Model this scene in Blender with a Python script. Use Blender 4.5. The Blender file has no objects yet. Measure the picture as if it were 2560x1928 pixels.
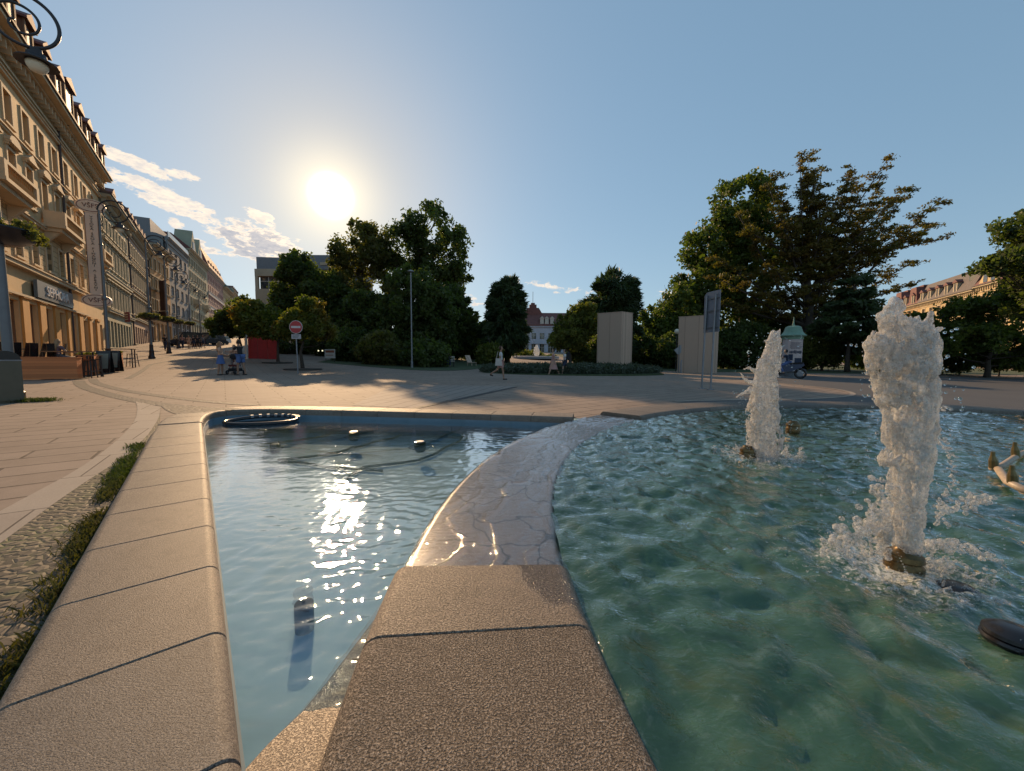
import bpy, bmesh, math, random
import numpy as np
from mathutils import Vector, Matrix, noise
R = math.radians
scene = bpy.context.scene
COL = scene.collection
rng = np.random.default_rng(7)
random.seed(7)

# ------------------------------------------------------------------ camera
EYE = 1.10
F = 960.0
PITCH = R(4.0)
ROLL = R(0.3)
cam_d = bpy.data.cameras.new('camera')
cam = bpy.data.objects.new('camera', cam_d)
COL.objects.link(cam)
cam_d.sensor_width = 36.0
cam_d.lens = F / 2560 * 36.0
cam_d.clip_start = 0.05
cam_d.clip_end = 4000
cam.location = (0, 0, EYE)
cam.rotation_euler = (Matrix.Rotation(-PITCH, 3, 'X') @ Matrix.Rotation(R(90), 3, 'X') @ Matrix.Rotation(ROLL, 3, 'Z')).to_euler()
scene.camera = cam
CM = cam.rotation_euler.to_matrix()
CO = Vector((0, 0, EYE))

def ray(px, py):
    return (CM @ Vector(((px - 1280) / F, -(py - 964) / F, -1))).normalized()

SUN = ray(828, 490)
SUN_EL = math.asin(SUN.z)
SUN_AZ = math.atan2(SUN.x, SUN.y)

# ------------------------------------------------------------------ sky
world = bpy.data.worlds.new('World')
scene.world = world
world.use_nodes = True
class NT:
    """small node-tree helper"""
    def __init__(s, nt):
        s.t = nt; nt.nodes.clear()
    def n(s, typ, **kw):
        nd = s.t.nodes.new(typ)
        for k, v in kw.items():
            if k.startswith('i_'):
                k2 = k[2:]
                key = int(k2) if k2.isdigit() else k2.replace('_', ' ')
                if isinstance(v, bpy.types.NodeSocket): s.t.links.new(v, nd.inputs[key])
                else: nd.inputs[key].default_value = v
            else: setattr(nd, k, v)
        return nd
    def lk(s, a, b): s.t.links.new(a, b)
    def m(s, op, a, b=None, c=None, clamp=False):
        nd = s.t.nodes.new('ShaderNodeMath'); nd.operation = op; nd.use_clamp = clamp
        for i, v in enumerate((a, b, c)):
            if v is None: continue
            if isinstance(v, bpy.types.NodeSocket): s.t.links.new(v, nd.inputs[i])
            else: nd.inputs[i].default_value = v
        return nd.outputs[0]
    def mix(s, f, a, b, typ='MIX'):
        nd = s.t.nodes.new('ShaderNodeMix'); nd.data_type = 'RGBA'; nd.blend_type = typ
        for key, v in ((0, f), (6, a), (7, b)):
            if isinstance(v, bpy.types.NodeSocket): s.t.links.new(v, nd.inputs[key])
            elif key == 0: nd.inputs[0].default_value = v
            else: nd.inputs[key].default_value = (*v[:3], 1)
        return nd.outputs[2]
    def ramp(s, f, stops, interp='LINEAR'):
        nd = s.t.nodes.new('ShaderNodeValToRGB'); nd.color_ramp.interpolation = interp
        el = nd.color_ramp.elements
        while len(el) < len(stops): el.new(0.5)
        for e, (p, c) in zip(el, stops):
            e.position = p
            e.color = (c, c, c, 1) if isinstance(c, (int, float)) else (*c[:3], 1)
        s.t.links.new(f, nd.inputs[0])
        return nd.outputs[0]
    def noise(s, vec, scale, detail=3, rough=.55, dist=0.0):
        nd = s.t.nodes.new('ShaderNodeTexNoise')
        nd.inputs['Scale'].default_value = scale; nd.inputs['Detail'].default_value = detail
        nd.inputs['Roughness'].default_value = rough; nd.inputs['Distortion'].default_value = dist
        if vec is not None: s.t.links.new(vec, nd.inputs['Vector'])
        return nd.outputs['Fac']

w = NT(world.node_tree)
out = w.n('ShaderNodeOutputWorld')
sky = w.n('ShaderNodeTexSky', sky_type='NISHITA', sun_disc=False, sun_elevation=SUN_EL, sun_rotation=SUN_AZ,
          altitude=400, air_density=1.0, dust_density=0.5, ozone_density=2.0)
tc = w.n('ShaderNodeTexCoord')
nrm = w.n('ShaderNodeVectorMath', operation='NORMALIZE', i_0=tc.outputs['Generated'])
D = nrm.outputs[0]
sep = w.n('ShaderNodeSeparateXYZ', i_0=D)
az = w.m('ARCTAN2', sep.outputs[0], sep.outputs[1])
el = w.m('ARCSINE', sep.outputs[2])
# sunlight scattered in the air near the sun
dot = w.n('ShaderNodeVectorMath', operation='DOT_PRODUCT', i_0=D, i_1=tuple(SUN))
ang = w.m('ARCCOSINE', w.m('MINIMUM', dot.outputs['Value'], 1.0))
def gauss(k, s_):
    return w.m('MULTIPLY', w.m('EXPONENT', w.m('MULTIPLY', w.m('POWER', w.m('DIVIDE', ang, s_), 2.0), -1.0)), k)
g_disc = gauss(40.0, R(1.15))
g_near = gauss(0.45, R(4.8))
g_mid = gauss(0.14, R(9.0))
g_far = gauss(0.17, R(16.0))
SKY_STR = 0.10
sky_hsv = w.n('ShaderNodeHueSaturation', i_Saturation=1.2, i_Value=1.0, i_Color=sky.outputs[0])
# the brightest part of the physical sky near the low sun is compressed, as thin high haze does
base = w.n('ShaderNodeGamma', i_Color=sky_hsv.outputs[0], i_Gamma=0.38)
base2 = w.mix(1.0, base.outputs[0], (2.18, 2.62, 2.90), 'MULTIPLY')
# clouds: elongated banks over the street, given by direction
def azel(px, py):
    r = ray(px, py)
    return math.atan2(r.x, r.y), math.asin(r.z)
blobs = [  # px,py of both ends, half thickness px, weight
    ((245, 368), (410, 440), 19, .95), ((255, 420), (560, 560), 28, .88), ((500, 560), (600, 625), 20, .55),
    ((612, 525), (688, 560), 17, 1.0), ((415, 428), (490, 447), 13, .8), ((550, 575), (750, 650), 60, 1.0),
    ((420, 550), (456, 566), 14, .7), ((420, 590), (550, 630), 16, .85), ((500, 570), (545, 580), 12, .6), ((640, 640), (760, 690), 30, .55),
    ((1300, 700), (1470, 735), 14, .4), ((1120, 735), (1200, 760), 18, .5), ((1650, 735), (1780, 752), 14, .4), ((200, 345), (250, 362), 10, .4)]
mask = None
for (a, b, t, wt) in blobs:
    a1, e1 = azel(*a); a2, e2 = azel(*b)
    ca, ce = (a1 + a2) / 2, (e1 + e2) / 2
    L = math.hypot(a2 - a1, e2 - e1); th = math.atan2(e2 - e1, a2 - a1)
    hw = L / 2 * 1.18; ht = t / F * .66
    du = w.m('SUBTRACT', az, ca); dv = w.m('SUBTRACT', el, ce)
    p = w.m('DIVIDE', w.m('ADD', w.m('MULTIPLY', du, math.cos(th)), w.m('MULTIPLY', dv, math.sin(th))), hw)
    q = w.m('DIVIDE', w.m('SUBTRACT', w.m('MULTIPLY', dv, math.cos(th)), w.m('MULTIPLY', du, math.sin(th))), ht)
    d2 = w.m('ADD', w.m('POWER', w.m('ABSOLUTE', p), 2.4), w.m('POWER', w.m('ABSOLUTE', q), 2.0))
    v = w.m('MULTIPLY', w.m('SUBTRACT', 1.25, d2, clamp=False), wt)
    mask = v if mask is None else w.m('MAXIMUM', mask, v)
uv = w.n('ShaderNodeCombineXYZ', i_0=az, i_1=el)
mp = w.n('ShaderNodeMapping', i_0=uv.outputs[0]); mp.inputs['Rotation'].default_value = (0, 0, R(27)); mp.inputs['Scale'].default_value = (1, 2.2, 1)
n1 = w.noise(mp.outputs[0], 22, 6, .62)
n2 = w.noise(mp.outputs[0], 60, 6, .65)
cm = w.m('ADD', w.m('MAXIMUM', mask, -1.0), w.m('MULTIPLY', w.m('SUBTRACT', w.m('ADD', w.m('MULTIPLY', n1, .65), w.m('MULTIPLY', n2, .35)), .52), 6.5))
cmask = w.ramp(cm, [(0.10, 0), (0.60, 1)], 'EASE')
# light, thin edges and grey thick middles
thick = w.ramp(cm, [(0.55, 0), (1.0, 1)])
# only the bank under the sun is thick enough to go grey
ga, ge = azel(650, 610)
gd = w.m('ADD', w.m('POWER', w.m('DIVIDE', w.m('SUBTRACT', az, ga), .12), 2.0), w.m('POWER', w.m('DIVIDE', w.m('SUBTRACT', el, ge), .05), 2.0))
gm = w.m('SUBTRACT', 1.3, gd, clamp=True)
ccol = w.mix(w.m('MULTIPLY', thick, gm), (.98, .84, .68), (.30, .35, .44))
ccol2 = w.mix(w.ramp(n2, [(.42, 0), (.62, .6)]), ccol, (.55, .55, .57))
damp = w.m('SUBTRACT', 1.0, gauss(0.34, R(11.0)))      # thin haze veils the sky right round the sun
lp_sky = w.n('ShaderNodeVectorMath', operation='SCALE', i_0=base2); w.lk(w.m('MULTIPLY', damp, SKY_STR), lp_sky.inputs['Scale'])
cs = w.mix(w.m('MULTIPLY', cmask, .88), lp_sky.outputs[0], ccol2)
def addc(c, f, col):
    sc = w.n('ShaderNodeVectorMath', operation='SCALE', i_0=col); w.lk(f, sc.inputs['Scale'])
    return w.n('ShaderNodeVectorMath', operation='ADD', i_0=c, i_1=sc.outputs[0]).outputs[0]
tot = addc(cs, g_far, (1.0, .55, .18))
tot = addc(tot, g_mid, (1.0, .84, .55))
tot = addc(tot, g_near, (1.0, .80, .42))
tot = addc(tot, g_disc, (1.0, .90, .70))
bg = w.n('ShaderNodeBackground', i_Color=tot, i_Strength=1.0)
w.lk(bg.outputs[0], out.inputs[0])

sd = bpy.data.lights.new('sun', 'SUN')
so = bpy.data.objects.new('sun', sd); COL.objects.link(so)
sd.energy = 5.0; sd.angle = R(0.6); sd.color = (1.0, .66, .36)
SUNL = Vector((math.sin(SUN_AZ) * math.cos(SUN_EL + R(2.2)), math.cos(SUN_AZ) * math.cos(SUN_EL + R(2.2)), math.sin(SUN_EL + R(2.2))))
so.rotation_euler = SUNL.to_track_quat('Z', 'Y').to_euler()

scene.view_settings.view_transform = 'Standard'
scene.view_settings.look = 'None'
scene.view_settings.gamma = 1
scene.view_settings.exposure = 0.2
scene.cycles.max_bounces = 8
scene.cycles.transparent_max_bounces = 12
scene.cycles.sample_clamp_indirect = 4.0
scene.cycles.use_denoising = True

# ------------------------------------------------------------------ terrain and pixel helpers
UX, UY = -0.6, 0.8              # direction of the street
def sp(x, wd): 
    x = x / wd
    return wd * (x if x > 30 else math.log1p(math.exp(x)))
def G(x, y):
    s = UX * x + UY * y
    lo = .03 * sp(7.2 - s, .8)
    lo = .35 * math.tanh(lo / .35)
    z = -.03 - lo + .009 * sp(s - 7.2, .8) + .046 * sp(s - 27, 3) - .05 * sp(s - 190, 12)
    return z
def onz(px, py, z):
    r = ray(px, py); t = (z - EYE) / r.z
    return CO + r * t
def ong(px, py, dz=0.0):
    r = ray(px, py); t = 2.0; f0 = None
    while t < 600:
        p = CO + r * t
        d = p.z - G(p.x, p.y)
        if d <= 0:
            a, b = t - max(.05, t * .02), t
            for _ in range(30):
                m_ = (a + b) / 2; p = CO + r * m_
                if p.z - G(p.x, p.y) > 0: a = m_
                else: b = m_
            p = CO + r * b
            return Vector((p.x, p.y, G(p.x, p.y) + dz))
        t += max(.05, t * .02)
    p = CO + r * 300
    return Vector((p.x, p.y, G(p.x, p.y)))
def at(px, py, Y):
    r = ray(px, py); return CO + r * (Y / r.y)
def gx(px, Y):
    """ground point in the column px at depth Y"""
    p = at(px, 900, Y); return Vector((p.x, Y, G(p.x, Y)))
def zat(px, py, Y): return at(px, py, Y).z

# ------------------------------------------------------------------ mesh helpers
def link(o, parent=None):
    COL.objects.link(o)
    if parent is not None: o.parent = parent
    return o
def tag(o, label, cat, group=None):
    o['label'] = label; o['category'] = cat
    if group: o['group'] = group
    return o
def empty(name, loc, rz=0, label=None, cat=None, group=None):
    o = bpy.data.objects.new(name, None); link(o)
    o.location = loc; o.rotation_euler = (0, 0, rz); o.empty_display_size = .2
    if label: tag(o, label, cat, group)
    return o
def copy_tree(o, parent=None):
    c = o.copy(); COL.objects.link(c); c.parent = parent
    for ch in list(o.children): copy_tree(ch, c)
    return c
def cubemesh():
    return [(-.5, -.5, -.5), (.5, -.5, -.5), (.5, .5, -.5), (-.5, .5, -.5), (-.5, -.5, .5), (.5, -.5, .5), (.5, .5, .5), (-.5, .5, .5)], \
           [(0, 3, 2, 1), (4, 5, 6, 7), (0, 1, 5, 4), (1, 2, 6, 5), (2, 3, 7, 6), (3, 0, 4, 7)]
CV, CF = cubemesh()
class MB:
    def __init__(s): s.v = []; s.f = []; s.mi = []; s.M = None
    def add(s, vs, fs, mi=0):
        b = len(s.v)
        if s.M is not None: vs = [tuple(s.M @ Vector(v)) for v in vs]
        s.v.extend([tuple(v) for v in vs]); s.f.extend([tuple(i + b for i in f) for f in fs]); s.mi.extend([mi] * len(fs))
        return s
    def box(s, x0, x1, y0, y1, z0, z1, mi=0):
        return s.add([((x0 + x1) / 2 + v[0] * (x1 - x0), (y0 + y1) / 2 + v[1] * (y1 - y0), (z0 + z1) / 2 + v[2] * (z1 - z0)) for v in CV], CF, mi)
    def cbox(s, c, size, rz=0, mi=0, rot=None):
        Mx = Matrix.Translation(c) @ (rot if rot is not None else Matrix.Rotation(rz, 4, 'Z'))
        return s.add([tuple(Mx @ Vector((v[0] * size[0], v[1] * size[1], v[2] * size[2]))) for v in CV], CF, mi)
    def tube(s, pts, rad, n=8, mi=0, cap=True):
        pts = [Vector(p) for p in pts]
        if isinstance(rad, (int, float)): rad = [rad] * len(pts)
        vs = []; fs = []
        up = Vector((0, 0, 1)); prev = None
        for i, p in enumerate(pts):
            d = (pts[min(i + 1, len(pts) - 1)] - pts[max(i - 1, 0)])
            d = d.normalized() if d.length > 1e-9 else up
            if prev is None:
                a = d.cross(Vector((0, 0, 1)) if abs(d.z) < .9 else Vector((1, 0, 0))).normalized()
            else:
                a = prev - d * prev.dot(d); a = a.normalized() if a.length > 1e-6 else d.orthogonal().normalized()
            prev = a; b = d.cross(a)
            for k in range(n):
                t = 2 * math.pi * k / n
                vs.append(tuple(p + (a * math.cos(t) + b * math.sin(t)) * rad[i]))
        for i in range(len(pts) - 1):
            for k in range(n):
                k2 = (k + 1) % n
                fs.append((i * n + k, i * n + k2, (i + 1) * n + k2, (i + 1) * n + k))
        if cap:
            fs.append(tuple(range(n - 1, -1, -1))); fs.append(tuple((len(pts) - 1) * n + k for k in range(n)))
        return s.add(vs, fs, mi)
    def lathe(s, prof, c=(0, 0, 0), n=20, mi=0, sx=1, sy=1):
        vs = []; fs = []
        for (r, z) in prof:
            for k in range(n):
                t = 2 * math.pi * k / n
                vs.append((c[0] + r * math.cos(t) * sx, c[1] + r * math.sin(t) * sy, c[2] + z))
        for i in range(len(prof) - 1):
            for k in range(n):
                k2 = (k + 1) % n
                fs.append((i * n + k, i * n + k2, (i + 1) * n + k2, (i + 1) * n + k))
        fs.append(tuple(range(n - 1, -1, -1))); fs.append(tuple((len(prof) - 1) * n + k for k in range(n)))
        return s.add(vs, fs, mi)
    def ball(s, c, r, n=10, mi=0):
        if isinstance(r, (int, float)): r = (r, r, r)
        m_ = max(4, n // 2 + 1)
        prof = [(max(1e-4, math.sin(math.pi * i / m_)), -math.cos(math.pi * i / m_)) for i in range(m_ + 1)]
        vs = []; fs = []
        for (a, z) in prof:
            for k in range(n):
                t = 2 * math.pi * k / n
                vs.append((c[0] + a * math.cos(t) * r[0], c[1] + a * math.sin(t) * r[1], c[2] + z * r[2]))
        for i in range(m_):
            for k in range(n):
                k2 = (k + 1) % n
                fs.append((i * n + k, i * n + k2, (i + 1) * n + k2, (i + 1) * n + k))
        return s.add(vs, fs, mi)
    def prism(s, poly, axis, a, b, mi=0):
        """poly: 2d points in the plane normal to axis; extruded from a to b"""
        n = len(poly)
        def mk(p, t):
            return {'x': (t, p[0], p[1]), 'y': (p[0], t, p[1]), 'z': (p[0], p[1], t)}[axis]
        vs = [mk(p, a) for p in poly] + [mk(p, b) for p in poly]
        fs = [tuple(range(n)), tuple(range(2 * n - 1, n - 1, -1))] + [(i, i + n, (i + 1) % n + n, (i + 1) % n) for i in range(n)]
        return s.add(vs, fs, mi)
    def build(s, name, mats, parent=None, smooth=False, fixn=True):
        me = bpy.data.meshes.new(name)
        me.from_pydata(s.v, [], s.f)
        if not isinstance(mats, (list, tuple)): mats = [mats]
        for m_ in mats: me.materials.append(m_)
        me.polygons.foreach_set('material_index', s.mi)
        if smooth is True: me.polygons.foreach_set('use_smooth', [True] * len(s.f))
        if fixn:
            bm = bmesh.new(); bm.from_mesh(me); bmesh.ops.recalc_face_normals(bm, faces=bm.faces); bm.to_mesh(me); bm.free()
        me.update()
        if smooth == 'auto':
            me.polygons.foreach_set('use_smooth', [True] * len(s.f))
            try: me.set_sharp_from_angle(angle=R(38))
            except Exception: pass
        o = bpy.data.objects.new(name, me)
        return link(o, parent)
def npmesh(name, V, Fc, mat, parent=None, smooth=False, attr=None):
    """V (n,3) array, Fc (m,k) array of equal sided faces"""
    me = bpy.data.meshes.new(name)
    n, m_, k = len(V), len(Fc), Fc.shape[1]
    me.vertices.add(n); me.vertices.foreach_set('co', np.asarray(V, dtype=np.float32).ravel())
    me.loops.add(m_ * k); me.loops.foreach_set('vertex_index', np.asarray(Fc, dtype=np.int32).ravel())
    me.polygons.add(m_); me.polygons.foreach_set('loop_start', np.arange(0, m_ * k, k, dtype=np.int32))
    me.polygons.foreach_set('loop_total', np.full(m_, k, dtype=np.int32))
    if smooth: me.polygons.foreach_set('use_smooth', np.ones(m_, dtype=bool))
    me.update(calc_edges=True); me.validate()
    if attr is not None:
        at_ = me.attributes.new('tint', 'FLOAT', 'FACE'); at_.data.foreach_set('value', np.asarray(attr, dtype=np.float32))
    if isinstance(mat, (list, tuple)):
        for q in mat: me.materials.append(q)
    else: me.materials.append(mat)
    o = bpy.data.objects.new(name, me)
    return link(o, parent)
def struct(o): o['kind'] = 'structure'; return o
def stuff(o): o['kind'] = 'stuff'; return o

# ------------------------------------------------------------------ materials
def newmat(name):
    m_ = bpy.data.materials.new(name); m_.use_nodes = True
    t = NT(m_.node_tree)
    o = t.n('ShaderNodeOutputMaterial')
    return m_, t, o
def P(t, o, **kw):
    b = t.n('ShaderNodeBsdfPrincipled', **kw); t.lk(b.outputs[0], o.inputs[0]); return b
def simple(name, col, rough=.6, metal=0.0, var=.12, nscale=6, bump=0.0, bscale=40, spec=.5):
    m_, t, o = newmat(name)
    tcn = t.n('ShaderNodeTexCoord')
    n_ = t.noise(tcn.outputs['Object'], nscale, 4)
    c = t.mix(n_, tuple(x * (1 - var * 1.6) for x in col), tuple(min(1, x * (1 + var * 1.6)) for x in col))
    b = P(t, o, i_Base_Color=c, i_Roughness=rough, i_Metallic=metal)
    b.inputs['Specular IOR Level'].default_value = spec
    if bump:
        bp = t.n('ShaderNodeBump', i_Strength=bump, i_Distance=.01, i_Height=t.noise(tcn.outputs['Object'], bscale, 3))
        t.lk(bp.outputs[0], b.inputs['Normal'])
    return m_
def geo_pos(t): return t.n('ShaderNodeNewGeometry').outputs['Position']
def rot_uv(t, vec, ang, sc=(1, 1, 1), loc=(0, 0, 0)):
    mpn = t.n('ShaderNodeMapping', i_0=vec)
    mpn.inputs['Rotation'].default_value = (0, 0, ang); mpn.inputs['Scale'].default_value = sc; mpn.inputs['Location'].default_value = loc
    return mpn.outputs[0]

def granite(name, c1, c2, grain=160, pit=0.35, pscale=55, dist=.006, rough=.62, wet=None):
    m_, t, o = newmat(name)
    pos = geo_pos(t)
    big = t.noise(pos, 2.3, 4, .6)
    mid = t.noise(pos, 14, 5, .6)
    fine = t.noise(pos, grain, 3, .7)
    vor = t.n('ShaderNodeTexVoronoi', i_Vector=pos, i_Scale=grain * 1.1)
    sp_ = t.ramp(vor.outputs['Distance'], [(0.1, 0), (.75, 1)])
    oi = t.n('ShaderNodeObjectInfo')
    c = t.mix(t.ramp(fine, [(.40, 0), (.60, 1)]), tuple(x * .8 for x in c1), tuple(x * 1.15 for x in c2))
    c = t.mix(t.ramp(t.noise(pos, grain * .38, 3, .7), [(.50, 0), (.60, .55)]), c, (c1[0] * .45, c1[1] * .43, c1[2] * .42))
    c = t.mix(t.ramp(t.noise(pos, grain * .7, 2, .5), [(.60, 0), (.66, 1)]), c, (c1[0] * .28, c1[1] * .26, c1[2] * .26))
    c = t.mix(t.ramp(t.noise(pos, grain * .9, 2, .5), [(.68, 0), (.74, 1)]), c, (.62, .56, .48))
    c = t.mix(t.m('MULTIPLY', t.ramp(big, [(.35, 0), (.7, 1)]), .35), c, tuple(x * .62 for x in c1))
    c = t.mix(t.m('MULTIPLY', t.ramp(mid, [(.5, 0), (.72, 1)]), .40), c, (.09, .07, .055))
    hv = t.n('ShaderNodeHueSaturation', i_Color=c); t.lk(t.m('ADD', .84, t.m('MULTIPLY', oi.outputs['Random'], .30)), hv.inputs['Value']); t.lk(t.m('ADD', .85, t.m('MULTIPLY', oi.outputs['Random'], .35)), hv.inputs['Saturation'])
    c = t.mix(t.m('MULTIPLY', t.ramp(t.noise(pos, 5.5, 6, .7, 1.2), [(.56, 0), (.66, 1)]), .35), hv.outputs[0], (.07, .058, .048))      # old water stains
    pm = t.ramp(t.noise(pos, pscale, 3, .6), [(.36, 0), (.54, 1)])
    c = t.mix(t.m('MULTIPLY', t.m('SUBTRACT', 1.0, pm), .35 + .45 * pit), c, (.045, .036, .03))     # dirt caught in the pits
    h = t.m('ADD', pm, t.m('MULTIPLY', fine, .5))
    bp = t.n('ShaderNodeBump', i_Strength=pit, i_Distance=dist, i_Height=h)
    b = P(t, o, i_Base_Color=c, i_Roughness=rough); b.inputs['Specular IOR Level'].default_value = .3
    if wet:
        (wx, wy, wr) = wet
        dv = t.n('ShaderNodeVectorMath', operation='DISTANCE', i_0=pos, i_1=(wx, wy, 0))
        e = t.m('ADD', dv.outputs['Value'], t.m('MULTIPLY', t.m('SUBTRACT', t.noise(pos, 9, 4), .5), .16))
        f = t.ramp(t.m('DIVIDE', e, wr), [(.86, 1), (1.0, 0)])
        c = t.mix(t.m('MULTIPLY', f, .45), c, (.09, .085, .08))
        t.lk(c, b.inputs['Base Color'])
        rr = t.n('ShaderNodeMapRange', i_0=f); rr.inputs[3].default_value = rough; rr.inputs[4].default_value = .1
        t.lk(rr.outputs[0], b.inputs['Roughness'])
    t.lk(bp.outputs[0], b.inputs['Normal'])
    return m_
M = {}
M['granite'] = granite('granite_rim', (.135, .115, .096), (.285, .24, .196), grain=230, pit=.35, pscale=190, dist=.003)
M['granite_rough'] = granite('granite_hammered', (.25, .20, .158), (.43, .355, .285), grain=170, pit=1.0, pscale=150, dist=.014, rough=.7)
M['granite_warm'] = granite('granite_bush_hammered', (.21, .165, .125), (.36, .285, .22), grain=200, pit=.7, pscale=120, dist=.006, rough=.55, wet=(.42, 1.98, .42))
M['joint'] = simple('joint_mortar', (.045, .04, .035), .9)
M['plinth'] = granite('granite_plinth', (.24, .19, .14), (.36, .28, .21), grain=220, pit=.5, pscale=150, dist=.004, rough=.5, wet=(-.78, 1.5, .26))

# ------------------------------------------------------------------ numpy noise
_perm = rng.permutation(512)
def _h(ix, iy): return _perm[(_perm[ix & 511] + iy) & 511]
def pn(x, y):
    """2d gradient noise, about -1..1"""
    x = np.asarray(x, float); y = np.asarray(y, float)
    ix = np.floor(x).astype(int); iy = np.floor(y).astype(int)
    fx = x - ix; fy = y - iy
    u = fx * fx * fx * (fx * (fx * 6 - 15) + 10); v = fy * fy * fy * (fy * (fy * 6 - 15) + 10)
    def g(a, b, dx, dy):
        t = _h(a, b) * (2 * np.pi / 512)
        return np.cos(t) * dx + np.sin(t) * dy
    n00 = g(ix, iy, fx, fy); n10 = g(ix + 1, iy, fx - 1, fy)
    n01 = g(ix, iy + 1, fx, fy - 1); n11 = g(ix + 1, iy + 1, fx - 1, fy - 1)
    return 1.5 * ((n00 * (1 - u) + n10 * u) * (1 - v) + (n01 * (1 - u) + n11 * u) * v)
def fbm(x, y, o=4, g=.5):
    s = 0; a = 1
    for i in range(o):
        s = s + a * pn(x * 2 ** i + 17.3 * i, y * 2 ** i - 9.1 * i); a *= g
    return s
def npG(X, Y):
    S = UX * X + UY * Y
    spn = lambda x, w_: w_ * np.logaddexp(0, x / w_)
    lo = .35 * np.tanh(.03 * spn(7.2 - S, .8) / .35)
    return -.03 - lo + .009 * spn(S - 7.2, .8) + .046 * spn(S - 27, 3) - .05 * spn(S - 190, 12)
def gridmesh(name, xs, ys, zf, mat, keep=None, smooth=True, parent=None):
    X, Y = np.meshgrid(xs, ys)
    Z = zf(X, Y)
    V = np.stack([X, Y, Z], -1).reshape(-1, 3)
    nx, ny = len(xs), len(ys)
    i = np.arange(nx - 1)[None, :] + nx * np.arange(ny - 1)[:, None]
    Fq = np.stack([i, i + 1, i + 1 + nx, i + nx], -1).reshape(-1, 4)
    if keep is not None:
        cx = V[Fq][:, :, 0].mean(1); cy = V[Fq][:, :, 1].mean(1)
        Fq = Fq[keep(cx, cy)]
        used = np.unique(Fq); rm = np.full(len(V), -1); rm[used] = np.arange(len(used)); V = V[used]; Fq = rm[Fq]
    return npmesh(name, V, Fq, mat, parent, smooth)

# ------------------------------------------------------------------ fountain plan
CXf, CYf = 7.57, 2.2
R_IN, R_OUT = 7.25, 8.20
dL = Vector((-.636, .772)); nL = Vector((-.772, -.636))      # left rim: direction and outward normal
L0 = Vector((-.77, 1.02))
# inner edge path of the left pool's rim: straight, curved corner, long far side
pts = [L0 + dL * t for t in np.linspace(-3.0, 7.05, 42)]
e = pts[-1]
corner = [(-5.60, 6.93), (-5.84, 7.30), (-5.98, 7.60), (-5.96, 7.86), (-5.78, 8.02), (-5.45, 8.10), (-5.05, 8.12)]
pts += [Vector(c) for c in corner]
for t in np.linspace(.06, 1, 26):
    x = -5.0 + t * 6.9
    pts.append(Vector((x, 8.12 - .19 * (t ** 1.35) * 5.6)))
path = [Vector(p) for p in pts]
cum = [0.0]
for a, b in zip(path, path[1:]): cum.append(cum[-1] + (b - a).length)
PL = cum[-1]
def path_at(s):
    s = max(0, min(PL - 1e-4, s))
    import bisect
    i = max(0, min(len(path) - 2, bisect.bisect_right(cum, s) - 1))
    f = (s - cum[i]) / (cum[i + 1] - cum[i]); p = path[i].lerp(path[i + 1], f)
    a = path[max(0, i - 1)]; b = path[min(len(path) - 1, i + 2)]
    # smooth tangent
    t1 = (path[i + 1] - path[max(0, i - 1)]).normalized(); t2 = (path[min(len(path) - 1, i + 2)] - path[i]).normalized()
    t = t1.lerp(t2, f).normalized()
    return p, Vector((-t.y, t.x))
def ring_at(th):
    n_ = Vector((math.cos(th), math.sin(th)))
    return Vector((CXf, CYf)) + n_ * R_IN, n_
def profile(w_, r, zt=0.0, zb=-.8, k=6, inset=0.0):
    p = [(inset, zb)]
    for i in range(k + 1):
        a = math.pi / 2 * i / k
        p.append((r - (r - inset) * math.cos(a), zt - inset - r + r * math.sin(a)))
    for i in range(k + 1):
        a = math.pi / 2 * i / k
        p.append((w_ - r + (r - inset) * math.sin(a), zt - inset - r + r * math.cos(a)))
    p.append((w_ - inset, zb))
    return p
def stone(at_fn, s0, s1, w_, r, mat, parent, name='rim_stone', zt=0.0, zb=-.8, gap=.0025, bev=.005, step=.12, dz0=0, dz1=0):
    n_ = max(1, int(abs(s1 - s0) / step))
    ss = [s0 + (s1 - s0) * i / n_ for i in range(n_ + 1)]
    sg = 1 if s1 > s0 else -1
    secs = [(s0 + sg * gap, bev), (s0 + sg * (gap + bev), 0)] + [(q, 0) for q in ss[1:-1]] + [(s1 - sg * (gap + bev), 0), (s1 - sg * gap, bev)]
    mb = MB(); k = None
    vs = []
    for (q, ins) in secs:
        p, n2_ = at_fn(q)
        pr = profile(w_, r, zt, zb, inset=ins)
        k = len(pr)
        vs += [(p.x + n2_.x * o_, p.y + n2_.y * o_, z) for (o_, z) in pr]
    fs = []
    for i in range(len(secs) - 1):
        for j in range(k - 1):
            fs.append((i * k + j, i * k + j + 1, (i + 1) * k + j + 1, (i + 1) * k + j))
    fs.append(tuple(range(k))); fs.append(tuple((len(secs) - 1) * k + j for j in range(k - 1, -1, -1)))
    mb.add(vs, fs)
    return mb.build(name, mat, parent, smooth='auto')

fountain = empty('fountain', (CXf, CYf, 0), 0, 'stone fountain basin with curved wet weir between green round pool and blue side pool', 'fountain')
FI = Matrix.Translation((-CXf, -CYf, 0))
def into_fountain(o):
    o.parent = fountain; o.matrix_parent_inverse = Matrix.Identity(4); o.location = (-CXf, -CYf, 0)
    return o
def arc_at(s):   # s is arc length at the middle radius, measured as angle*7.72
    return ring_at(s / 7.72)
J1 = math.pi + .028
dth = .065
WEIR_END = R(134)
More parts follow.
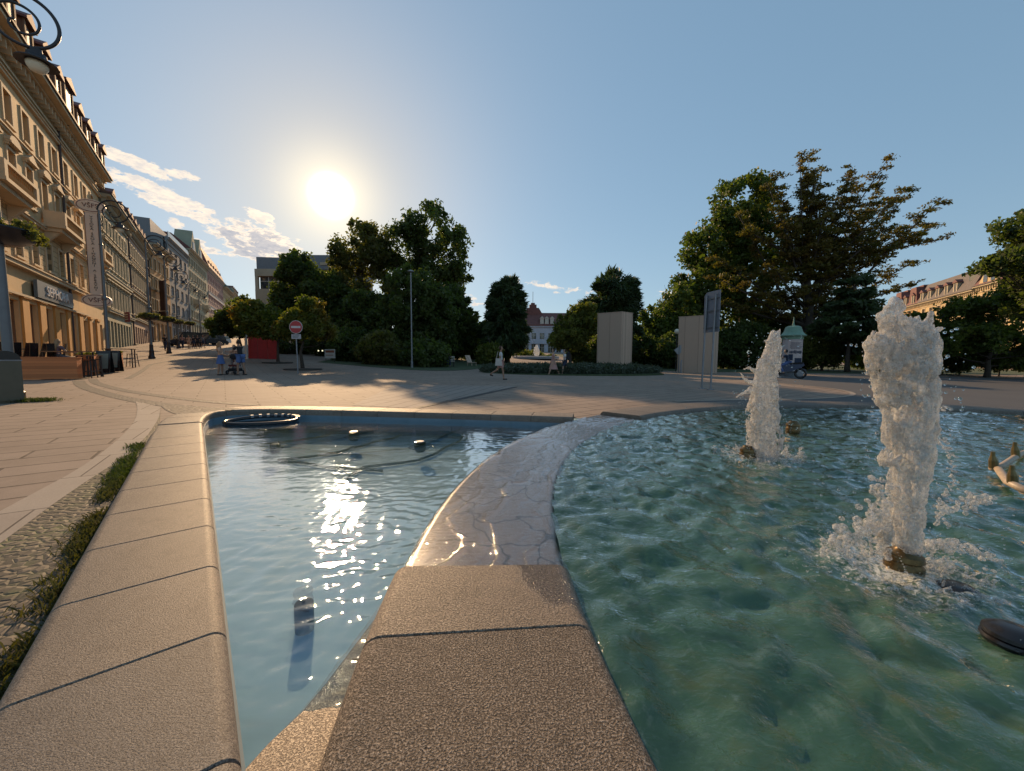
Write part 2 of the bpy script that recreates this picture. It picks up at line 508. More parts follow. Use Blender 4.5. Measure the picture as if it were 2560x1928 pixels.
# ring stones: from the first joint backwards (towards and behind the viewer) and round the far side
th = J1
k = 0
while th < R(134) + 2 * math.pi - .02:
    t2 = min(th + dth, R(134) + 2 * math.pi)
    mat = M['granite_rough'] if k == 1 else (M['granite_warm'] if k == 0 else M['granite'])
    if k == 1: t2 = th + dth * 2
    if k >= 2: t2 = min(th + dth * 1.35, R(134) + 2 * math.pi)
    if th > 2 * math.pi + R(20): mat = M['granite']
    into_fountain(stone(arc_at, th * 7.72, t2 * 7.72, R_OUT - R_IN, .085, mat, None))
    th = t2; k += 1
# the low, wet weir
weir_zt = -.075
wm_, t, o = newmat('weir_stone')
pos = geo_pos(t)
c = t.mix(t.noise(pos, 3, 5), (.085, .07, .065), (.17, .145, .13))
c = t.mix(t.ramp(t.noise(pos, 160, 2), [(.5, 0), (.7, 1)]), c, (.30, .27, .25))
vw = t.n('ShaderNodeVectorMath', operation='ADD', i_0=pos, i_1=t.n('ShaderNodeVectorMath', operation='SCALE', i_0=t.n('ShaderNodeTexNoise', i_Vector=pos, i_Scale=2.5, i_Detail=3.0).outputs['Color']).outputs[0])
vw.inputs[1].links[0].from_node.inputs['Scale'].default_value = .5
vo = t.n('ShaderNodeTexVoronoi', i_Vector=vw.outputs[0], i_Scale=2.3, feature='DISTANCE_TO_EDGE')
c = t.mix(t.ramp(vo.outputs['Distance'], [(.006, .9), (.035, 0)]), c, (.02, .016, .014))  # dark shading of the water ridges, drawn as lines into the stone colour
b = P(t, o, i_Base_Color=c, i_Roughness=.35)
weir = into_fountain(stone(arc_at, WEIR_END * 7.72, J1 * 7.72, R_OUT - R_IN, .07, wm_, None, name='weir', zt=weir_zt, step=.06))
# left pool rim
S0 = 3.0 / 1.0
joints = []
s = 3.0 + (1.0 - 1.02) / .772
while s > 0.1: s -= .635
while s < PL:
    joints.append(s); s += .635 if s < 9.2 else .80
for a, b_ in zip(joints, joints[1:]):
    into_fountain(stone(path_at, max(a, 0.01), b_, .60, .055, M['granite'], None, zt=(-.012 if 8.9 < a < 9.6 else 0.0)))
# mortar core that shows in the joints
def core(at_fn, s0, s1, w_, zt, name, step=.2):
    mb = MB(); n_ = int(abs(s1 - s0) / step) + 1; vs = []; fs = []
    for i in range(n_ + 1):
        p, n2_ = at_fn(s0 + (s1 - s0) * i / n_)
        for (o_, z) in ((.03, -.85), (.03, zt - .055), (.075, zt - .02), (w_ - .075, zt - .02), (w_ - .03, zt - .055), (w_ - .03, -.85)):
            vs.append((p.x + n2_.x * o_, p.y + n2_.y * o_, z))
    for i in range(n_):
        for j in range(5): fs.append((i * 6 + j, i * 6 + j + 1, (i + 1) * 6 + j + 1, (i + 1) * 6 + j))
    return into_fountain(mb.add(vs, fs).build(name, M['joint'], None))
core(path_at, .02, joints[-1], .60, 0, 'mortar_bed')
core(arc_at, J1 * 7.72, (R(134) + 2 * math.pi) * 7.72, R_OUT - R_IN, 0, 'mortar_bed')

# painted inner lining of the left pool and its floor
def paintmat(name, c1, c2, c3, sc):
    m_, t, o = newmat(name)
    pos = geo_pos(t)
    c = t.mix(t.ramp(t.noise(pos, sc, 6, .65), [(.3, 0), (.7, 1)]), c1, c2)
    c = t.mix(t.ramp(t.noise(pos, sc * .55, 5, .6, 1.2), [(.52, 0), (.70, .8)]), c, c3)
    P(t, o, i_Base_Color=c, i_Roughness=.7)
    return m_
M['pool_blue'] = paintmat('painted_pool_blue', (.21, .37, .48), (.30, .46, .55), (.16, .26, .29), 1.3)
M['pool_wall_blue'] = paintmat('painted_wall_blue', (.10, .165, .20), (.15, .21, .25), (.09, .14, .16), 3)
mb = MB(); vs = []; fs = []
n_ = 160
for i in range(n_ + 1):
    p, n2_ = path_at(PL * i / n_)
    for (o_, z) in ((-.012, -.75), (-.012, -.12), (.02, -.12)): vs.append((p.x + n2_.x * o_, p.y + n2_.y * o_, z))
for i in range(n_):
    for j in range(2): fs.append((i * 3 + j, i * 3 + j + 1, (i + 1) * 3 + j + 1, (i + 1) * 3 + j))
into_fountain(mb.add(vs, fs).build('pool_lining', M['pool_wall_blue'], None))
FLOOR_L = -.50
WATER_L = -.19
poly_L = [(p.x, p.y) for p in path]
def left_poly(off):
    out_ = []
    for i in range(0, 81):
        p, n2_ = path_at(PL * i / 80); out_.append((p.x + n2_.x * off, p.y + n2_.y * off))
    a1 = math.atan2(path[-1].y - CYf, path[-1].x - CXf)
    for i in range(0, 31):
        a = a1 + (R(205) - a1) * i / 30
        out_.append((CXf + (R_OUT - off) * math.cos(a), CYf + (R_OUT - off) * math.sin(a)))
    return np.array(out_)
def inpoly(poly, x, y):
    x = np.asarray(x); y = np.asarray(y); r_ = np.zeros(x.shape, bool)
    n = len(poly)
    for i in range(n):
        x1, y1 = poly[i]; x2, y2 = poly[(i + 1) % n]
        if y1 == y2: continue
        c_ = ((y1 > y) != (y2 > y)) & (x < (x2 - x1) * (y - y1) / (y2 - y1) + x1)
        r_ ^= c_
    return r_
PLs = left_poly(.25)
keepL = lambda x, y: inpoly(PLs, x, y)
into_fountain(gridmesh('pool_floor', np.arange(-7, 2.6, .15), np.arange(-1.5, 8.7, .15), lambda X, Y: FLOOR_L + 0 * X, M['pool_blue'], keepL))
M['pool_green'] = paintmat('algae_pool_floor', (.08, .17, .13), (.15, .26, .21), (.17, .18, .07), .9)
def keepR(rad): return lambda x, y: (x - CXf) ** 2 + (y - CYf) ** 2 < rad ** 2
into_fountain(gridmesh('pool_floor', np.arange(-.6, 16, .3), np.arange(-6, 10.6, .3), lambda X, Y: -.62 + 0 * X, M['pool_green'], keepR(R_IN + .4)))
# footing stone in the narrow corner between the two rims
mb = MB(); vs = []; fs = []
prof_pl = [(.5, .36, -.10), (.85, .31, -.11), (1.05, .27, -.125), (1.19, .235, -.15), (1.34, .19, -.185), (1.5, .16, -.21), (1.73, .12, -.225), (2.1, .06, -.24), (2.3, .02, -.25)]
for (yy, wd, zt) in prof_pl:
    xo = CXf - math.sqrt(R_OUT ** 2 - (yy - CYf) ** 2)
    vs += [(xo + .1, yy, zt), (xo - wd + .02, yy, zt - .012), (xo - wd, yy, zt - .03), (xo - wd - .05, yy, -.55)]
for i in range(len(prof_pl) - 1):
    for j in range(3): fs.append((i * 4 + j, i * 4 + j + 1, (i + 1) * 4 + j + 1, (i + 1) * 4 + j))
into_fountain(mb.add(vs, fs).build('footing_stone', M['plinth'], None, smooth='auto'))

# ------------------------------------------------------------------ water
def watermat(name, tint, rough, bumps, refr=.5, coat=(1, 1, 1), fstr=1.0):
    m_, t, o = newmat(name)
    pos = geo_pos(t)
    h = None
    for (sc, amp, det, stretch, ang_) in bumps:
        v = rot_uv(t, pos, ang_, (1, stretch, 1))
        q = t.m('MULTIPLY', t.noise(v, sc, det, .55, .6), amp)
        h = q if h is None else t.m('ADD', h, q)
    bp = t.n('ShaderNodeBump', i_Strength=1.0, i_Distance=1.0, i_Height=h)
    lw = t.n('ShaderNodeLayerWeight'); lw.inputs['Blend'].default_value = .5; t.lk(bp.outputs[0], lw.inputs['Normal'])
    fac = t.m('MULTIPLY', t.m('ADD', .025, t.m('MULTIPLY', t.m('POWER', lw.outputs['Facing'], 5.0), .98)), fstr, clamp=True)
    gl = t.n('ShaderNodeBsdfGlossy', i_Color=(*coat, 1), i_Roughness=rough); t.lk(bp.outputs[0], gl.inputs['Normal'])
    tr = t.n('ShaderNodeBsdfTransparent', i_Color=(*tint, 1))
    rf = t.n('ShaderNodeBsdfRefraction', i_Color=(*tint, 1), i_Roughness=0.0, i_IOR=1.333); t.lk(bp.outputs[0], rf.inputs['Normal'])
    body = t.n('ShaderNodeMixShader', i_0=refr, i_1=tr.outputs[0], i_2=rf.outputs[0])
    return m_, t, o, body, gl, fac, bp, pos
m_, t, o, body, gl, fac, bp, pos = watermat('clear_pool_water', (.84, .94, .98), .02,
    [(7, .0016, 2, 2.2, R(20)), (26, .0006, 2, 1.6, R(-15)), (80, .00016, 1, 1, 0)], refr=.35, fstr=1.9)
mx = t.n('ShaderNodeMixShader', i_0=fac, i_1=body.outputs[0], i_2=gl.outputs[0]); t.lk(mx.outputs[0], o.inputs[0])
M['water_left'] = m_
m_, t, o, body, gl, fac, bp, pos = watermat('churned_green_water', (.45, .70, .58), .03,
    [(6, .012, 3, 1.4, R(35)), (19, .0065, 4, 1.5, R(10)), (60, .0020, 2, 1, 0)], refr=.45, fstr=1.7)
cl = t.mix(t.ramp(t.noise(pos, 1.1, 5, .6, 1.0), [(.35, 0), (.65, 1)]), (.032, .09, .052), (.075, .155, .10))
cl = t.mix(t.ramp(t.noise(pos, 2.2, 5, .6, 1.6), [(.55, 0), (.75, .8)]), cl, (.10, .115, .03))
cl = t.mix(t.ramp(t.noise(pos, 3.1, 6, .7, 2.5), [(.54, 0), (.72, .9)]), cl, (.15, .24, .21))
cl = t.mix(t.ramp(t.noise(pos, 1.9, 6, .7, 2.0), [(.56, 0), (.70, .85)]), cl, (.018, .045, .03))
fo = None
for (jx, jy) in ((2.17, 2.12), (3.0, 4.62)):     # foam drifting round the foot of each jet
    dv_ = t.n('ShaderNodeVectorMath', operation='DISTANCE', i_0=pos, i_1=(jx, jy, -.07))
    q_ = t.m('SUBTRACT', 1.0, t.m('DIVIDE', dv_.outputs['Value'], 1.0), clamp=True); fo = q_ if fo is None else t.m('MAXIMUM', fo, q_)
fn = t.m('ADD', t.m('MULTIPLY', t.noise(pos, 16, 6, .75, 1.5), .6), t.m('MULTIPLY', t.noise(pos, 45, 4, .7), .4))
fm_k = t.ramp(t.m('ADD', t.m('MULTIPLY', fo, .36), fn), [(.72, 0), (.84, .9)])
cl = t.mix(fm_k, cl, (.62, .64, .62))
df = t.n('ShaderNodeBsdfDiffuse', i_Color=cl)
bd = t.n('ShaderNodeMixShader', i_0=t.m('MAXIMUM', .58, fm_k), i_1=body.outputs[0], i_2=df.outputs[0])
mx = t.n('ShaderNodeMixShader', i_0=fac, i_1=bd.outputs[0], i_2=gl.outputs[0]); t.lk(mx.outputs[0], o.inputs[0])
M['water_right'] = m_
m_, t, o, body, gl, fac, bp, pos = watermat('thin_film_water', (.90, .90, .90), .04,
    [(14, .006, 3, 2.5, R(60)), (60, .0022, 3, 1.4, 0), (170, .0006, 2, 1, 0)], refr=.0, fstr=1.5)
mx = t.n('ShaderNodeMixShader', i_0=fac, i_1=body.outputs[0], i_2=gl.outputs[0]); t.lk(mx.outputs[0], o.inputs[0])
M['water_film'] = m_

def wave_field(seed, lmin, lmax, n, slope, main=None, spread=np.pi):
    r_ = np.random.default_rng(seed)
    lam = np.exp(r_.uniform(np.log(lmin), np.log(lmax), n))
    an = (r_.uniform(-spread, spread, n) + (main or 0)); ph = r_.uniform(0, 2 * np.pi, n)
    amp = lam * slope / (2 * np.pi) / np.sqrt(n / 2)
    def f(X, Y):
        wx = X + .12 * pn(X * 1.3, Y * 1.3) + .04 * pn(X * 4, Y * 4); wy = Y + .12 * pn(X * 1.3 + 50, Y * 1.3) + .04 * pn(X * 4 + 9, Y * 4)
        Z = np.zeros_like(X)
        for l, a, p, q in zip(lam, an, ph, amp):
            s_ = np.sin(2 * np.pi / l * (wx * np.cos(a) + wy * np.sin(a)) + p)
            Z += q * (s_ + .25 * np.cos(2 * (2 * np.pi / l * (wx * np.cos(a) + wy * np.sin(a)) + p)))
        return Z
    return f
wfL = wave_field(3, .10, .7, 26, .045, main=1.2, spread=1.0)
wfL2 = wave_field(9, .035, .16, 30, .15, main=2.5, spread=1.3)
wfR = wave_field(4, .05, .45, 70, .27)
def zL(X, Y):
    rr = np.hypot(X - CXf, Y - CYf) - R_OUT        # distance from the weir
    k_ = np.exp(-np.clip(rr, 0, 9) / .9)
    k2 = np.exp(-((X + .95) ** 2 + (Y - 2.3) ** 2) / 1.6)
    return WATER_L + wfL(X, Y) * (.20 + .8 * k_) + wfL2(X, Y) * (.02 + .65 * k_ + .35 * k2)
def axis(segs):
    out_ = []
    for a, b_, st in segs: out_ += list(np.arange(a, b_, st))
    return np.array(out_)
PLw = left_poly(.12)
struct(gridmesh('pool_water', axis([(-7, -4, .05), (-4, 0, .02), (0, 2.6, .04)]), axis([(-1.5, .9, .1), (.9, 4.2, .018), (4.2, 8.7, .035)]), zL, M['water_left'], lambda x, y: inpoly(PLw, x, y)))
WATER_R = -.068
JETS = [(2.225, 2.10), (3.02, 4.62), (4.55, 6.15)]
def zR(X, Y):
    Z = WATER_R + wfR(X, Y)
    for (jx, jy) in JETS[:2]:
        d_ = np.hypot(X - jx, Y - jy)
        Z = Z + .020 * np.exp(-(d_ / .8) ** 2) * fbm(X * 9, Y * 9, 3) + .006 * np.exp(-d_ / 1.3) * np.sin(d_ * 26 + 2 * pn(X * 3, Y * 3))
    rr = R_IN - np.hypot(X - CXf, Y - CYf)
    return Z * 1.0 - .004
struct(gridmesh('pool_water', axis([(-.6, 6, .03), (6, 10, .05), (10, 16, .15)]), axis([(-6, .4, .2), (.4, 6, .03), (6, 10.6, .05)]), zR, M['water_right'], keepR(R_IN + .035)))
# film running over the weir
nth, nr = 700, 90
ths = np.linspace(WEIR_END + .004, J1 - .002, nth)
us = np.linspace(0, 1.0, nr)
TH, U = np.meshgrid(ths, us)
rad = R_IN + .0 + U * (R_OUT - R_IN + .02)
arc = TH * 7.72
wv = U * 3.3 + .75 * pn(arc * .9, U * 1.5) + .35 * pn(arc * 2.3 + 7, U * 3) + .10 * pn(arc * 7, U * 9)
fr_ = wv - np.floor(wv)
ridge = np.exp(-((fr_ - .5) / .05) ** 2) * .012 + np.clip(1 - fr_, 0, 1) * .006
Zf = weir_zt + .008 + ridge * (.4 + .8 * np.clip(pn(arc * 1.3, U * 2 + 5) + .5, 0, 1)) + .0016 * fbm(arc * 7, U * 16, 4)
edge = np.clip((U - .93) / .07, 0, 1); Zf = Zf - .02 * np.clip(1 - U / .05, 0, 1)
Zf = Zf - .10 * edge ** 2
V = np.stack([CXf + rad * np.cos(TH), CYf + rad * np.sin(TH), Zf], -1).reshape(-1, 3)
i = np.arange(nth - 1)[None, :] + nth * np.arange(nr - 1)[:, None]
Fq = np.stack([i, i + 1, i + 1 + nth, i + nth], -1).reshape(-1, 4)
struct(npmesh('weir_water', V, Fq, M['water_film'], None, True))

# ------------------------------------------------------------------ ground
def pavemat(name, c1, c2, ang_, bw, bh, joint=(.035, .03, .028), mort=.012, offset=.5, var=.3, bias=0):
    m_, t, o = newmat(name)
    pos = geo_pos(t)
    v = rot_uv(t, pos, ang_)
    br = t.n('ShaderNodeTexBrick', i_Vector=v, i_Scale=1.0, offset=offset)
    br.inputs['Color1'].default_value = (*c1, 1); br.inputs['Color2'].default_value = (*c2, 1)
    br.inputs['Mortar'].default_value = (*joint, 1); br.inputs['Mortar Size'].default_value = mort
    br.inputs['Brick Width'].default_value = bw; br.inputs['Row Height'].default_value = bh; br.inputs['Mortar Smooth'].default_value = .2
    big = t.noise(pos, .35, 5, .6); mid = t.noise(pos, 3.5, 5, .65); fine = t.noise(pos, 90, 3, .7)
    c = t.mix(t.m('MULTIPLY', t.ramp(big, [(.3, 0), (.7, 1)]), var), br.outputs[0], tuple(x * .55 for x in c1))
    c = t.mix(t.m('MULTIPLY', t.ramp(mid, [(.35, 0), (.7, 1)]), .30), c, tuple(x * 1.25 for x in c2))
    c = t.mix(t.m('MULTIPLY', t.ramp(fine, [(.3, 0), (.7, 1)]), .35), c, tuple(x * .6 for x in c1))
    c = t.mix(t.ramp(t.noise(pos, 1.3, 4, .6, 1.0), [(.66, 0), (.72, .5)]), c, (.06, .05, .045))
    b = P(t, o, i_Base_Color=c, i_Roughness=.8); b.inputs['Specular IOR Level'].default_value = .2
    h = t.m('ADD', t.m('MULTIPLY', br.outputs['Fac'], -1.0), t.m('ADD', t.m('MULTIPLY', fine, .25), t.m('MULTIPLY', mid, .6)))
    bp = t.n('ShaderNodeBump', i_Strength=.5, i_Distance=.008, i_Height=h); t.lk(bp.outputs[0], b.inputs['Normal'])
    return m_
ST = math.atan2(UY, UX)
M['plaza'] = pavemat('plaza_slabs', (.26, .20, .155), (.33, .255, .20), -(ST - math.pi / 2), 1.25, .42, mort=.017, joint=(.028, .022, .02), var=.45)
M['band'] = pavemat('light_slab_band', (.32, .265, .215), (.37, .31, .25), -(ST - math.pi / 2) + R(4), .62, .9, mort=.008, var=.15)
M['fan'] = pavemat('long_slab_strip', (.28, .235, .20), (.33, .28, .24), R(12), .42, 9.0, mort=.016, offset=0)
def cobblemat(name, c1, c2, sc, moss=0.0):
    m_, t, o = newmat(name)
    pos = geo_pos(t)
    vo = t.n('ShaderNodeTexVoronoi', i_Vector=pos, i_Scale=sc, feature='DISTANCE_TO_EDGE', i_Randomness=.7)
    vc = t.n('ShaderNodeTexVoronoi', i_Vector=pos, i_Scale=sc, i_Randomness=.7)
    gap = t.ramp(vo.outputs['Distance'], [(.02, 0), (.10, 1)])
    sepc = t.n('ShaderNodeSeparateColor', i_0=vc.outputs['Color'])
    c = t.mix(sepc.outputs[0], c1, c2)
    c = t.mix(t.m('MULTIPLY', t.noise(pos, 70, 3), .5), c, tuple(x * .5 for x in c1))
    j = (.03, .028, .02)
    if moss:
        mo = t.ramp(t.noise(pos, 2.6, 5, .65), [(.45, 0), (.6, 1)])
        jc = t.mix(mo, j, (.055, .075, .018))
        gap = t.m('MULTIPLY', gap, t.m('SUBTRACT', 1.0, t.m('MULTIPLY', t.ramp(t.noise(pos, 3.2, 6, .7), [(.50, 0), (.64, 1)]), moss)))
        c = t.mix(gap, jc, c)
    else: c = t.mix(gap, j, c)
    b = P(t, o, i_Base_Color=c, i_Roughness=.75)
    bp = t.n('ShaderNodeBump', i_Strength=.8, i_Distance=.007, i_Height=t.m('ADD', t.ramp(vo.outputs['Distance'], [(0, 0), (.25, 1)]), t.m('MULTIPLY', t.noise(pos, 60, 3), .3)))
    t.lk(bp.outputs[0], b.inputs['Normal'])
    return m_
M['cobble'] = cobblemat('mossy_cobbles', (.06, .05, .036), (.125, .10, .074), 17, .95)
M['cobble_dark'] = cobblemat('dark_gutter_cobbles', (.045, .042, .042), (.085, .078, .075), 9)
m_, t, o = newmat('asphalt'); pos = geo_pos(t)
c = t.mix(t.noise(pos, .5, 5), (.045, .045, .048), (.085, .082, .08)); c = t.mix(t.m('MULTIPLY', t.noise(pos, 120, 2), .6), c, (.12, .115, .11))
b = P(t, o, i_Base_Color=c, i_Roughness=.8); bp = t.n('ShaderNodeBump', i_Strength=.4, i_Distance=.005, i_Height=t.noise(pos, 150, 2)); t.lk(bp.outputs[0], b.inputs['Normal'])
M['asphalt'] = m_
M['grass_ground'] = simple('lawn_soil', (.045, .065, .022), .95, var=.4, nscale=3)

foot_L = left_poly(.38)
def keep_ground(x, y):
    ins = inpoly(foot_L, x, y) | ((x - CXf) ** 2 + (y - CYf) ** 2 < (R_OUT - .42) ** 2)
    return ~ins
xs = axis([(-700, -200, 50), (-200, -60, 14), (-60, -20, 4), (-20, -9, 1), (-9, 17, .2), (17, 30, 1), (30, 80, 5), (80, 240, 16), (240, 760, 52)])
ys = axis([(-60, -8, 6), (-8, 12, .2), (12, 20, .8), (20, 50, 2.5), (50, 120, 5), (120, 300, 12), (300, 900, 50)])
struct(gridmesh('ground', xs, ys, lambda X, Y: npG(X, Y), M['plaza'], keep_ground))
def densify(pl, step):
    out_ = []
    for a, b_ in zip(pl, pl[1:]):
        a = Vector(a[:2]); b_ = Vector(b_[:2]); n = max(1, int((b_ - a).length / step))
        out_ += [a.lerp(b_, i / n) for i in range(n)]
    out_.append(Vector(pl[-1][:2])); return out_
def smooth_line(pl, it=3):
    pl = [Vector(p[:2]) for p in pl]
    for _ in range(it):
        q = [pl[0]]
        for a, b_ in zip(pl, pl[1:]): q += [a.lerp(b_, .25), a.lerp(b_, .75)]
        q.append(pl[-1]); pl = q
    return pl
def ribbon(name, A, B, mat, dz, n=80, kind='structure', cross=4):
    """sheet between two lines, draped on the ground"""
    def res(pl):
        pl = [Vector(p[:2]) for p in pl]; cu = [0]
        for a, b_ in zip(pl, pl[1:]): cu.append(cu[-1] + (b_ - a).length)
        o_ = []
        for i in range(n + 1):
            s_ = cu[-1] * i / n
            for j in range(len(pl) - 1):
                if cu[j + 1] >= s_ - 1e-9:
                    f = (s_ - cu[j]) / max(1e-9, cu[j + 1] - cu[j]); o_.append(pl[j].lerp(pl[j + 1], f)); break
        return o_
    a_, b_ = res(A), res(B); n_ = min(len(a_), len(b_))
    vs = []; fs = []
    for i in range(n_):
        for j in range(cross + 1):
            p = a_[i].lerp(b_[i], j / cross); vs.append((p.x, p.y, G(p.x, p.y) + dz))
    for i in range(n_ - 1):
        for j in range(cross): q = i * (cross + 1) + j; fs.append((q, q + 1, q + cross + 2, q + cross + 1))
    ob = MB().add(vs, fs).build(name, mat, None, smooth=True, fixn=False)
    return struct(ob)
def offs(pl, d):
    pl = [Vector(p[:2]) for p in pl]; o_ = []
    for i, p in enumerate(pl):
        t_ = (pl[min(i + 1, len(pl) - 1)] - pl[max(0, i - 1)]).normalized(); o_.append(p + Vector((-t_.y, t_.x)) * d)
    return o_
gl_ = lambda *px: [ong(*p) for p in px]
# light slab band and mossy cobbles left of the rim
A = smooth_line(gl_((-420, 1560), (-160, 1370), (0, 1279), (231, 1157), (336, 1064), (345, 1020), (338, 1004)), 2)
B = smooth_line(gl_((-420, 1760), (-160, 1475), (0, 1363), (174, 1232), (347, 1122), (399, 1047), (402, 1018)), 2)
ribbon('pavement', A, B, M['band'], .006)
rim_out = []
for i in range(60):
    p, n2_ = path_at(1.0 + 8.6 * i / 59); rim_out.append(p + n2_ * .52)
ribbon('cobble_strip', B, rim_out, M['cobble'], .010, n=90, cross=14)
# dark gutter bands sweeping over the square
g1 = smooth_line(gl_((196, 952), (205, 966), (260, 984), (340, 1002), (420, 1014), (520, 1022), (590, 1024)), 3)
ribbon('gutter_strip', offs(g1, .16), offs(g1, -.16), M['cobble_dark'], .006)
g2 = smooth_line(gl_((232, 948), (238, 958), (300, 975), (370, 986), (460, 998), (560, 1008), (640, 1013)), 3)
ribbon('gutter_strip', offs(g2, .13), offs(g2, -.13), M['cobble_dark'], .006)
g3 = gl_((196, 950), (300, 912), (420, 893), (480, 878), (510, 868))
g3 = densify(g3, 2.0)
ribbon('gutter_strip', offs(g3, .12), offs(g3, -.12), M['cobble_dark'], .006)
g4 = [p + Vector((1.1, .9)) for p in g3]
ribbon('gutter_strip', offs(g4, .12), offs(g4, -.12), M['cobble_dark'], .006)
g5 = gl_((1030, 1023), (1140, 1000), (1290, 968))
ribbon('gutter_strip', offs(g5, .09), offs(g5, -.09), M['cobble_dark'], .008)
ribbon('paving_strip', gl_((880, 1014), (1030, 1021)), gl_((990, 962), (1290, 966)), M['fan'], .004, n=30, cross=30)
# cobbled patch beside the basin corner
ribbon('cobble_patch', smooth_line(gl_((402, 1016), (420, 1030), (455, 1040)), 1), smooth_line(gl_((440, 1018), (540, 1022), (575, 1022)), 1), M['cobble_dark'], .007, n=20)
# road on the right
cv = smooth_line([(4.6, 10.6), (6.3, 11.2), (9.2, 11.8), (12.6, 13.6), (14.0, 16.6), (12.8, 20.0), (13.5, 23.5), (18, 27), (30, 30)], 3)
far = smooth_line([(11, 6.0), (15, 5), (17.5, 6.5), (19, 8), (22, 11), (25, 15), (30, 20), (40, 24), (60, 26)], 3)
ob = ribbon('road', cv, far, M['asphalt'], .006, n=140, cross=40)
kl = cv[:60]
ribbon('kerb', offs(cv, .0), offs(cv, .16), M['band'], .012, n=140, cross=1)
# lawn below the park trees
lawnA = smooth_line([(-17, 33.5), (-10, 29.5), (-5.8, 27.0), (-3.0, 29.5), (-1.5, 40)], 2)
lawnB = smooth_line([(-22, 60), (-16, 60), (-10, 62), (-5, 62), (-3, 62)], 2)
ribbon('lawn', lawnA, lawnB, M['grass_ground'], .02, n=40, cross=12)
ribbon('lawn', [(9, 36), (20, 32.0), (34, 33), (60, 40)], [(9, 90), (30, 80), (50, 80), (90, 80)], M['grass_ground'], .02, n=40, cross=14)

# ------------------------------------------------------------------ building materials
def stucco(name, c1, stain=.3):
    m_, t, o = newmat(name)
    tcn = t.n('ShaderNodeTexCoord'); v = tcn.outputs['Object']
    n_ = t.noise(v, .5, 5, .6); n2_ = t.noise(rot_uv(t, v, 0, (1.5, 1.5, .25)), 1.6, 4, .6)
    c = t.mix(t.ramp(n_, [(.3, 0), (.7, 1)]), c1, tuple(x * .82 for x in c1))
    c = t.mix(t.m('MULTIPLY', t.ramp(n2_, [(.5, 0), (.75, 1)]), stain), c, tuple(x * .5 for x in c1))
    b = P(t, o, i_Base_Color=c, i_Roughness=.85)
    bp = t.n('ShaderNodeBump', i_Strength=.3, i_Distance=.02, i_Height=t.noise(v, 9, 4)); t.lk(bp.outputs[0], b.inputs['Normal'])
    return m_
def rustic(name, c1):
    m_, t, o = newmat(name)
    tcn = t.n('ShaderNodeTexCoord'); v = tcn.outputs['Object']
    sx = t.n('ShaderNodeSeparateXYZ', i_0=v)
    uv_ = t.n('ShaderNodeCombineXYZ', i_0=sx.outputs[1], i_1=sx.outputs[2])
    br = t.n('ShaderNodeTexBrick', i_Vector=uv_.outputs[0], i_Scale=1.0)
    br.inputs['Brick Width'].default_value = .95; br.inputs['Row Height'].default_value = .36; br.inputs['Mortar Size'].default_value = .022
    br.inputs['Color1'].default_value = (*c1, 1); br.inputs['Color2'].default_value = (*[x * .88 for x in c1], 1); br.inputs['Mortar'].default_value = (*[x * .35 for x in c1], 1)
    c = t.mix(t.m('MULTIPLY', t.noise(v, 1.2, 4), .4), br.outputs[0], tuple(x * .6 for x in c1))
    b = P(t, o, i_Base_Color=c, i_Roughness=.85)
    bp = t.n('ShaderNodeBump', i_Strength=1.0, i_Distance=.05, i_Height=t.m('MULTIPLY', br.outputs['Fac'], -1.0)); t.lk(bp.outputs[0], b.inputs['Normal'])
    return m_
def glassmat(name, c1=(.03, .035, .04), c2=(.10, .09, .07), rough=.06):
    m_, t, o = newmat(name)
    tcn = t.n('ShaderNodeTexCoord')
    c = t.mix(t.ramp(t.noise(tcn.outputs['Object'], 1.1, 3), [(.4, 0), (.6, 1)]), c1, c2)
    b = P(t, o, i_Base_Color=c, i_Roughness=rough); b.inputs['Specular IOR Level'].default_value = .9
    return m_
M['glass'] = glassmat('window_glass')
M['dull_pane'] = simple('dull_dark_pane', (.05, .045, .045), .6)
M['frame_white'] = simple('painted_frame_white', (.52, .47, .40), .5)
M['frame_brown'] = simple('painted_frame_brown', (.16, .09, .05), .5)
M['zinc'] = simple('zinc_pipe', (.07, .05, .045), .75, .0)
M['roof_dark'] = simple('slate_roof', (.085, .065, .06), .7, var=.3, nscale=2)
M['roof_red'] = simple('red_tile_roof', (.16, .062, .05), .75, var=.3, nscale=2)
M['roof_grey'] = simple('grey_metal_roof', (.17, .17, .18), .55, var=.15)

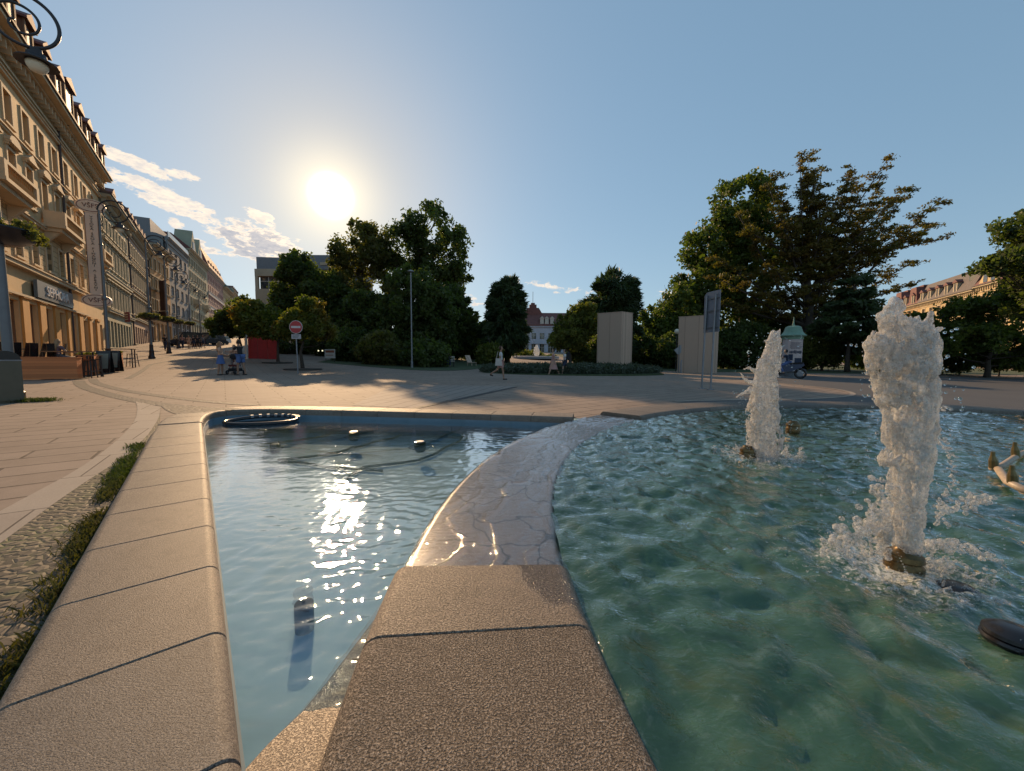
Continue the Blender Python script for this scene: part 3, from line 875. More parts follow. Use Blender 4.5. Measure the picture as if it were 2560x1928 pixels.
def facade(name, label, org, ang, L, base, z0, eave, rows, bay, ww, wall, trim, **k):
    """org: street-side corner nearest the viewer, ang: direction along the front. local x = outwards, y = along, z up (world height)"""
    flip = k.get('flip', False)           # front faces the other way
    e = empty(name, (org[0], org[1], 0), ang - math.pi / 2, label, 'building', k.get('group'))
    sx = -1 if flip else 1
    Tm = Matrix.Diagonal((sx, 1, 1, 1))
    def NB():
        m_ = MB(); m_.M = Tm; return m_
    first = k.get('first', bay / 2); nb = k.get('nb', int((L - first + bay / 2) / bay))
    cs = [first + bay * i for i in range(nb)]
    TH_ = .4
    wallm = NB()
    zlow = z0 - 1.5
    rustm = NB()
    rows_s = sorted(rows)
    gtop = k.get('gtop', rows_s[0][0] - .5)
    shop = k.get('shop')           # (openings list of (y0,y1), top z)
    # ground floor
    def wall_strip(mb, za, zb, opens):
        """opens: (y0,y1,z0,z1) sorted, no overlap"""
        y = 0
        for (a, b_, c_, d_) in opens:
            if a > y: mb.box(-TH_, 0, y, a, za, zb)
            if c_ > za: mb.box(-TH_, 0, a, b_, za, c_)
            if d_ < zb: mb.box(-TH_, 0, a, b_, d_, zb)
            y = b_
        if y < L: mb.box(-TH_, 0, y, L, za, zb)
    gop = []
    if shop: gop = [(a, b_, base(a) + .1, zt) for (a, b_, zt) in shop]
    else:
        gw = k.get('gw', ww * 1.5); gt = k.get('gt', gtop - 1.0)
        gop = [(c_ - gw / 2, c_ + gw / 2, z0 + .3, gt) for c_ in cs if gt - z0 > 1.5]
    wall_strip(wallm, zlow, gtop, gop)
    zcur = gtop
    ops = []
    for ri, (zb, zt) in enumerate(rows_s):
        top = (rows_s[ri + 1][0] + zt) / 2 if ri + 1 < len(rows_s) else eave
        tgt = rustm if (ri == 0 and k.get('rustic')) else wallm
        op = [(c_ - ww / 2, c_ + ww / 2, zb, zt) for c_ in cs]
        ops += op
        wall_strip(tgt, zcur, top, op)
        zcur = top
    w_o = wallm.build('wall', wall, e)
    if rustm.v: rustm.build('wall', k['rustic'], e)
    NB().box(-k.get('depth', 11), -TH_ - .25, .02, L - .02, zlow, eave - .05).build('inner_wall', k.get('side', wall), e)
    # windows
    def window_mesh(wd, h, cols=2, tr=True):
        m_ = MB(); fw = .07
        m_.box(-.05, .03, -wd / 2, -wd / 2 + fw, 0, h); m_.box(-.05, .03, wd / 2 - fw, wd / 2, 0, h)
        m_.box(-.05, .03, -wd / 2 + fw, wd / 2 - fw, 0, fw); m_.box(-.05, .03, -wd / 2 + fw, wd / 2 - fw, h - fw, h)
        m_.box(-.04, .02, -.03, .03, fw, h - fw)
        if tr:
            m_.box(-.04, .02, -wd / 2 + fw, -.03, h * .68 - .03, h * .68 + .03); m_.box(-.04, .02, .03, wd / 2 - fw, h * .68 - .03, h * .68 + .03)
        return m_
    cache = {}
    fm = k.get('frame', M['frame_white'])
    def put_window(y0, y1, za, zb, cat='window'):
        key = (round(y1 - y0, 2), round(zb - za, 2))
        if key not in cache:
            wb = window_mesh(y1 - y0 - .01, zb - za - .01); o1 = wb.build(cat, fm, e)
            pb = MB().box(-.035, -.015, -(y1 - y0) / 2 + .05, (y1 - y0) / 2 - .05, .05, zb - za - .06); o2 = pb.build('pane', M['glass'], o1)
            sb_ = MB(); sb_.M = Tm; sb_.box(.272, .43, -(y1 - y0) / 2 - .18, (y1 - y0) / 2 + .18, -.145, -.025); o3 = sb_.build('sill', trim, o1)
            cache[key] = (o1, o2, o3); o = o1
        else:
            o = cache[key][0].copy(); COL.objects.link(o)
            q = cache[key][1].copy(); COL.objects.link(q); q.parent = o
            q = cache[key][2].copy(); COL.objects.link(q); q.parent = o
        o.location = (-.27 * sx, (y0 + y1) / 2, za + .005)
    allops = ops + ([] if shop else gop)
    for (a, b_, c_, d_) in allops[:100]: put_window(a, b_, c_, d_)
    # trim
    tm = NB()
    for (z, h, d_) in k.get('bands', []): tm.box(.003, d_, 0, L, z, z + h); tm.box(.003, d_ + .08, 0, L, z + h + .001, z + h + .08)
    for ri, (zb, zt) in enumerate(rows_s):
        for c_ in cs:
            a, b_ = c_ - ww / 2, c_ + ww / 2
            if ri in k.get('surround', ()):
                tm.box(.002, .07, a - .16, a - .003, zb - .018, zt + .16); tm.box(.002, .07, b_ + .003, b_ + .16, zb - .018, zt + .16); tm.box(.002, .07, a - .001, b_ + .001, zt + .003, zt + .16)
            if ri in k.get('hood', ()):
                tm.box(.002, .30, a - .25, b_ + .25, zt + .28, zt + .40)
                tm.box(.002, .18, a - .22, a - .06, zt + .162, zt + .278); tm.box(.002, .18, b_ + .06, b_ + .22, zt + .162, zt + .278)
            if ri in k.get('pediment', ()):
                i_ = cs.index(c_)
                if i_ % 2 == 0: poly = [(a - .28, zt + .402), (b_ + .28, zt + .402), (c_, zt + .86)]
                else: poly = [(a - .28, zt + .402)] + [(c_ + math.cos(q) * (ww / 2 + .28), zt + .402 + math.sin(q) * .44) for q in np.linspace(0, math.pi, 9)[0:]] 
                if i_ % 2: poly = [(a - .28, zt + .4)] + [(c_ + math.cos(q) * (ww / 2 + .27), zt + .403 + math.sin(q) * .42) for q in np.linspace(0.02, math.pi - .02, 9)]
                tm.prism(poly, 'x', .003, .26)
    # main cornice with brackets
    cd = k.get('cornice', .7)
    tm.box(.003, .14, 0, L, eave - 1.25, eave - 1.1); tm.box(.003, cd * .6, 0, L, eave - .42, eave - .26); tm.box(.003, cd, 0, L, eave - .259, eave - .06)
    if k.get('brackets', True):
        n_ = int(L / .65)
        for i in range(n_):
            y = (i + .5) * L / n_
            tm.box(.141, cd * .5, y - .09, y + .09, eave - .9, eave - .421)
    tm.build('trim', trim, e)
    g_ = NB().box(cd - .05, cd + .12, 0, L, eave - .058, eave + .08).build('gutter', k.get('gutter_mat', M['zinc']), e)
    # roof
    rh = k.get('roof_h', 3.2); rd = k.get('roof_d', 3.5); dep = k.get('depth', 11)
    NB().prism([(cd, eave - .05), (cd - rd, eave + rh), (-dep * .6, eave + rh + .3), (-dep - .3, eave)], 'y', -.02, L + .02).build('roof', k.get('roof', M['roof_dark']), e)
    for i, y in enumerate(k.get('dormers', [])):
        big = i in k.get('big_dormers', ())
        hw = .62 if not big else 1.0; hh = k.get('dorm_h', 1.9) * (1.25 if big else 1)
        d_ = NB(); DX = k.get('dorm_x', 0); d_.M = Tm @ Matrix.Translation((DX, 0, 0))
        d_.box(-2.6 - DX, -.10, y - hw, y + hw, eave + .1, eave + hh)
        d_.prism([(y - hw - .22, eave + hh + .003), (y + hw + .22, eave + hh + .003), (y + hw + .22, eave + hh + .14), (y, eave + hh + .72), (y - hw - .22, eave + hh + .14)], 'x', -2.8, .16, 1)
        d_.box(-.09, .0, y - hw - .05, y - hw + .18, eave + .1, eave + hh); d_.box(-.09, .0, y + hw - .18, y + hw + .05, eave + .1, eave + hh)
        dd = d_.build('dormer', [k.get('dormer_mat', trim), M['roof_red']], e)
        NB().box(-.095 + DX, -.06 + DX, y - hw + .25, y + hw - .25, eave + .45, eave + hh - .2).build('pane', M['dull_pane'], dd)
    for (y, za, zb) in k.get('pipes', []):
        m_ = NB(); m_.tube([(.13, y, za), (.13, y, zb), (cd * .8, y, eave - .1)], .08, 8); m_.build('downpipe', M['zinc'], e)
    for (y, z, ln) in k.get('balconies', []):
        m_ = NB()
        m_.box(.005, 1.15, y - ln / 2, y + ln / 2, z, z + .2); m_.box(.005, .9, y - ln / 2 + .2, y + ln / 2 - .2, z - .25, z - .003)
        for q in (-ln / 2 + .5, ln / 2 - .5): m_.prism([(.01, z - 1.1), (.75, z - .26), (.01, z - .26)], 'y', y + q - .16, y + q + .16)
        m_.box(.85, 1.12, y - ln / 2 + .02, y + ln / 2 - .02, z + .92, z + 1.08)
        m_.box(.85, 1.12, y - ln / 2 + .02, y - ln / 2 + .4, z + .203, z + .918); m_.box(.85, 1.12, y + ln / 2 - .4, y + ln / 2 - .02, z + .203, z + .918)
        for s_ in (-1, 1): m_.box(.12, .846, y + s_ * (ln / 2 - .12) - .1, y + s_ * (ln / 2 - .12) + .1, z + .203, z + 1.08)
        nn = int((ln - .8) / .26)
        bo = m_.build('balcony', trim, e)
        m2 = NB()
        for i in range(nn):
            yy = y - (ln - .8) / 2 + (i + .5) * (ln - .8) / nn
            m2.lathe([(.05, 0), (.09, .12), (.1, .25), (.045, .45), (.07, .62), (.05, .71)], (.985, yy, z + .205), 6)
        m2.build('balustrade', k.get('bal_mat', trim), bo)
    e['top'] = eave
    for q in ('top',): del e[q]
    return e, NB

# --- street front on the left: one line at distance 9.5 m from the viewer
n_ = Vector((.8, .6)); u_ = Vector((UX, UY)); DF = 9.5
def fpt(t_): return Vector((-n_.x * DF + u_.x * t_, -n_.y * DF + u_.y * t_))
ANG = math.atan2(UY, UX)
def basef(org, ang):
    def f(y):
        return G(org[0] + math.cos(ang) * y, org[1] + math.sin(ang) * y)
    return f
tan1 = stucco('tan_stucco', (.62, .415, .205)); tan1r = rustic('tan_rustic', (.62, .42, .21)); tan_trim = stucco('tan_trim', (.60, .45, .28), .4)
o1 = fpt(23.32)
wins = [(k_, 33.6 + 2.57 * k_) for k_ in range(-4, 9)]
B1L = 57 - 23.32
shop = []
for i in range(-2, 5):
    c0 = 34.9 + 2.75 * i - 23.32
    if c0 > .8: shop.append((c0 - .75, c0 + .75, 4.35))
for c0 in (49.3, 51.6, 54.4): shop.append((c0 - .7 - 23.32, c0 + .7 - 23.32, 4.2))
b1, NB1 = facade('street_house', 'tan ornate corner house on the left street front with cosmetics shop and scroll balconies', o1, ANG, B1L, basef(o1, ANG), .4, 19.0,
    [(7.0, 8.9), (10.6, 13.0), (14.5, 16.35)], 2.57, 1.05, tan1, tan_trim, first=wins[0][1] - 23.32, nb=13, gtop=6.45, shop=shop, rustic=tan1r,
    bands=[(6.3, .22, .32), (9.6, .14, .16), (13.9, .12, .12), (17.1, .16, .18)], surround=(0, 1, 2), hood=(1,), pediment=(1,), cornice=1.05,
    roof_h=3.6, roof_d=4.2, dorm_h=2.2, dorm_x=.75, dormers=[1.5 + 2.57 * i for i in range(13)], dormer_mat=stucco('brown_dormer', (.22, .12, .07)), big_dormers=(8, ), pipes=[(45.0 - 23.32, 1.0, 18.4)], frame=M['frame_brown'],
    balconies=[(33.4 - 23.32, 9.9, 4.6), (42.6 - 23.32, 9.9, 4.6), (53.0 - 23.32, 9.9, 3.4)], bal_mat=stucco('ochre_balusters', (.55, .26, .08)), roof=M['roof_dark'])
b1['label'] = 'nearest tan ornate house of the left street front, with shop below and balconies'
# painted orange panels between shop windows, display windows, sign band
ochre = stucco('ochre_panel', (.55, .27, .07), .2)
for i, (a, b_, zt) in enumerate(shop):
    m_ = NB1(); zb = G(*(o1 + u_ * ((a + b_) / 2))) + .5
    m_.box(-.34, -.31, a + .04, b_ - .04, zb, zt - .04)
    sw = m_.build('shop_window', ochre if i in (1, 4) else glassmat('shop_glass', (.035, .03, .028), (.20, .13, .09), .12), b1)
    m_ = NB1(); m_.box(-.30, -.2, a + .001, a + .08, zb - .3, zt - .002); m_.box(-.30, -.2, b_ - .08, b_ - .001, zb - .3, zt - .002); m_.box(-.3, -.2, a + .081, b_ - .081, zt - .12, zt - .002)
    m_.build('frame', M['frame_brown'], sw)
pil = NB1()
for i, (a, b_, zt) in enumerate(shop[:-1]):
    nx = shop[i + 1][0]; mid = (b_ + nx) / 2; hw = min(.5, (nx - b_) / 2 - .05)
    pil.box(.004, .12, mid - hw, mid + hw, 0, zt + .2); pil.box(.004, .2, mid - hw - .06, mid + hw + .06, zt + .203, zt + .4)
pil.build('pilaster', ochre, b1)
NB1().box(.004, .22, 8, 26.5, 4.62, 4.75).build('lintel_moulding', tan_trim, b1)
# shop sign with lettering
def text_mesh(body, size, mat, name, parent, depth=.03, align='CENTER', vertical=False):
    cu = bpy.data.curves.new('t', 'FONT'); cu.body = body; cu.size = size; cu.extrude = depth; cu.align_x = align; cu.align_y = 'CENTER'
    cu.resolution_u = 3
    if vertical: cu.space_line = .92
    to = bpy.data.objects.new('t', cu); COL.objects.link(to)
    dg = bpy.context.evaluated_depsgraph_get()
    me = bpy.data.meshes.new_from_object(to.evaluated_get(dg))
    bpy.data.objects.remove(to); me.name = name
    me.materials.clear(); me.materials.append(mat)
    o = bpy.data.objects.new(name, me); return link(o, parent)
M['letter_dark'] = simple('dark_lettering', (.03, .025, .03), .4)
M['letter_bright'] = simple('pale_lettering', (.66, .64, .62), .4)
sgm = MB(); sgm.box(.0, .16, 0, 7.2, 0, 1.1)
sg = sgm.build('shop_sign', simple('grey_sign_panel', (.16, .165, .16), .35), None)
tag(sg, 'wide grey shop sign with raised pale capital letters above the tan house shopfront', 'sign')
sg.location = tuple(fpt(37.6) + n_ * .13) + (4.82,); sg.rotation_euler = (0, 0, ANG - math.pi / 2)
tx = text_mesh('SEPHORA', .92, M['letter_bright'], 'lettering', sg); tx.rotation_euler = (R(90), 0, R(90)); tx.location = (.20, 3.7, .55); tx.scale = (1.15, 1, 1)
# text faces outwards (+x); letters must read along the street towards the viewer's right -> along +y

# second house: green-grey half and pink-grey half
green = stucco('greenish_stucco', (.32, .31, .22)); green_t = stucco('cream_trim', (.44, .39, .28))
o2 = fpt(57.05)
facade('street_house', 'second house of the left street front, grey-green with narrow close windows', o2, ANG, 14.3, basef(o2, ANG), 1.8, 17.7,
    [(6.4, 8.8), (10.6, 12.9), (14.1, 15.6)], 1.62, .88, green, green_t, bands=[(5.8, .2, .3), (9.5, .3, .25), (13.2, .2, .22)], surround=(0, 1, 2), hood=(0, 1),
    cornice=.9, gt=4.9, gw=1.25, dormers=[2.5 + 4.5 * i for i in range(3)], pipes=[(14.1, 2, 17)], frame=M['frame_white'])
o3 = fpt(71.4)
pinkg = stucco('pinkish_stucco', (.36, .25, .19)); facade('street_house', 'third house of the left street front, pinkish grey with pale window surrounds', o3, ANG, 17.2, basef(o3, ANG), 2.6, 18.3,
    [(6.9, 9.0), (10.9, 13.0), (14.6, 16.2)], 1.75, .85, pinkg, green_t, bands=[(6.1, .2, .3), (9.9, .2, .25), (13.7, .2, .22)], surround=(0, 1, 2), hood=(0, 1),
    cornice=.9, gt=5.2, dormers=[1.5 + 2.6 * i for i in range(6)], roof=M['roof_dark'], pipes=[(17.0, 3, 17)])
# further houses where the street bends
ANG2 = math.atan2(.869, -.494); u2 = Vector((-.494, .869)); cbend = fpt(88.7)
def seg(name_label, t0, ln, z0, eave, floors, bay, ww, wall, trim, **k):
    og = cbend + u2 * t0
    rows = []
    z = k.pop('z1', z0 + 5.0); fh = (eave - 1.0 - z) / floors
    for i in range(floors): rows.append((z + fh * i + .5, z + fh * i + .5 + fh * .55))
    return facade('street_house', name_label, og, ANG2, ln, basef(og, ANG2), z0, eave, rows, bay, ww, wall, trim, **k)
orange = stucco('orange_ochre_stucco', (.48, .27, .11)); seg('orange ochre house with flat eaves past the pinkish one on the left street', .05, 12.7, 3.6, 20.2, 3, 2.5, 1.1, orange, green_t, bands=[(8.3, .25, .4), (12.6, .2, .25)], surround=(0, 1, 2), hood=(1,), cornice=1.2, roof_h=1.0, gt=7)
greyb = stucco('blue_grey_render', (.20, .21, .21)); b4, NB4 = seg('plain blue-grey modern block with square white windows and glass roof terrace', 12.8, 16.9, 4.3, 24.3, 4, 3.9, 2.0, greyb, greyb, cornice=.3, brackets=False, roof_h=.6, roof_d=2, bands=[(8.6, .3, .9)], frame=simple('white_window_frame', (.8, .8, .8), .4), roof=M['roof_grey'])
NB4().box(-8, -2.5, .5, 16, 24.4, 27.6).build('penthouse', M['roof_grey'], b4)
NB4().box(.1, .16, 0, 16.9, 24.42, 25.5).build('glass_railing', glassmat('railing_glass', (.25, .30, .30), (.35, .4, .38), .1), b4)
cream = stucco('pale_green_cream_stucco', (.33, .32, .22)); b5, NB5 = seg('tall pale green-cream house with two pointed gables beyond the grey block', 29.8, 23.0, 5.0, 26.4, 5, 2.6, 1.2, cream, green_t, surround=(0, 1, 2, 3, 4), cornice=.7, bands=[(10, .2, .3)], balconies=[(5, 14, 3), (17, 14, 3)], roof_h=3.0, roof=M['roof_red'])
for y in (4.5, 12.5):
    m_ = NB5(); m_.prism([(y - 3, 26.5), (y + 3, 26.5), (y, 31.5)], 'x', -3.0, .35); gb = m_.build('gable', cream, b5)
    m_ = NB5(); m_.box(.352, .42, y - .9, y - .2, 27, 28.8); m_.box(.352, .42, y + .2, y + .9, 27, 28.8); m_.build('gable_window', M['glass'], gb)
pink = stucco('dusty_pink_stucco', (.40, .24, .20)); seg('dusty pink house with tall mansard roof far up the left street', 53, 28, 6.3, 26.5, 5, 2.8, 1.3, pink, stucco('white_band', (.5, .46, .42)), bands=[(11, .9, .2), (15, .9, .2), (19, .9, .2)], roof_h=6.0, roof_d=2.2, cornice=.7, roof=M['roof_red'], dormers=[3 + 4 * i for i in range(6)])
yel = stucco('yellow_stucco', (.50, .38, .20)); seg('low yellow house far up the left street', 81.2, 24, 7.8, 25.8, 4, 2.6, 1.1, yel, green_t, cornice=1.0, roof_h=1.5)
seg('small green-roofed house beyond the yellow one at the street end', 105.4, 26, 9, 27.6, 4, 2.6, 1.1, cream, green_t, cornice=.6, roof_h=3.5, roof=simple('green_copper_roof', (.10, .16, .13), .6), dormers=[3 + 4 * i for i in range(5)])
seg('tan house closing the far end of the left street', 131.6, 34, 10, 26.5, 4, 2.6, 1.1, tan1, green_t, cornice=.8, roof_h=3.0, dormers=[3 + 4 * i for i in range(7)])

# vertical banner sign between brackets
M['sign_pale'] = simple('pale_sign_plastic', (.74, .64, .54), .45, var=.06)
M['sign_brown'] = simple('maroon_sign_rim', (.14, .055, .05), .45)
vt = 47.3
vb = fpt(vt) + n_ * 1.15
vs_ = empty('banner_sign', (vb.x, vb.y, 0), ANG - math.pi / 2 - R(6), 'tall narrow vertical sign with an oval plate at each end, fixed to the tan house', 'sign')
zt_, zb_ = 13.0, 6.35
m_ = MB(); m_.box(-.37, .37, -.07, .07, zb_, zt_); m_.build('board', M['sign_pale'], vs_)
m_ = MB(); m_.box(-.40, -.371, -.09, .09, zb_, zt_); m_.box(.371, .40, -.09, .09, zb_, zt_); m_.build('edge_strip', M['sign_brown'], vs_)
word = 'V\nY\nS\nO\nK\nÁ\n \nŠ\nK\nO\nL\nA\n \nF\nI\nN\nA\nN\nČ\nN\nÍ\n \nA\n \nS\nP\nR\nÁ\nV\nN\nÍ'
t_ = text_mesh(word, .235, M['letter_dark'], 'lettering', vs_, .01, 'CENTER', True)
zs = [v.co.y for v in t_.data.vertices]; hgt = max(zs) - min(zs); cyy = (max(zs) + min(zs)) / 2
t_.rotation_euler = (R(90), 0, 0); sc_ = (zt_ - zb_ - .5) / hgt; t_.scale = (1.35, sc_, 1); t_.location = (0, -.085, (zt_ + zb_) / 2 - cyy * sc_)
for zc in (zt_ + .55, zb_ - .55):
    pl = [(math.cos(a) * .92, math.sin(a) * .55 + zc) for a in np.linspace(0, 2 * math.pi, 28, endpoint=False)]
    pl2 = [(math.cos(a) * .84, math.sin(a) * .47 + zc) for a in np.linspace(0, 2 * math.pi, 28, endpoint=False)]
    pl3 = [(math.cos(a) * .78, math.sin(a) * .42 + zc) for a in np.linspace(0, 2 * math.pi, 28, endpoint=False)]
    m_ = MB(); m_.prism(pl, 'y', -.10, .10, 0); m_.prism(pl2, 'y', -.112, -.101, 1); m_.prism(pl3, 'y', -.118, -.1121, 0)
    ov = m_.build('oval_plate', [M['sign_pale'], M['sign_brown']], vs_)
    t2_ = text_mesh('VŠFS', .5, M['sign_brown'], 'lettering', ov, .012); t2_.rotation_euler = (R(90), 0, 0); t2_.location = (0, -.13, zc)
m_ = MB()
for z in (zb_ + .3, (zt_ + zb_) / 2, zt_ - .3): m_.tube([(0, .08, z), (-.4, 1.0, z)], .03, 6)
m_.build('bracket', M['zinc'], vs_)

# modern block behind the park trees
def hz(px, py, Y): return at(px, py, Y).z
Ym = 78
mb_ = empty('modern_block', (at(641, 800, Ym).x, Ym, 0), 0, 'modern cream block with grey flat roof slab behind the dark trees', 'building')
ztop = hz(643, 672, Ym)
cream2 = stucco('cream_render', (.44, .35, .24), .1)
gz = G(-50, Ym)
zw = [hz(650, 722, Ym), hz(650, 690, Ym)]
m_ = MB(); m_.box(0, 13, 0, 12, gz - 2, zw[0]); m_.box(0, 13, 0, 12, zw[1], ztop); m_.box(.9, 12, .9, 11, zw[0], zw[1])
for x_ in (0.3, 4.6, 8.9, 12.4): m_.box(x_ - .28, x_ + .28, .002, .5, zw[0], zw[1])
m_.build('wall', cream2, mb_)
for x_ in (2.45, 6.75, 10.65):
    m_ = MB(); m_.box(x_ - 1.75, x_ + 1.75, .6, .7, zw[0] + .03, zw[1] - .03); wq = m_.build('window', M['glass'], mb_)
    m_ = MB(); m_.box(x_ - .05, x_ + .05, .5, .598, zw[0] + .03, zw[1] - .03); m_.box(x_ - 1.7, x_ - .06, .5, .598, zw[1] - 1.0, zw[1] - .9); m_.box(x_ + .06, x_ + 1.7, .5, .598, zw[1] - 1.0, zw[1] - .9); m_.build('frame', M['frame_white'], wq)
m_ = MB(); m_.prism([(.2, ztop + .002), (20, ztop + .002), (20, hz(800, 648, Ym)), (.2, hz(643, 641, Ym))], 'y', .4, 11); m_.build('roof_slab', M['roof_grey'], mb_)
m_ = MB(); m_.box(7.0, 15.0, 4, 12, hz(720, 646, Ym), hz(760, 624, Ym)); m_.box(13, 20, 1, 10, gz, hz(800, 662, Ym)); m_.build('roof_plant_room', M['roof_grey'], mb_)
m_ = MB(); m_.box(13, 22, .2, .6, hz(800, 662, Ym), hz(800, 655, Ym)); m_.build('cornice', cream2, mb_)
m_ = MB(); m_.tube([(14, 5, hz(760, 640, Ym)), (14, 5, hz(806, 590, Ym))], .05, 6); m_.build('antenna', M['zinc'], mb_)

# white spa building with red roof in the centre background
Yc = 105
xa = at(1300, 800, Yc).x; xb = at(1560, 800, Yc).x
wb_ = empty('spa_building', (xa, Yc, 0), 0, 'white two-storey building with red roof and little tower between the centre trees', 'building')
blue_w = stucco('white_stucco', (.50, .53, .60), .1)
gz = hz(1340, 897, Yc)
Lw = xb - xa
sc1 = Yc / F
colpx = [1316, 1334.5, 1355, 1376, 1397, 1418, 1440]
rowsW = [(hz(1340, 883, Yc), hz(1340, 859, Yc)), (hz(1340, 848, Yc), hz(1340, 833, Yc))]
m_ = MB(); y_ = 0
zt0 = hz(1340, 815, Yc)
prev = 0
for cpx in colpx:
    c_ = at(cpx, 850, Yc).x - xa; w2 = .62
    m_.box(prev, c_ - w2, 0, .5, gz - 3, zt0)
    m_.box(c_ - w2, c_ + w2, 0, .5, gz - 3, rowsW[0][0]); m_.box(c_ - w2, c_ + w2, 0, .5, rowsW[0][1], rowsW[1][0]); m_.box(c_ - w2, c_ + w2, 0, .5, rowsW[1][1], zt0)
    prev = c_ + w2
m_.box(prev, Lw, 0, .5, gz - 3, zt0); m_.box(0, Lw, .9, 10, gz - 3, zt0); m_.build('wall', blue_w, wb_)
for cpx in colpx:
    c_ = at(cpx, 850, Yc).x - xa
    for ri, (a, b_) in enumerate(rowsW):
        q = MB(); q.box(c_ - .6, c_ + .6, .3, .36, a + .02, b_ - .02); wq = q.build('window', M['glass'], wb_)
        q = MB(); q.box(c_ - .05, c_ + .05, .22, .298, a + .03, b_ - .03); q.box(c_ - .58, c_ - .06, .22, .298, (a + b_) / 2 + .25, (a + b_) / 2 + .35); q.box(c_ + .06, c_ + .58, .22, .298, (a + b_) / 2 + .25, (a + b_) / 2 + .35); q.build('frame', M['frame_white'], wq)
        if ri == 0:
            q = MB(); q.prism([(c_ + math.cos(t2) * .8, b_ - .1 + math.sin(t2) * .8) for t2 in np.linspace(0, math.pi, 9)], 'y', -.12, -.003); q.build('window_arch', blue_w, wb_)
m_ = MB(); m_.box(-.3, Lw, -.4, -.003, zt0 - .3, zt0); m_.box(-.2, Lw, -.25, -.003, rowsW[1][0] - 1.3, rowsW[1][0] - 1.0); m_.build('cornice', blue_w, wb_)
zr = hz(1340, 778, Yc)
m_ = MB(); m_.prism([(-.5, zt0 + .002), (-.5, zt0 + .3), (4, zr), (8, zr), (11, zt0 + .002)], 'x', -.4, Lw); m_.build('roof', M['roof_red'], wb_)
tx_ = at(1334, 800, Yc).x - xa
m_ = MB(); m_.box(tx_ - 1.0, tx_ + 1.0, 3.5, 5.5, zr - .5, hz(1334, 757, Yc)); m_.box(tx_ - .55, tx_ + .55, 4, 5, hz(1334, 757, Yc), hz(1334, 752, Yc)); m_.prism([(tx_ - 3, zr - 1), (tx_ + 3, zr - 1), (tx_ + 1.6, zr + 1.3), (tx_ - 1.6, zr + 1.3)], 'y', 3.2, 6); m_.build('tower', M['roof_red'], wb_)
m_ = MB(); m_.tube([(tx_, 4.5, hz(1334, 755, Yc)), (tx_, 4.5, hz(1334, 722, Yc))], .06, 5); m_.build('flagpole', M['zinc'], wb_)
for cpx in (1355, 1367, 1380):
    m_ = MB(); c_ = at(cpx, 800, Yc).x - xa; m_.box(c_ - .5, c_ + .5, -.2, 2, zt0 + .5, zt0 + 2.0); m_.prism([(c_ - .65, zt0 + 2), (c_ + .65, zt0 + 2), (c_, zt0 + 2.6)], 'y', -.3, 2.6); m_.build('dormer', M['frame_white'], wb_)

# yellow mansard terrace on the right
ANG3 = math.atan2(37, 18)
rP = Vector((106.5, 108)); dirR = Vector((-18, -37)).normalized()
yelr = stucco('warm_yellow_stucco', (.60, .44, .22), .15); yel_t = stucco('pale_yellow_trim', (.58, .48, .32))
ANGR = math.atan2(dirR.y, dirR.x)
def segR(label, t0, ln, eave, **k):
    og = rP + dirR * t0
    z0 = -.5
    rows = [(z0 + 4.6 + 3.7 * i, z0 + 4.6 + 3.7 * i + 2.1) for i in range(3)]
    return facade('terrace_house', label, og, ANGR, ln, lambda y: z0, z0, eave, rows, 3.3, 1.2, k.pop('wall', yelr), yel_t, flip=False, dorm_h=2.3, dorm_x=.6, dormer_mat=yel_t, surround=(0, 1, 2), hood=(1,), cornice=.8, side=yelr, **k)
m_darkroof = M['roof_dark']
r1, NR1 = segR('ochre corner house with red turret roofs at the far end of the right terrace', 0, 13.5, 15.2, wall=stucco('ochre_orange_stucco', (.60, .36, .15)), roof=M['roof_red'], roof_h=3.4, roof_d=2.0, dormers=[3, 7, 11])
for y in (2.5, 10.5):
    m_ = NR1(); m_.prism([(y - 2.2, 15.2), (y + 2.2, 15.2), (y + 1.4, 19.5), (y - 1.4, 19.5)], 'x', -4, .4); m_.box(-2.6, -.8, y - 1.7, y + 1.7, 19.5, 19.9); m_.build('turret_roof', M['roof_red'], r1)
r2, NR2 = segR('yellow terrace house with white round-topped dormers and dark mansard, seen above the near jet', 13.6, 21.5, 15.2, roof=m_darkroof, roof_h=4.4, roof_d=1.8, dormers=[1.8, 5.2, 8.6, 12, 15.4], big_dormers=())
m_ = NR2(); m_.lathe([(3.1, 0), (3.0, 1.6), (2.3, 3.2), (1.6, 4.0), (1.4, 4.1)], (-3.0, 19.0, 17.2), 10); m_.build('dome_roof', simple('dark_green_roof', (.035, .05, .045), .6), r2)
r3, NR3 = segR('pale yellow gabled house at the near right end of the terrace', 35.2, 16, 15.6, roof=M['roof_red'], roof_h=3.4, roof_d=2.5, dormers=[11, 14])
m_ = NR3(); m_.prism([(1.0, 15.7), (7.4, 15.7), (4.2, 19.6)], 'x', -4, .5); gb = m_.build('gable', yelr, r3)
for a_ in (2.6, 4.7):
    m_ = NR3(); m_.box(.502, .56, a_, a_ + 1.1, 16, 17.6); m_.build('gable_window', M['glass'], gb)
m_ = NR3(); m_.box(-4, -2.4, 8.5, 11.5, 18.5, 21.0); m_.build('chimney', yel_t, r3)
segR('yellow house mostly hidden by trees at the right picture edge', 51.3, 22, 15.8, roof=M['roof_red'], roof_h=3.4, roof_d=2.5, dormers=[3, 8, 13])

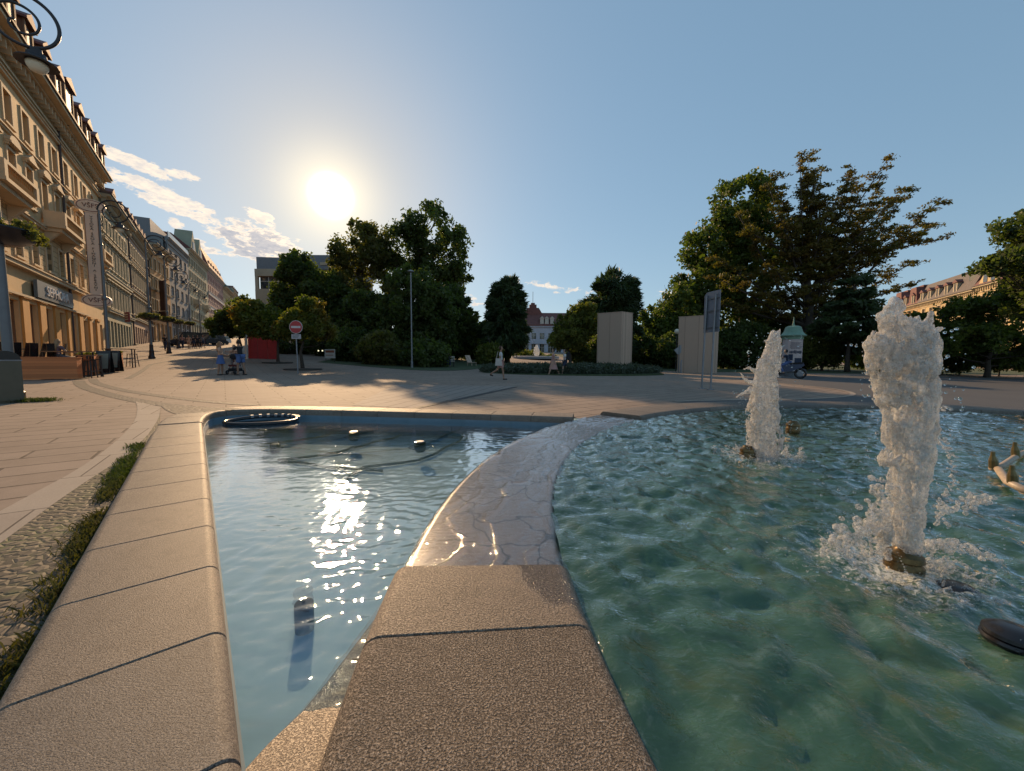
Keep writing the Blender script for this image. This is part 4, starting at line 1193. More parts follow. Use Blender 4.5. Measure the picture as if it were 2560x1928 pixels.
# ------------------------------------------------------------------ vegetation
def leafmat(name, c1, c2, trans=.35, dead=None):
    m_, t, o = newmat(name)
    a = t.n('ShaderNodeAttribute', attribute_name='tint')
    c = t.mix(a.outputs['Fac'], c1, c2)
    if dead is not None:
        c = t.mix(t.ramp(t.noise(t.n('ShaderNodeTexCoord').outputs['Object'], .28, 3), [(.48, 0), (.62, .85)]), c, dead)
    d_ = t.n('ShaderNodeBsdfPrincipled', i_Base_Color=c, i_Roughness=.55); d_.inputs['Specular IOR Level'].default_value = .3
    ct = t.mix(1.0, c, (1.3, 1.5, .5), 'MULTIPLY')
    tr = t.n('ShaderNodeBsdfTranslucent', i_Color=ct)
    mx = t.n('ShaderNodeMixShader', i_0=trans, i_1=d_.outputs[0], i_2=tr.outputs[0]); t.lk(mx.outputs[0], o.inputs[0])
    return m_
M['leaf_dark'] = leafmat('leaves_dark_green', (.042, .062, .020), (.11, .135, .042), .52)
M['leaf_lime'] = leafmat('leaves_lime_tree', (.07, .078, .026), (.17, .15, .05), .55)
M['leaf_olive'] = leafmat('leaves_olive', (.07, .095, .02), (.18, .17, .04), .45)
M['leaf_larch'] = leafmat('needles_rusty_green', (.06, .07, .018), (.17, .12, .03), .4, dead=(.16, .105, .03))
M['leaf_yew'] = leafmat('needles_yew', (.024, .042, .018), (.06, .085, .032), .3)
M['leaf_right'] = leafmat('leaves_right_trees', (.045, .075, .016), (.13, .15, .028), .42)
M['leaf_lav'] = leafmat('lavender_leaves', (.045, .060, .040), (.085, .10, .07), .2)
M['leaf_maple'] = leafmat('leaves_small_maple', (.05, .08, .015), (.17, .16, .03), .45, dead=(.18, .08, .02))
M['bark'] = simple('bark', (.055, .042, .032), .9, var=.4, nscale=5, bump=.8, bscale=14)

def leaf_cloud(centers, radii, per, size, rg, flat=0.0, elong=1.5, droop=0.0, out_from=None):
    """leaf rhombs scattered around clump centres. returns V,F,tint"""
    n = len(centers)
    C_ = np.repeat(np.asarray(centers, float), per, 0); Rd = np.repeat(np.asarray(radii, float), per, 0)
    tot = len(C_)
    d = rg.normal(size=(tot, 3)); d /= np.linalg.norm(d, axis=1)[:, None]
    rr = rg.random(tot) ** .5
    if Rd.ndim == 1: Rd = np.repeat(Rd[:, None], 3, 1)
    Pp = C_ + d * Rd * rr[:, None]
    nrm_ = rg.normal(size=(tot, 3)); nrm_[:, 2] = np.abs(nrm_[:, 2]) + flat; nrm_ /= np.linalg.norm(nrm_, axis=1)[:, None]
    a = rg.normal(size=(tot, 3))
    if droop:
        od = Pp - np.asarray(out_from)[None, :]; od[:, 2] *= .3; od /= np.linalg.norm(od, axis=1)[:, None] + 1e-6
        a = a * .35 + od * droop; a[:, 2] -= .35 * droop * rg.random(tot)
    a -= nrm_ * (a * nrm_).sum(1)[:, None]; a /= np.linalg.norm(a, axis=1)[:, None] + 1e-9
    b = np.cross(nrm_, a)
    s_ = size * (.6 + .8 * rg.random(tot))[:, None]
    V = np.stack([Pp - a * s_ * elong * .5, Pp + b * s_ * .5, Pp + a * s_ * elong * .5, Pp - b * s_ * .5], 1).reshape(-1, 3)
    Fq = np.arange(tot * 4).reshape(-1, 4)
    tc_ = np.repeat(rg.random(n), per)
    tint = np.clip(tc_ * .7 + rg.random(tot) * .3, 0, 1)
    return V, Fq, tint

def make_tree(name, label, base, trunk_h, trunk_r, ell, nclump, per, lsize, leaf, clump_r=.9, seed=0, group=None, flatc=1.0, shell=.55,
              droop=0.0, elong=1.5, limbs=24, cat='tree', trunks=1, lean=(0, 0), gap=0.0, minz=None, twig=.03, flatn=0.0, bare=0):
    """ell: crown ellipsoids in metres, relative to the base: (x,y,z,rx,ry,rz)"""
    rg = np.random.default_rng(seed + 11)
    e = empty(name, base, 0, label, cat, group)
    vol = np.array([q[3] * q[4] * q[5] for q in ell]) ** .7; vol /= vol.sum()
    cs = []; tries = 0
    while len(cs) < nclump and tries < nclump * 30:
        tries += 1
        q = ell[rg.choice(len(ell), p=vol)]
        d = rg.normal(size=3); d /= np.linalg.norm(d)
        rr = shell + (1 - shell) * rg.random() ** .7
        p = np.array(q[:3]) + d * rr * np.array(q[3:6])
        if minz is not None and p[2] < minz: continue
        if gap and pn(p[0] * .33 + seed, p[2] * .33) + .5 * pn(p[1] * .4 + 3, p[2] * .6) < -gap: continue
        cs.append(p)
    cs = np.array(cs)
    rad = clump_r * (.55 + .8 * rg.random(len(cs)))
    Rd = np.stack([rad, rad, rad * flatc], 1)
    mid = np.mean([q[:3] for q in ell], axis=0)
    V, Fq, tint = leaf_cloud(cs, Rd, per, lsize, rg, elong=elong, droop=droop, out_from=mid, flat=flatn)
    npmesh('crown', V, Fq, leaf, e, False, tint)
    mb = MB()
    tops = []
    zc = max(q[2] for q in ell)
    for ti in range(trunks):
        a0 = rg.random() * 6.28
        off = Vector((math.cos(a0) * .5, math.sin(a0) * .5, 0)) * (ti > 0)
        top = Vector((lean[0] + off.x * 2.5, lean[1] + off.y * 2.5, max(trunk_h, zc * .95)))
        pts_ = []
        for i in range(7):
            f = i / 6; p = Vector((off.x * .6, off.y * .6, -.3)).lerp(top, f); p += Vector((rg.normal() * .12, rg.normal() * .12, 0)) * f * 2
            pts_.append(p)
        mb.tube(pts_, [trunk_r * (1.25 if i == 0 else 1) * (1 - .80 * i / 6) for i in range(7)], 8)
        tops.append(pts_)
    idx = rg.permutation(len(cs))[:limbs]
    for k_ in idx:
        c_ = Vector(cs[k_]); pt = tops[rg.integers(len(tops))]
        zf = min(.95, max(.25, (c_.z - 0.25 * (abs(c_.x) + abs(c_.y))) / max(1, zc)))
        j = min(5, int(zf * 6)); st = pt[j].lerp(pt[j + 1], zf * 6 - j if zf * 6 - j < 1 else 1)
        md = st.lerp(c_, .5) + Vector((rg.normal() * .25, rg.normal() * .25, -.12 * (c_ - st).length))
        r0 = trunk_r * .32 * (1 - zf * .5)
        mb.tube([st, st.lerp(md, .5) * 1.0, md, c_], [r0, r0 * .8, r0 * .55, twig * .7], 5, cap=False)
        for _ in range(2 + bare):
            dd = Vector(rg.normal(size=3)); dd.z = abs(dd.z) * .5
            mb.tube([md.lerp(c_, .5), c_ + dd.normalized() * rad[k_] * (1.2 + .5 * bare)], [twig, twig * .4], 3, cap=False)
    mb.build('trunk', M['bark'], e, smooth=True, fixn=False)
    return e
def crown(Y, cx_base, items):
    """items: (pxc, pyc, half width px, half height px, depth m) -> ellipsoids relative to the base point"""
    out_ = []
    for (a, b_, hw, hh, dp) in items:
        p = at(a, b_, Y); s_ = Y / F
        out_.append((p.x - cx_base.x, (rng.random() - .5) * dp * .3, p.z - cx_base.z, hw * s_, dp, hh * s_))
    return out_
def T(name, label, px, Y, items, nclump, per, lsize, leaf, tr=.3, **k):
    b_ = gx(px, Y)
    return make_tree(name, label, b_, 3, tr, crown(Y, b_, items), nclump, per, lsize, leaf, **k)

gp = 'trees of the park'
# tall lime pair under the sun
T('lime_tree', 'broad dark tree under the sun, reddish at its left, beside the tallest park tree', 905, 52, [(895, 625, 66, 70, 3.2), (870, 700, 50, 80, 3), (940, 640, 40, 70, 3), (925, 760, 70, 70, 4)], 300, 60, .27, M['leaf_lime'], tr=.45, clump_r=.85, seed=1, group=gp, gap=.22, limbs=50)
T('plane_tree', 'tallest dark tree left of the centre with holes of sky in its crown', 1050, 54, [(1065, 570, 65, 62, 4), (1010, 620, 55, 60, 3.5), (1125, 640, 58, 65, 4), (1080, 690, 75, 40, 4), (1150, 690, 34, 36, 3), (1000, 700, 50, 60, 3)], 400, 50, .28, M['leaf_dark'], tr=.6, clump_r=.85, seed=2, group=gp, gap=.12, limbs=80)
T('beech_tree', 'dark rounded tree in front of the cream modern block', 770, 48, [(752, 672, 34, 36, 2.4), (738, 715, 42, 40, 3), (800, 745, 60, 70, 4), (740, 790, 60, 60, 3), (715, 780, 40, 55, 3)], 420, 80, .26, M['leaf_dark'], tr=.4, clump_r=.8, seed=3, group=gp)
T('hornbeam', 'dense dark tree reaching the ground behind the slim grey post', 1020, 40, [(1030, 760, 75, 90, 3.5), (1080, 790, 55, 80, 3), (1000, 820, 80, 70, 3.5), (1050, 860, 90, 50, 3)], 420, 85, .22, M['leaf_dark'], tr=.3, clump_r=.75, seed=4, group=gp)
T('hornbeam', 'dark tree with feathery right edge, between the tallest tree and the pointed dark one', 1130, 46, [(1130, 770, 42, 55, 3), (1150, 830, 50, 60, 3), (1110, 850, 50, 50, 3)], 260, 85, .24, M['leaf_dark'], tr=.3, clump_r=.7, seed=5, group=gp, droop=1.2, elong=2.5)
T('clipped_tree', 'dark dome tree with spiky outline left of the white building', 1268, 44, [(1265, 760, 48, 66, 2.4), (1262, 830, 62, 66, 2.8), (1275, 735, 30, 48, 2)], 300, 120, .16, M['leaf_yew'], tr=.3, clump_r=.55, seed=6, group=gp, droop=1.8, elong=4.5, shell=.3)
T('clipped_tree', 'dark dome tree with spiky outline behind the left timber tower', 1535, 42, [(1535, 745, 62, 66, 2.8), (1530, 830, 66, 80, 3), (1490, 790, 40, 50, 2.4)], 340, 120, .16, M['leaf_yew'], tr=.3, clump_r=.6, seed=7, group=gp, droop=1.8, elong=4.5, shell=.3)
T('weeping_tree', 'small rounded sunlit olive tree right of the white building', 1425, 36, [(1425, 830, 42, 48, 1.8), (1460, 800, 36, 46, 1.6), (1400, 845, 26, 30, 1.4)], 220, 90, .15, M['leaf_olive'], tr=.18, clump_r=.45, seed=8, group=gp, shell=.4)
T('lime_tree', 'green tree filling the gap between the two timber towers', 1650, 46, [(1645, 830, 48, 70, 3), (1690, 800, 50, 90, 3), (1640, 870, 60, 50, 3)], 260, 80, .24, M['leaf_right'], tr=.3, clump_r=.75, seed=9, group=gp)
T('lime_tree', 'tall green leafy tree behind the right timber tower, left of the rusty one', 1850, 50, [(1850, 520, 62, 80, 4), (1800, 620, 80, 80, 4), (1760, 720, 70, 70, 4), (1880, 650, 80, 120, 4), (1720, 770, 50, 50, 3), (1820, 800, 110, 80, 4)], 560, 75, .30, M['leaf_right'], tr=.5, clump_r=1.0, seed=10, group=gp, gap=.5)
# the large sparse larch with visible limbs
def larch():
    Y = 43; b_ = gx(2010, Y); s_ = Y / F
    rg = np.random.default_rng(5)
    e = empty('larch', b_, 0, 'large sparse rusty-green tree with spreading bare limbs at the right', 'tree', gp)
    zt = lambda py: at(2000, py, Y).z - b_.z
    mb = MB(); cl = []; cr = []
    def X(px): return at(px, 800, Y).x - b_.x
    trunk = [Vector((0, 0, -.3)), Vector((.1, 0, zt(860))), Vector((.25, 0, zt(780))), Vector((-.1, .2, zt(690))), Vector((-.25, .2, zt(600))), Vector((.0, .1, zt(500))), Vector((0, 0, zt(420)))]
    mb.tube(trunk, [.62, .52, .46, .34, .24, .14, .05], 9)
    leaders = []
    outer = [(1775, 700, -1), (1795, 640, 1), (1830, 580, -1), (1850, 520, 1.5), (1885, 465, -1), (1925, 420, 1), (1968, 395, -.5), (2008, 385, .5), (2050, 410, 1), (2085, 425, -1), (2130, 430, 1), (2165, 405, -1.5),
             (2205, 440, 1), (2240, 480, -1), (2275, 455, 1), (2310, 500, -1), (2335, 550, .5), (2330, 600, -.5), (2290, 650, 1), (2265, 710, -1), (2230, 770, .5), (1800, 760, .5)]
    for q_, (ox, oy, od) in enumerate(outer):
        sy = 815 - 230 * (q_ % 3) / 3 * (1 if oy < 620 else .3); sx_ = 2018 + (8 if ox > 2018 else -6)
        dx_, dy_ = ox - sx_, oy - sy; kx = .42 if abs(dx_) > 120 else .25
        pl_ = [(sx_, sy, 0), (sx_ + dx_ * .30, sy + dy_ * (.30 - .04), od * .4), (sx_ + dx_ * .62, sy + dy_ * .62, od * .8), (ox, oy, od)]
        leaders.append((pl_, .20 - .07 * (oy < 500)))
    for (ox, oy, od, sy) in ((2230, 560, 2.5, 720), (2160, 520, -2.5, 700), (1900, 560, -2.5, 700), (2090, 500, 2, 640), (2150, 640, 3, 760), (2200, 700, 2.5, 780), (1880, 680, -3, 780), (1960, 500, 2.5, 640), (2120, 470, 0, 620), (2180, 500, 1, 640), (2240, 600, -2, 720), (2140, 590, -3, 720), (2060, 470, -2, 600), (2270, 560, 0, 700), (2180, 560, 2.5, 700), (2100, 560, 3, 700), (2020, 450, 2, 600), (1990, 560, -3, 700)):
        leaders.append(([(2018, sy, 0), (2018 + (ox - 2018) * .5, sy + (oy - sy) * .45, od * .5), (ox, oy, od)], .13))
    allp = [trunk]
    for pl, r0 in leaders:
        pp = [Vector((X(a), c_, zt(b2))) for a, b2, c_ in pl]
        mb.tube(pp, [r0 * (1 - .85 * i / (len(pp) - 1)) for i in range(len(pp))], 7); allp.append(pp)
    for li, pl in enumerate(allp):
        L_ = sum((b2 - a).length for a, b2 in zip(pl, pl[1:]))
        nb = int(L_ * 1.9)
        for i in range(nb):
            f = .30 + .70 * (i + rg.random()) / nb if li == 0 else .15 + .85 * (i + rg.random()) / nb
            f = min(f, .999); q = f * (len(pl) - 1); j = int(q); st = pl[j].lerp(pl[j + 1], q - j)
            a_ = rg.random() * 6.28; ln = (.8 + 1.6 * (1 - f) * rg.random() + .9 * rg.random()) * (1.3 if li == 0 else .8)
            if st.z > zt(520): ln *= .7
            out_ = Vector((math.cos(a_), math.sin(a_), -.05 + .45 * rg.random())) * ln
            if st.z + out_.z < zt(880): continue
            en = st + out_; md = st.lerp(en, .55) + Vector((0, 0, .12 * ln))
            mb.tube([st, md, en], [.05, .03, .012], 4, cap=False)
            dens = .85 if st.x < 1.0 else .60
            for k_ in range(int(4 + ln * 2.6)):
                if rg.random() > dens: continue
                g_ = .25 + .75 * rg.random(); p = (st.lerp(md, g_ / .55) if g_ < .55 else md.lerp(en, (g_ - .55) / .45))
                p = p + Vector((rg.normal() * .18 * ln, rg.normal() * .18 * ln, rg.normal() * .10))
                cl.append(tuple(p)); r_ = .30 + .38 * rg.random(); cr.append((r_, r_, r_ * .42))
    V, Fq, tint = leaf_cloud(np.array(cl), np.array(cr), 18, .14, rg, flat=.3, elong=2.0)
    # rusty towards the left side, greener on the right, as the real foliage
    npmesh('crown', V, Fq, M['leaf_larch'], e, False, tint)
    mb.build('trunk', M['bark'], e, smooth=True, fixn=False)
larch()
T('spruce', 'dark drooping conifer left of the yellow terrace', 2120, 36, [(2130, 770, 50, 26, 2), (2115, 820, 72, 30, 2.5), (2140, 720, 28, 30, 1.5), (2165, 850, 50, 34, 2)], 170, 90, .18, M['leaf_yew'], tr=.22, clump_r=.7, seed=12, group=gp, flatc=.35, droop=1.0, elong=3)
T('bush', 'big sunlit yellow-green bush behind the advertising column', 2055, 40, [(2060, 870, 62, 40, 2.2), (2090, 880, 40, 34, 2), (2020, 885, 40, 34, 2)], 200, 80, .15, M['leaf_olive'], tr=.15, clump_r=.5, seed=13, cat='bush')
# right hand side
gr = 'trees before the yellow terrace'
T('maple', 'green tree with flat crown right behind the near water jet', 2270, 33, [(2280, 825, 60, 38, 2.4), (2335, 815, 50, 44, 2.6), (2230, 850, 30, 28, 2), (2385, 840, 50, 50, 2.5)], 230, 70, .17, M['leaf_right'], tr=.16, clump_r=.55, seed=14, group=gr, gap=.5)
T('maple', 'wide green tree in front of the gabled yellow house', 2470, 30, [(2445, 795, 65, 58, 3), (2530, 800, 75, 80, 3), (2400, 850, 50, 40, 2.6), (2540, 870, 60, 40, 3)], 300, 70, .17, M['leaf_right'], tr=.2, clump_r=.55, seed=15, group=gr, gap=.25)
T('maple', 'tree whose branches enter at the right picture edge', 2640, 24, [(2530, 655, 60, 26, 2), (2600, 560, 70, 36, 2), (2600, 620, 60, 40, 2), (2680, 700, 110, 110, 3)], 330, 80, .15, M['leaf_dark'], tr=.25, clump_r=.5, seed=16, group=gr, gap=.4, limbs=60)
for i, (px, py, Y, hw, hh) in enumerate([(2300, 905, 36, 40, 22), (2400, 905, 34, 36, 24), (2500, 900, 33, 46, 28), (2225, 905, 38, 40, 22), (2590, 900, 32, 40, 30)]):
    T('shrub', ['low dark shrub below the near jet tree', 'dark shrub before the yellow shopfront pillars', 'larger dark shrub at the right edge of the street', 'dark low shrub left of the near jet', 'shrub just at the right picture border'][i], px, Y, [(px, py, hw, hh, 1.2)], 60, 70, .13, M['leaf_dark'], tr=.06, clump_r=.4, seed=20 + i, group='shrubs along the right road', cat='shrub', limbs=6)
# underplanting at the foot of the park
for i, (px, py, Y, hw, hh, lf) in enumerate([(880, 870, 37, 50, 50, 'leaf_dark'), (960, 880, 34, 60, 46, 'leaf_lime'), (1060, 892, 33, 60, 34, 'leaf_dark'), (915, 800, 41, 60, 70, 'leaf_dark'), (1185, 860, 50, 40, 50, 'leaf_dark'), (1225, 890, 40, 30, 26, 'leaf_olive'), (1600, 880, 44, 60, 42, 'leaf_dark'), (1860, 870, 42, 90, 60, 'leaf_dark'), (1960, 860, 46, 80, 70, 'leaf_dark'), (830, 860, 44, 60, 50, 'leaf_dark'), (1480, 880, 38, 60, 36, 'leaf_dark'), (1690, 880, 40, 50, 44, 'leaf_dark'), (735, 850, 46, 60, 46, 'leaf_dark'), (2180, 880, 46, 70, 40, 'leaf_dark'), (1765, 890, 52, 70, 40, 'leaf_dark'), (1330, 893, 62, 60, 14, 'leaf_olive')]):
    T('bush', ['dark bush left of the white awning strips', 'bush with lighter leaves at the kerb left of the slim post', 'low dark bush around the foot of the slim post', 'tall dark bush under the broad tree', 'bush between the feathery tree and the dome tree', 'small lit bush left of the lavender bed', 'dark bush right behind the left timber tower', 'dark undergrowth between right timber tower and column', 'dark undergrowth directly behind the advertising column', 'dark bush behind the small maple with road sign', 'dark bush right of the olive tree', 'dark bush left of the right timber tower', 'dark bush behind the red market stall', 'dark hedge bush left of the near jet', 'dark bush far behind the right timber tower', 'low hedge before the white building'][i],
      px, Y, [(px, py, hw, hh, 1.8)], int(40 + hw * hh / 26), 85, .19, M[lf], tr=.08, clump_r=.55, seed=40 + i, group='bushes under the park trees', cat='bush', limbs=6)
# street maples by the no entry sign
gm_ = 'small maples in round tree pits on the square'
T('small_maple', 'nearest small maple, directly behind the red no entry sign', 757, 25.5, [(765, 810, 54, 36, 1.6), (778, 768, 24, 22, .9), (728, 824, 36, 22, 1.2), (806, 830, 28, 22, 1.2)], 190, 80, .12, M['leaf_maple'], tr=.13, clump_r=.36, seed=60, group=gm_, minz=2.15)
T('small_maple', 'middle small maple with leaning trunk, before the red stall', 694, 31, [(665, 808, 58, 42, 2.0), (638, 790, 40, 32, 1.6), (700, 832, 40, 26, 1.6)], 220, 80, .15, M['leaf_maple'], tr=.13, clump_r=.42, seed=61, group=gm_, minz=2.2)
T('small_maple', 'farthest small maple beside the white post, over the street people', 600, 38, [(590, 810, 45, 40, 2.2), (560, 825, 30, 30, 2), (620, 790, 40, 44, 2)], 200, 85, .17, M['leaf_dark'], tr=.13, clump_r=.45, seed=62, group=gm_, minz=2.0)
for i, (px, Y, r_) in enumerate([(757, 25.5, 1.15), (694, 31, 1.1), (600, 38, 1.1)]):
    p = gx(px, Y); m_ = MB(); m_.lathe([(r_, -.1), (r_, .05), (r_ - .08, .07), (.2, .09)], (0, 0, 0), 28)
    o_ = m_.build('tree_pit', simple('dark_tree_pit', (.05, .042, .035), .9, var=.4, nscale=6), None); o_.location = p
    tag(o_, ['round dark tree pit of the nearest small maple', 'round dark tree pit of the leaning middle maple', 'round dark tree pit of the farthest small maple'][i], 'tree pit', 'tree pits')
# circular lavender bed
bc = gx(1425, 27.5)
rg = np.random.default_rng(77)
cs = []
for i in range(900):
    a = rg.random() * 6.28; q = rg.random() ** .5
    x, y = math.cos(a) * q * 6.3, math.sin(a) * q * 3.2
    cs.append((x, y, .18 + .30 * rg.random() * (1 - .5 * q ** 4)))
V, Fq, tint = leaf_cloud(np.array(cs), np.full(len(cs), .34), 42, .055, rg, flat=-.2, elong=5)
bed = empty('lavender_bed', bc, 0, 'wide low oval bed of grey-green lavender on the square', 'flower bed')
npmesh('lavender', V, Fq, M['leaf_lav'], bed, False, tint)
m_ = MB(); m_.lathe([(6.6, -.2), (6.6, .03), (6.4, .05), (.1, .06)], (0, 0, 0), 48, 0, 1, .53); m_.build('soil', M['grass_ground'], bed)
# grass along the rim and at the bin
def grass(name, pts_, n, h, wd, mat, seed):
    rg = np.random.default_rng(seed); Vs = []; 
    pts_ = np.array(pts_)
    idx = rg.integers(0, len(pts_), n); base_ = pts_[idx]
    off = rg.normal(size=(n, 2)) * wd
    bx, by = base_[:, 0] + off[:, 0], base_[:, 1] + off[:, 1]
    bz = npG(bx, by) + .005
    hh = h * (.3 + .9 * rg.random(n) ** 1.5); a = rg.random(n) * 6.28; ln = hh * (.3 + .6 * rg.random(n)); ww_ = .002 + .003 * rg.random(n)
    dx, dy = np.cos(a), np.sin(a)
    V = np.stack([np.stack([bx - dy * ww_, by + dx * ww_, bz], 1), np.stack([bx + dy * ww_, by - dx * ww_, bz], 1),
                  np.stack([bx + dx * ln * .4 + dy * ww_ * .7, by + dy * ln * .4 - dx * ww_ * .7, bz + hh * .65], 1), np.stack([bx + dx * ln, by + dy * ln, bz + hh], 1)], 1).reshape(-1, 3)
    return stuff(npmesh(name, V, np.arange(n * 4).reshape(-1, 4), mat, None, False, rg.random(n)))
M['grass'] = leafmat('grass_blades', (.03, .05, .012), (.08, .095, .025), .35, dead=(.09, .07, .03))
gpts = []
rgq = np.random.default_rng(3)
for i in range(900):
    s_ = 1.2 + 7.4 * rgq.random(); dens = max(.12, .6 + .9 * pn(np.array([s_ * 1.4]), np.array([3.3]))[0])
    if rgq.random() > dens: continue
    p, n2_ = path_at(s_); q = p + n2_ * (.60 + .10 * rgq.random() ** 2 + .04); gpts.append((q.x, q.y))
grass('grass', gpts, 12000, .05, .03, M['grass'], 4)
bp_ = ong(70, 1005); grass('grass', [(bp_.x + .06 * i, bp_.y + .03 * i) for i in range(-3, 6)], 1200, .09, .10, M['grass'], 6)

# ------------------------------------------------------------------ common object materials
M['iron'] = simple('dark_cast_iron', (.045, .04, .042), .45, .5)
M['iron_grey'] = simple('grey_painted_pole', (.14, .15, .16), .45, .3)
M['galv'] = simple('galvanised_steel', (.23, .24, .26), .45, .5)
M['bronze'] = simple('wet_bronze', (.13, .085, .035), .25, .7, var=.35, nscale=25)
M['brass'] = simple('old_brass', (.16, .12, .05), .3, .6, var=.3)
M['blackplastic'] = simple('black_plastic', (.012, .012, .014), .25)
M['globe'] = simple('opal_lamp_glass', (.75, .70, .55), .3, var=.02)
M['skin'] = simple('skin', (.42, .25, .17), .5, var=.04)
M['skin_tan'] = simple('tanned_skin', (.30, .16, .10), .5, var=.04)
def cloth(name, c): 
    if name not in M: M[name] = simple(name, c, .85, var=.10, nscale=9)
    return M[name]
def woodmat(name, c, horiz=True, pw=.11, gap=.35):
    m_, t, o = newmat(name)
    v = t.n('ShaderNodeTexCoord').outputs['Object']; sx = t.n('ShaderNodeSeparateXYZ', i_0=v)
    co = sx.outputs[2] if horiz else t.m('ADD', sx.outputs[0], sx.outputs[1])
    f = t.m('FRACT', t.m('DIVIDE', co, pw)); idx = t.m('FLOOR', t.m('DIVIDE', co, pw))
    wn = t.n('ShaderNodeTexWhiteNoise', noise_dimensions='1D', i_W=idx)
    st = (1, 1, 14) if horiz else (14, 14, 1)
    gr_ = t.noise(rot_uv(t, v, 0, st), 2.0, 5, .65, .5)
    c_ = t.mix(wn.outputs[0], tuple(x * .78 for x in c), tuple(min(1, x * 1.18) for x in c))
    c_ = t.mix(t.m('MULTIPLY', gr_, .5), c_, tuple(x * .55 for x in c))
    g = t.ramp(f, [(0, 0), (gap * .12, 1)])
    c_ = t.mix(g, tuple(x * .18 for x in c), c_)
    b = P(t, o, i_Base_Color=c_, i_Roughness=.7)
    bp = t.n('ShaderNodeBump', i_Strength=.6, i_Distance=.01, i_Height=t.m('ADD', g, t.m('MULTIPLY', gr_, .3))); t.lk(bp.outputs[0], b.inputs['Normal'])
    return m_
M['wood_planter'] = woodmat('orange_brown_slats', (.60, .19, .06))
M['wood_pale'] = woodmat('pale_spruce_boards', (.56, .40, .30), False, .16, .3)

# ------------------------------------------------------------------ people
def skin_build(name, chains, mat, parent, lvl=2, root=0):
    """chains: list of lists of (pos, radius); points at equal positions are merged"""
    vs = []; rs = []; es = []; key = {}
    def vid(p, r):
        k_ = (round(p[0], 4), round(p[1], 4), round(p[2], 4))
        if k_ not in key: key[k_] = len(vs); vs.append(tuple(p)); rs.append(r)
        return key[k_]
    for ch in chains:
        ids = [vid(p, r) for p, r in ch]
        es += [(a, b_) for a, b_ in zip(ids, ids[1:]) if a != b_]
    me = bpy.data.meshes.new(name); me.from_pydata(vs, es, [])
    o = bpy.data.objects.new(name, me); COL.objects.link(o)
    md = o.modifiers.new('s', 'SKIN'); md.use_smooth_shade = True; md.branch_smoothing = .6
    for i, r in enumerate(rs):
        sv = me.skin_vertices[0].data[i]
        sv.radius = (r, r) if isinstance(r, (int, float)) else r
        sv.use_root = (i == root)
    sb = o.modifiers.new('b', 'SUBSURF'); sb.levels = lvl; sb.render_levels = lvl
    dg = bpy.context.evaluated_depsgraph_get()
    m2 = bpy.data.meshes.new_from_object(o.evaluated_get(dg)); m2.name = name
    bpy.data.objects.remove(o); bpy.data.meshes.remove(me)
    m2.materials.clear(); m2.materials.append(mat)
    ob = bpy.data.objects.new(name, m2); return link(ob, parent)
def dirv(fwd, out_, side):
    """unit vector hanging down, swung forward (deg) and outward (deg)"""
    f, q = R(fwd), R(out_)
    return Vector((side * math.sin(q), math.sin(f) * math.cos(q), -math.cos(f) * math.cos(q)))
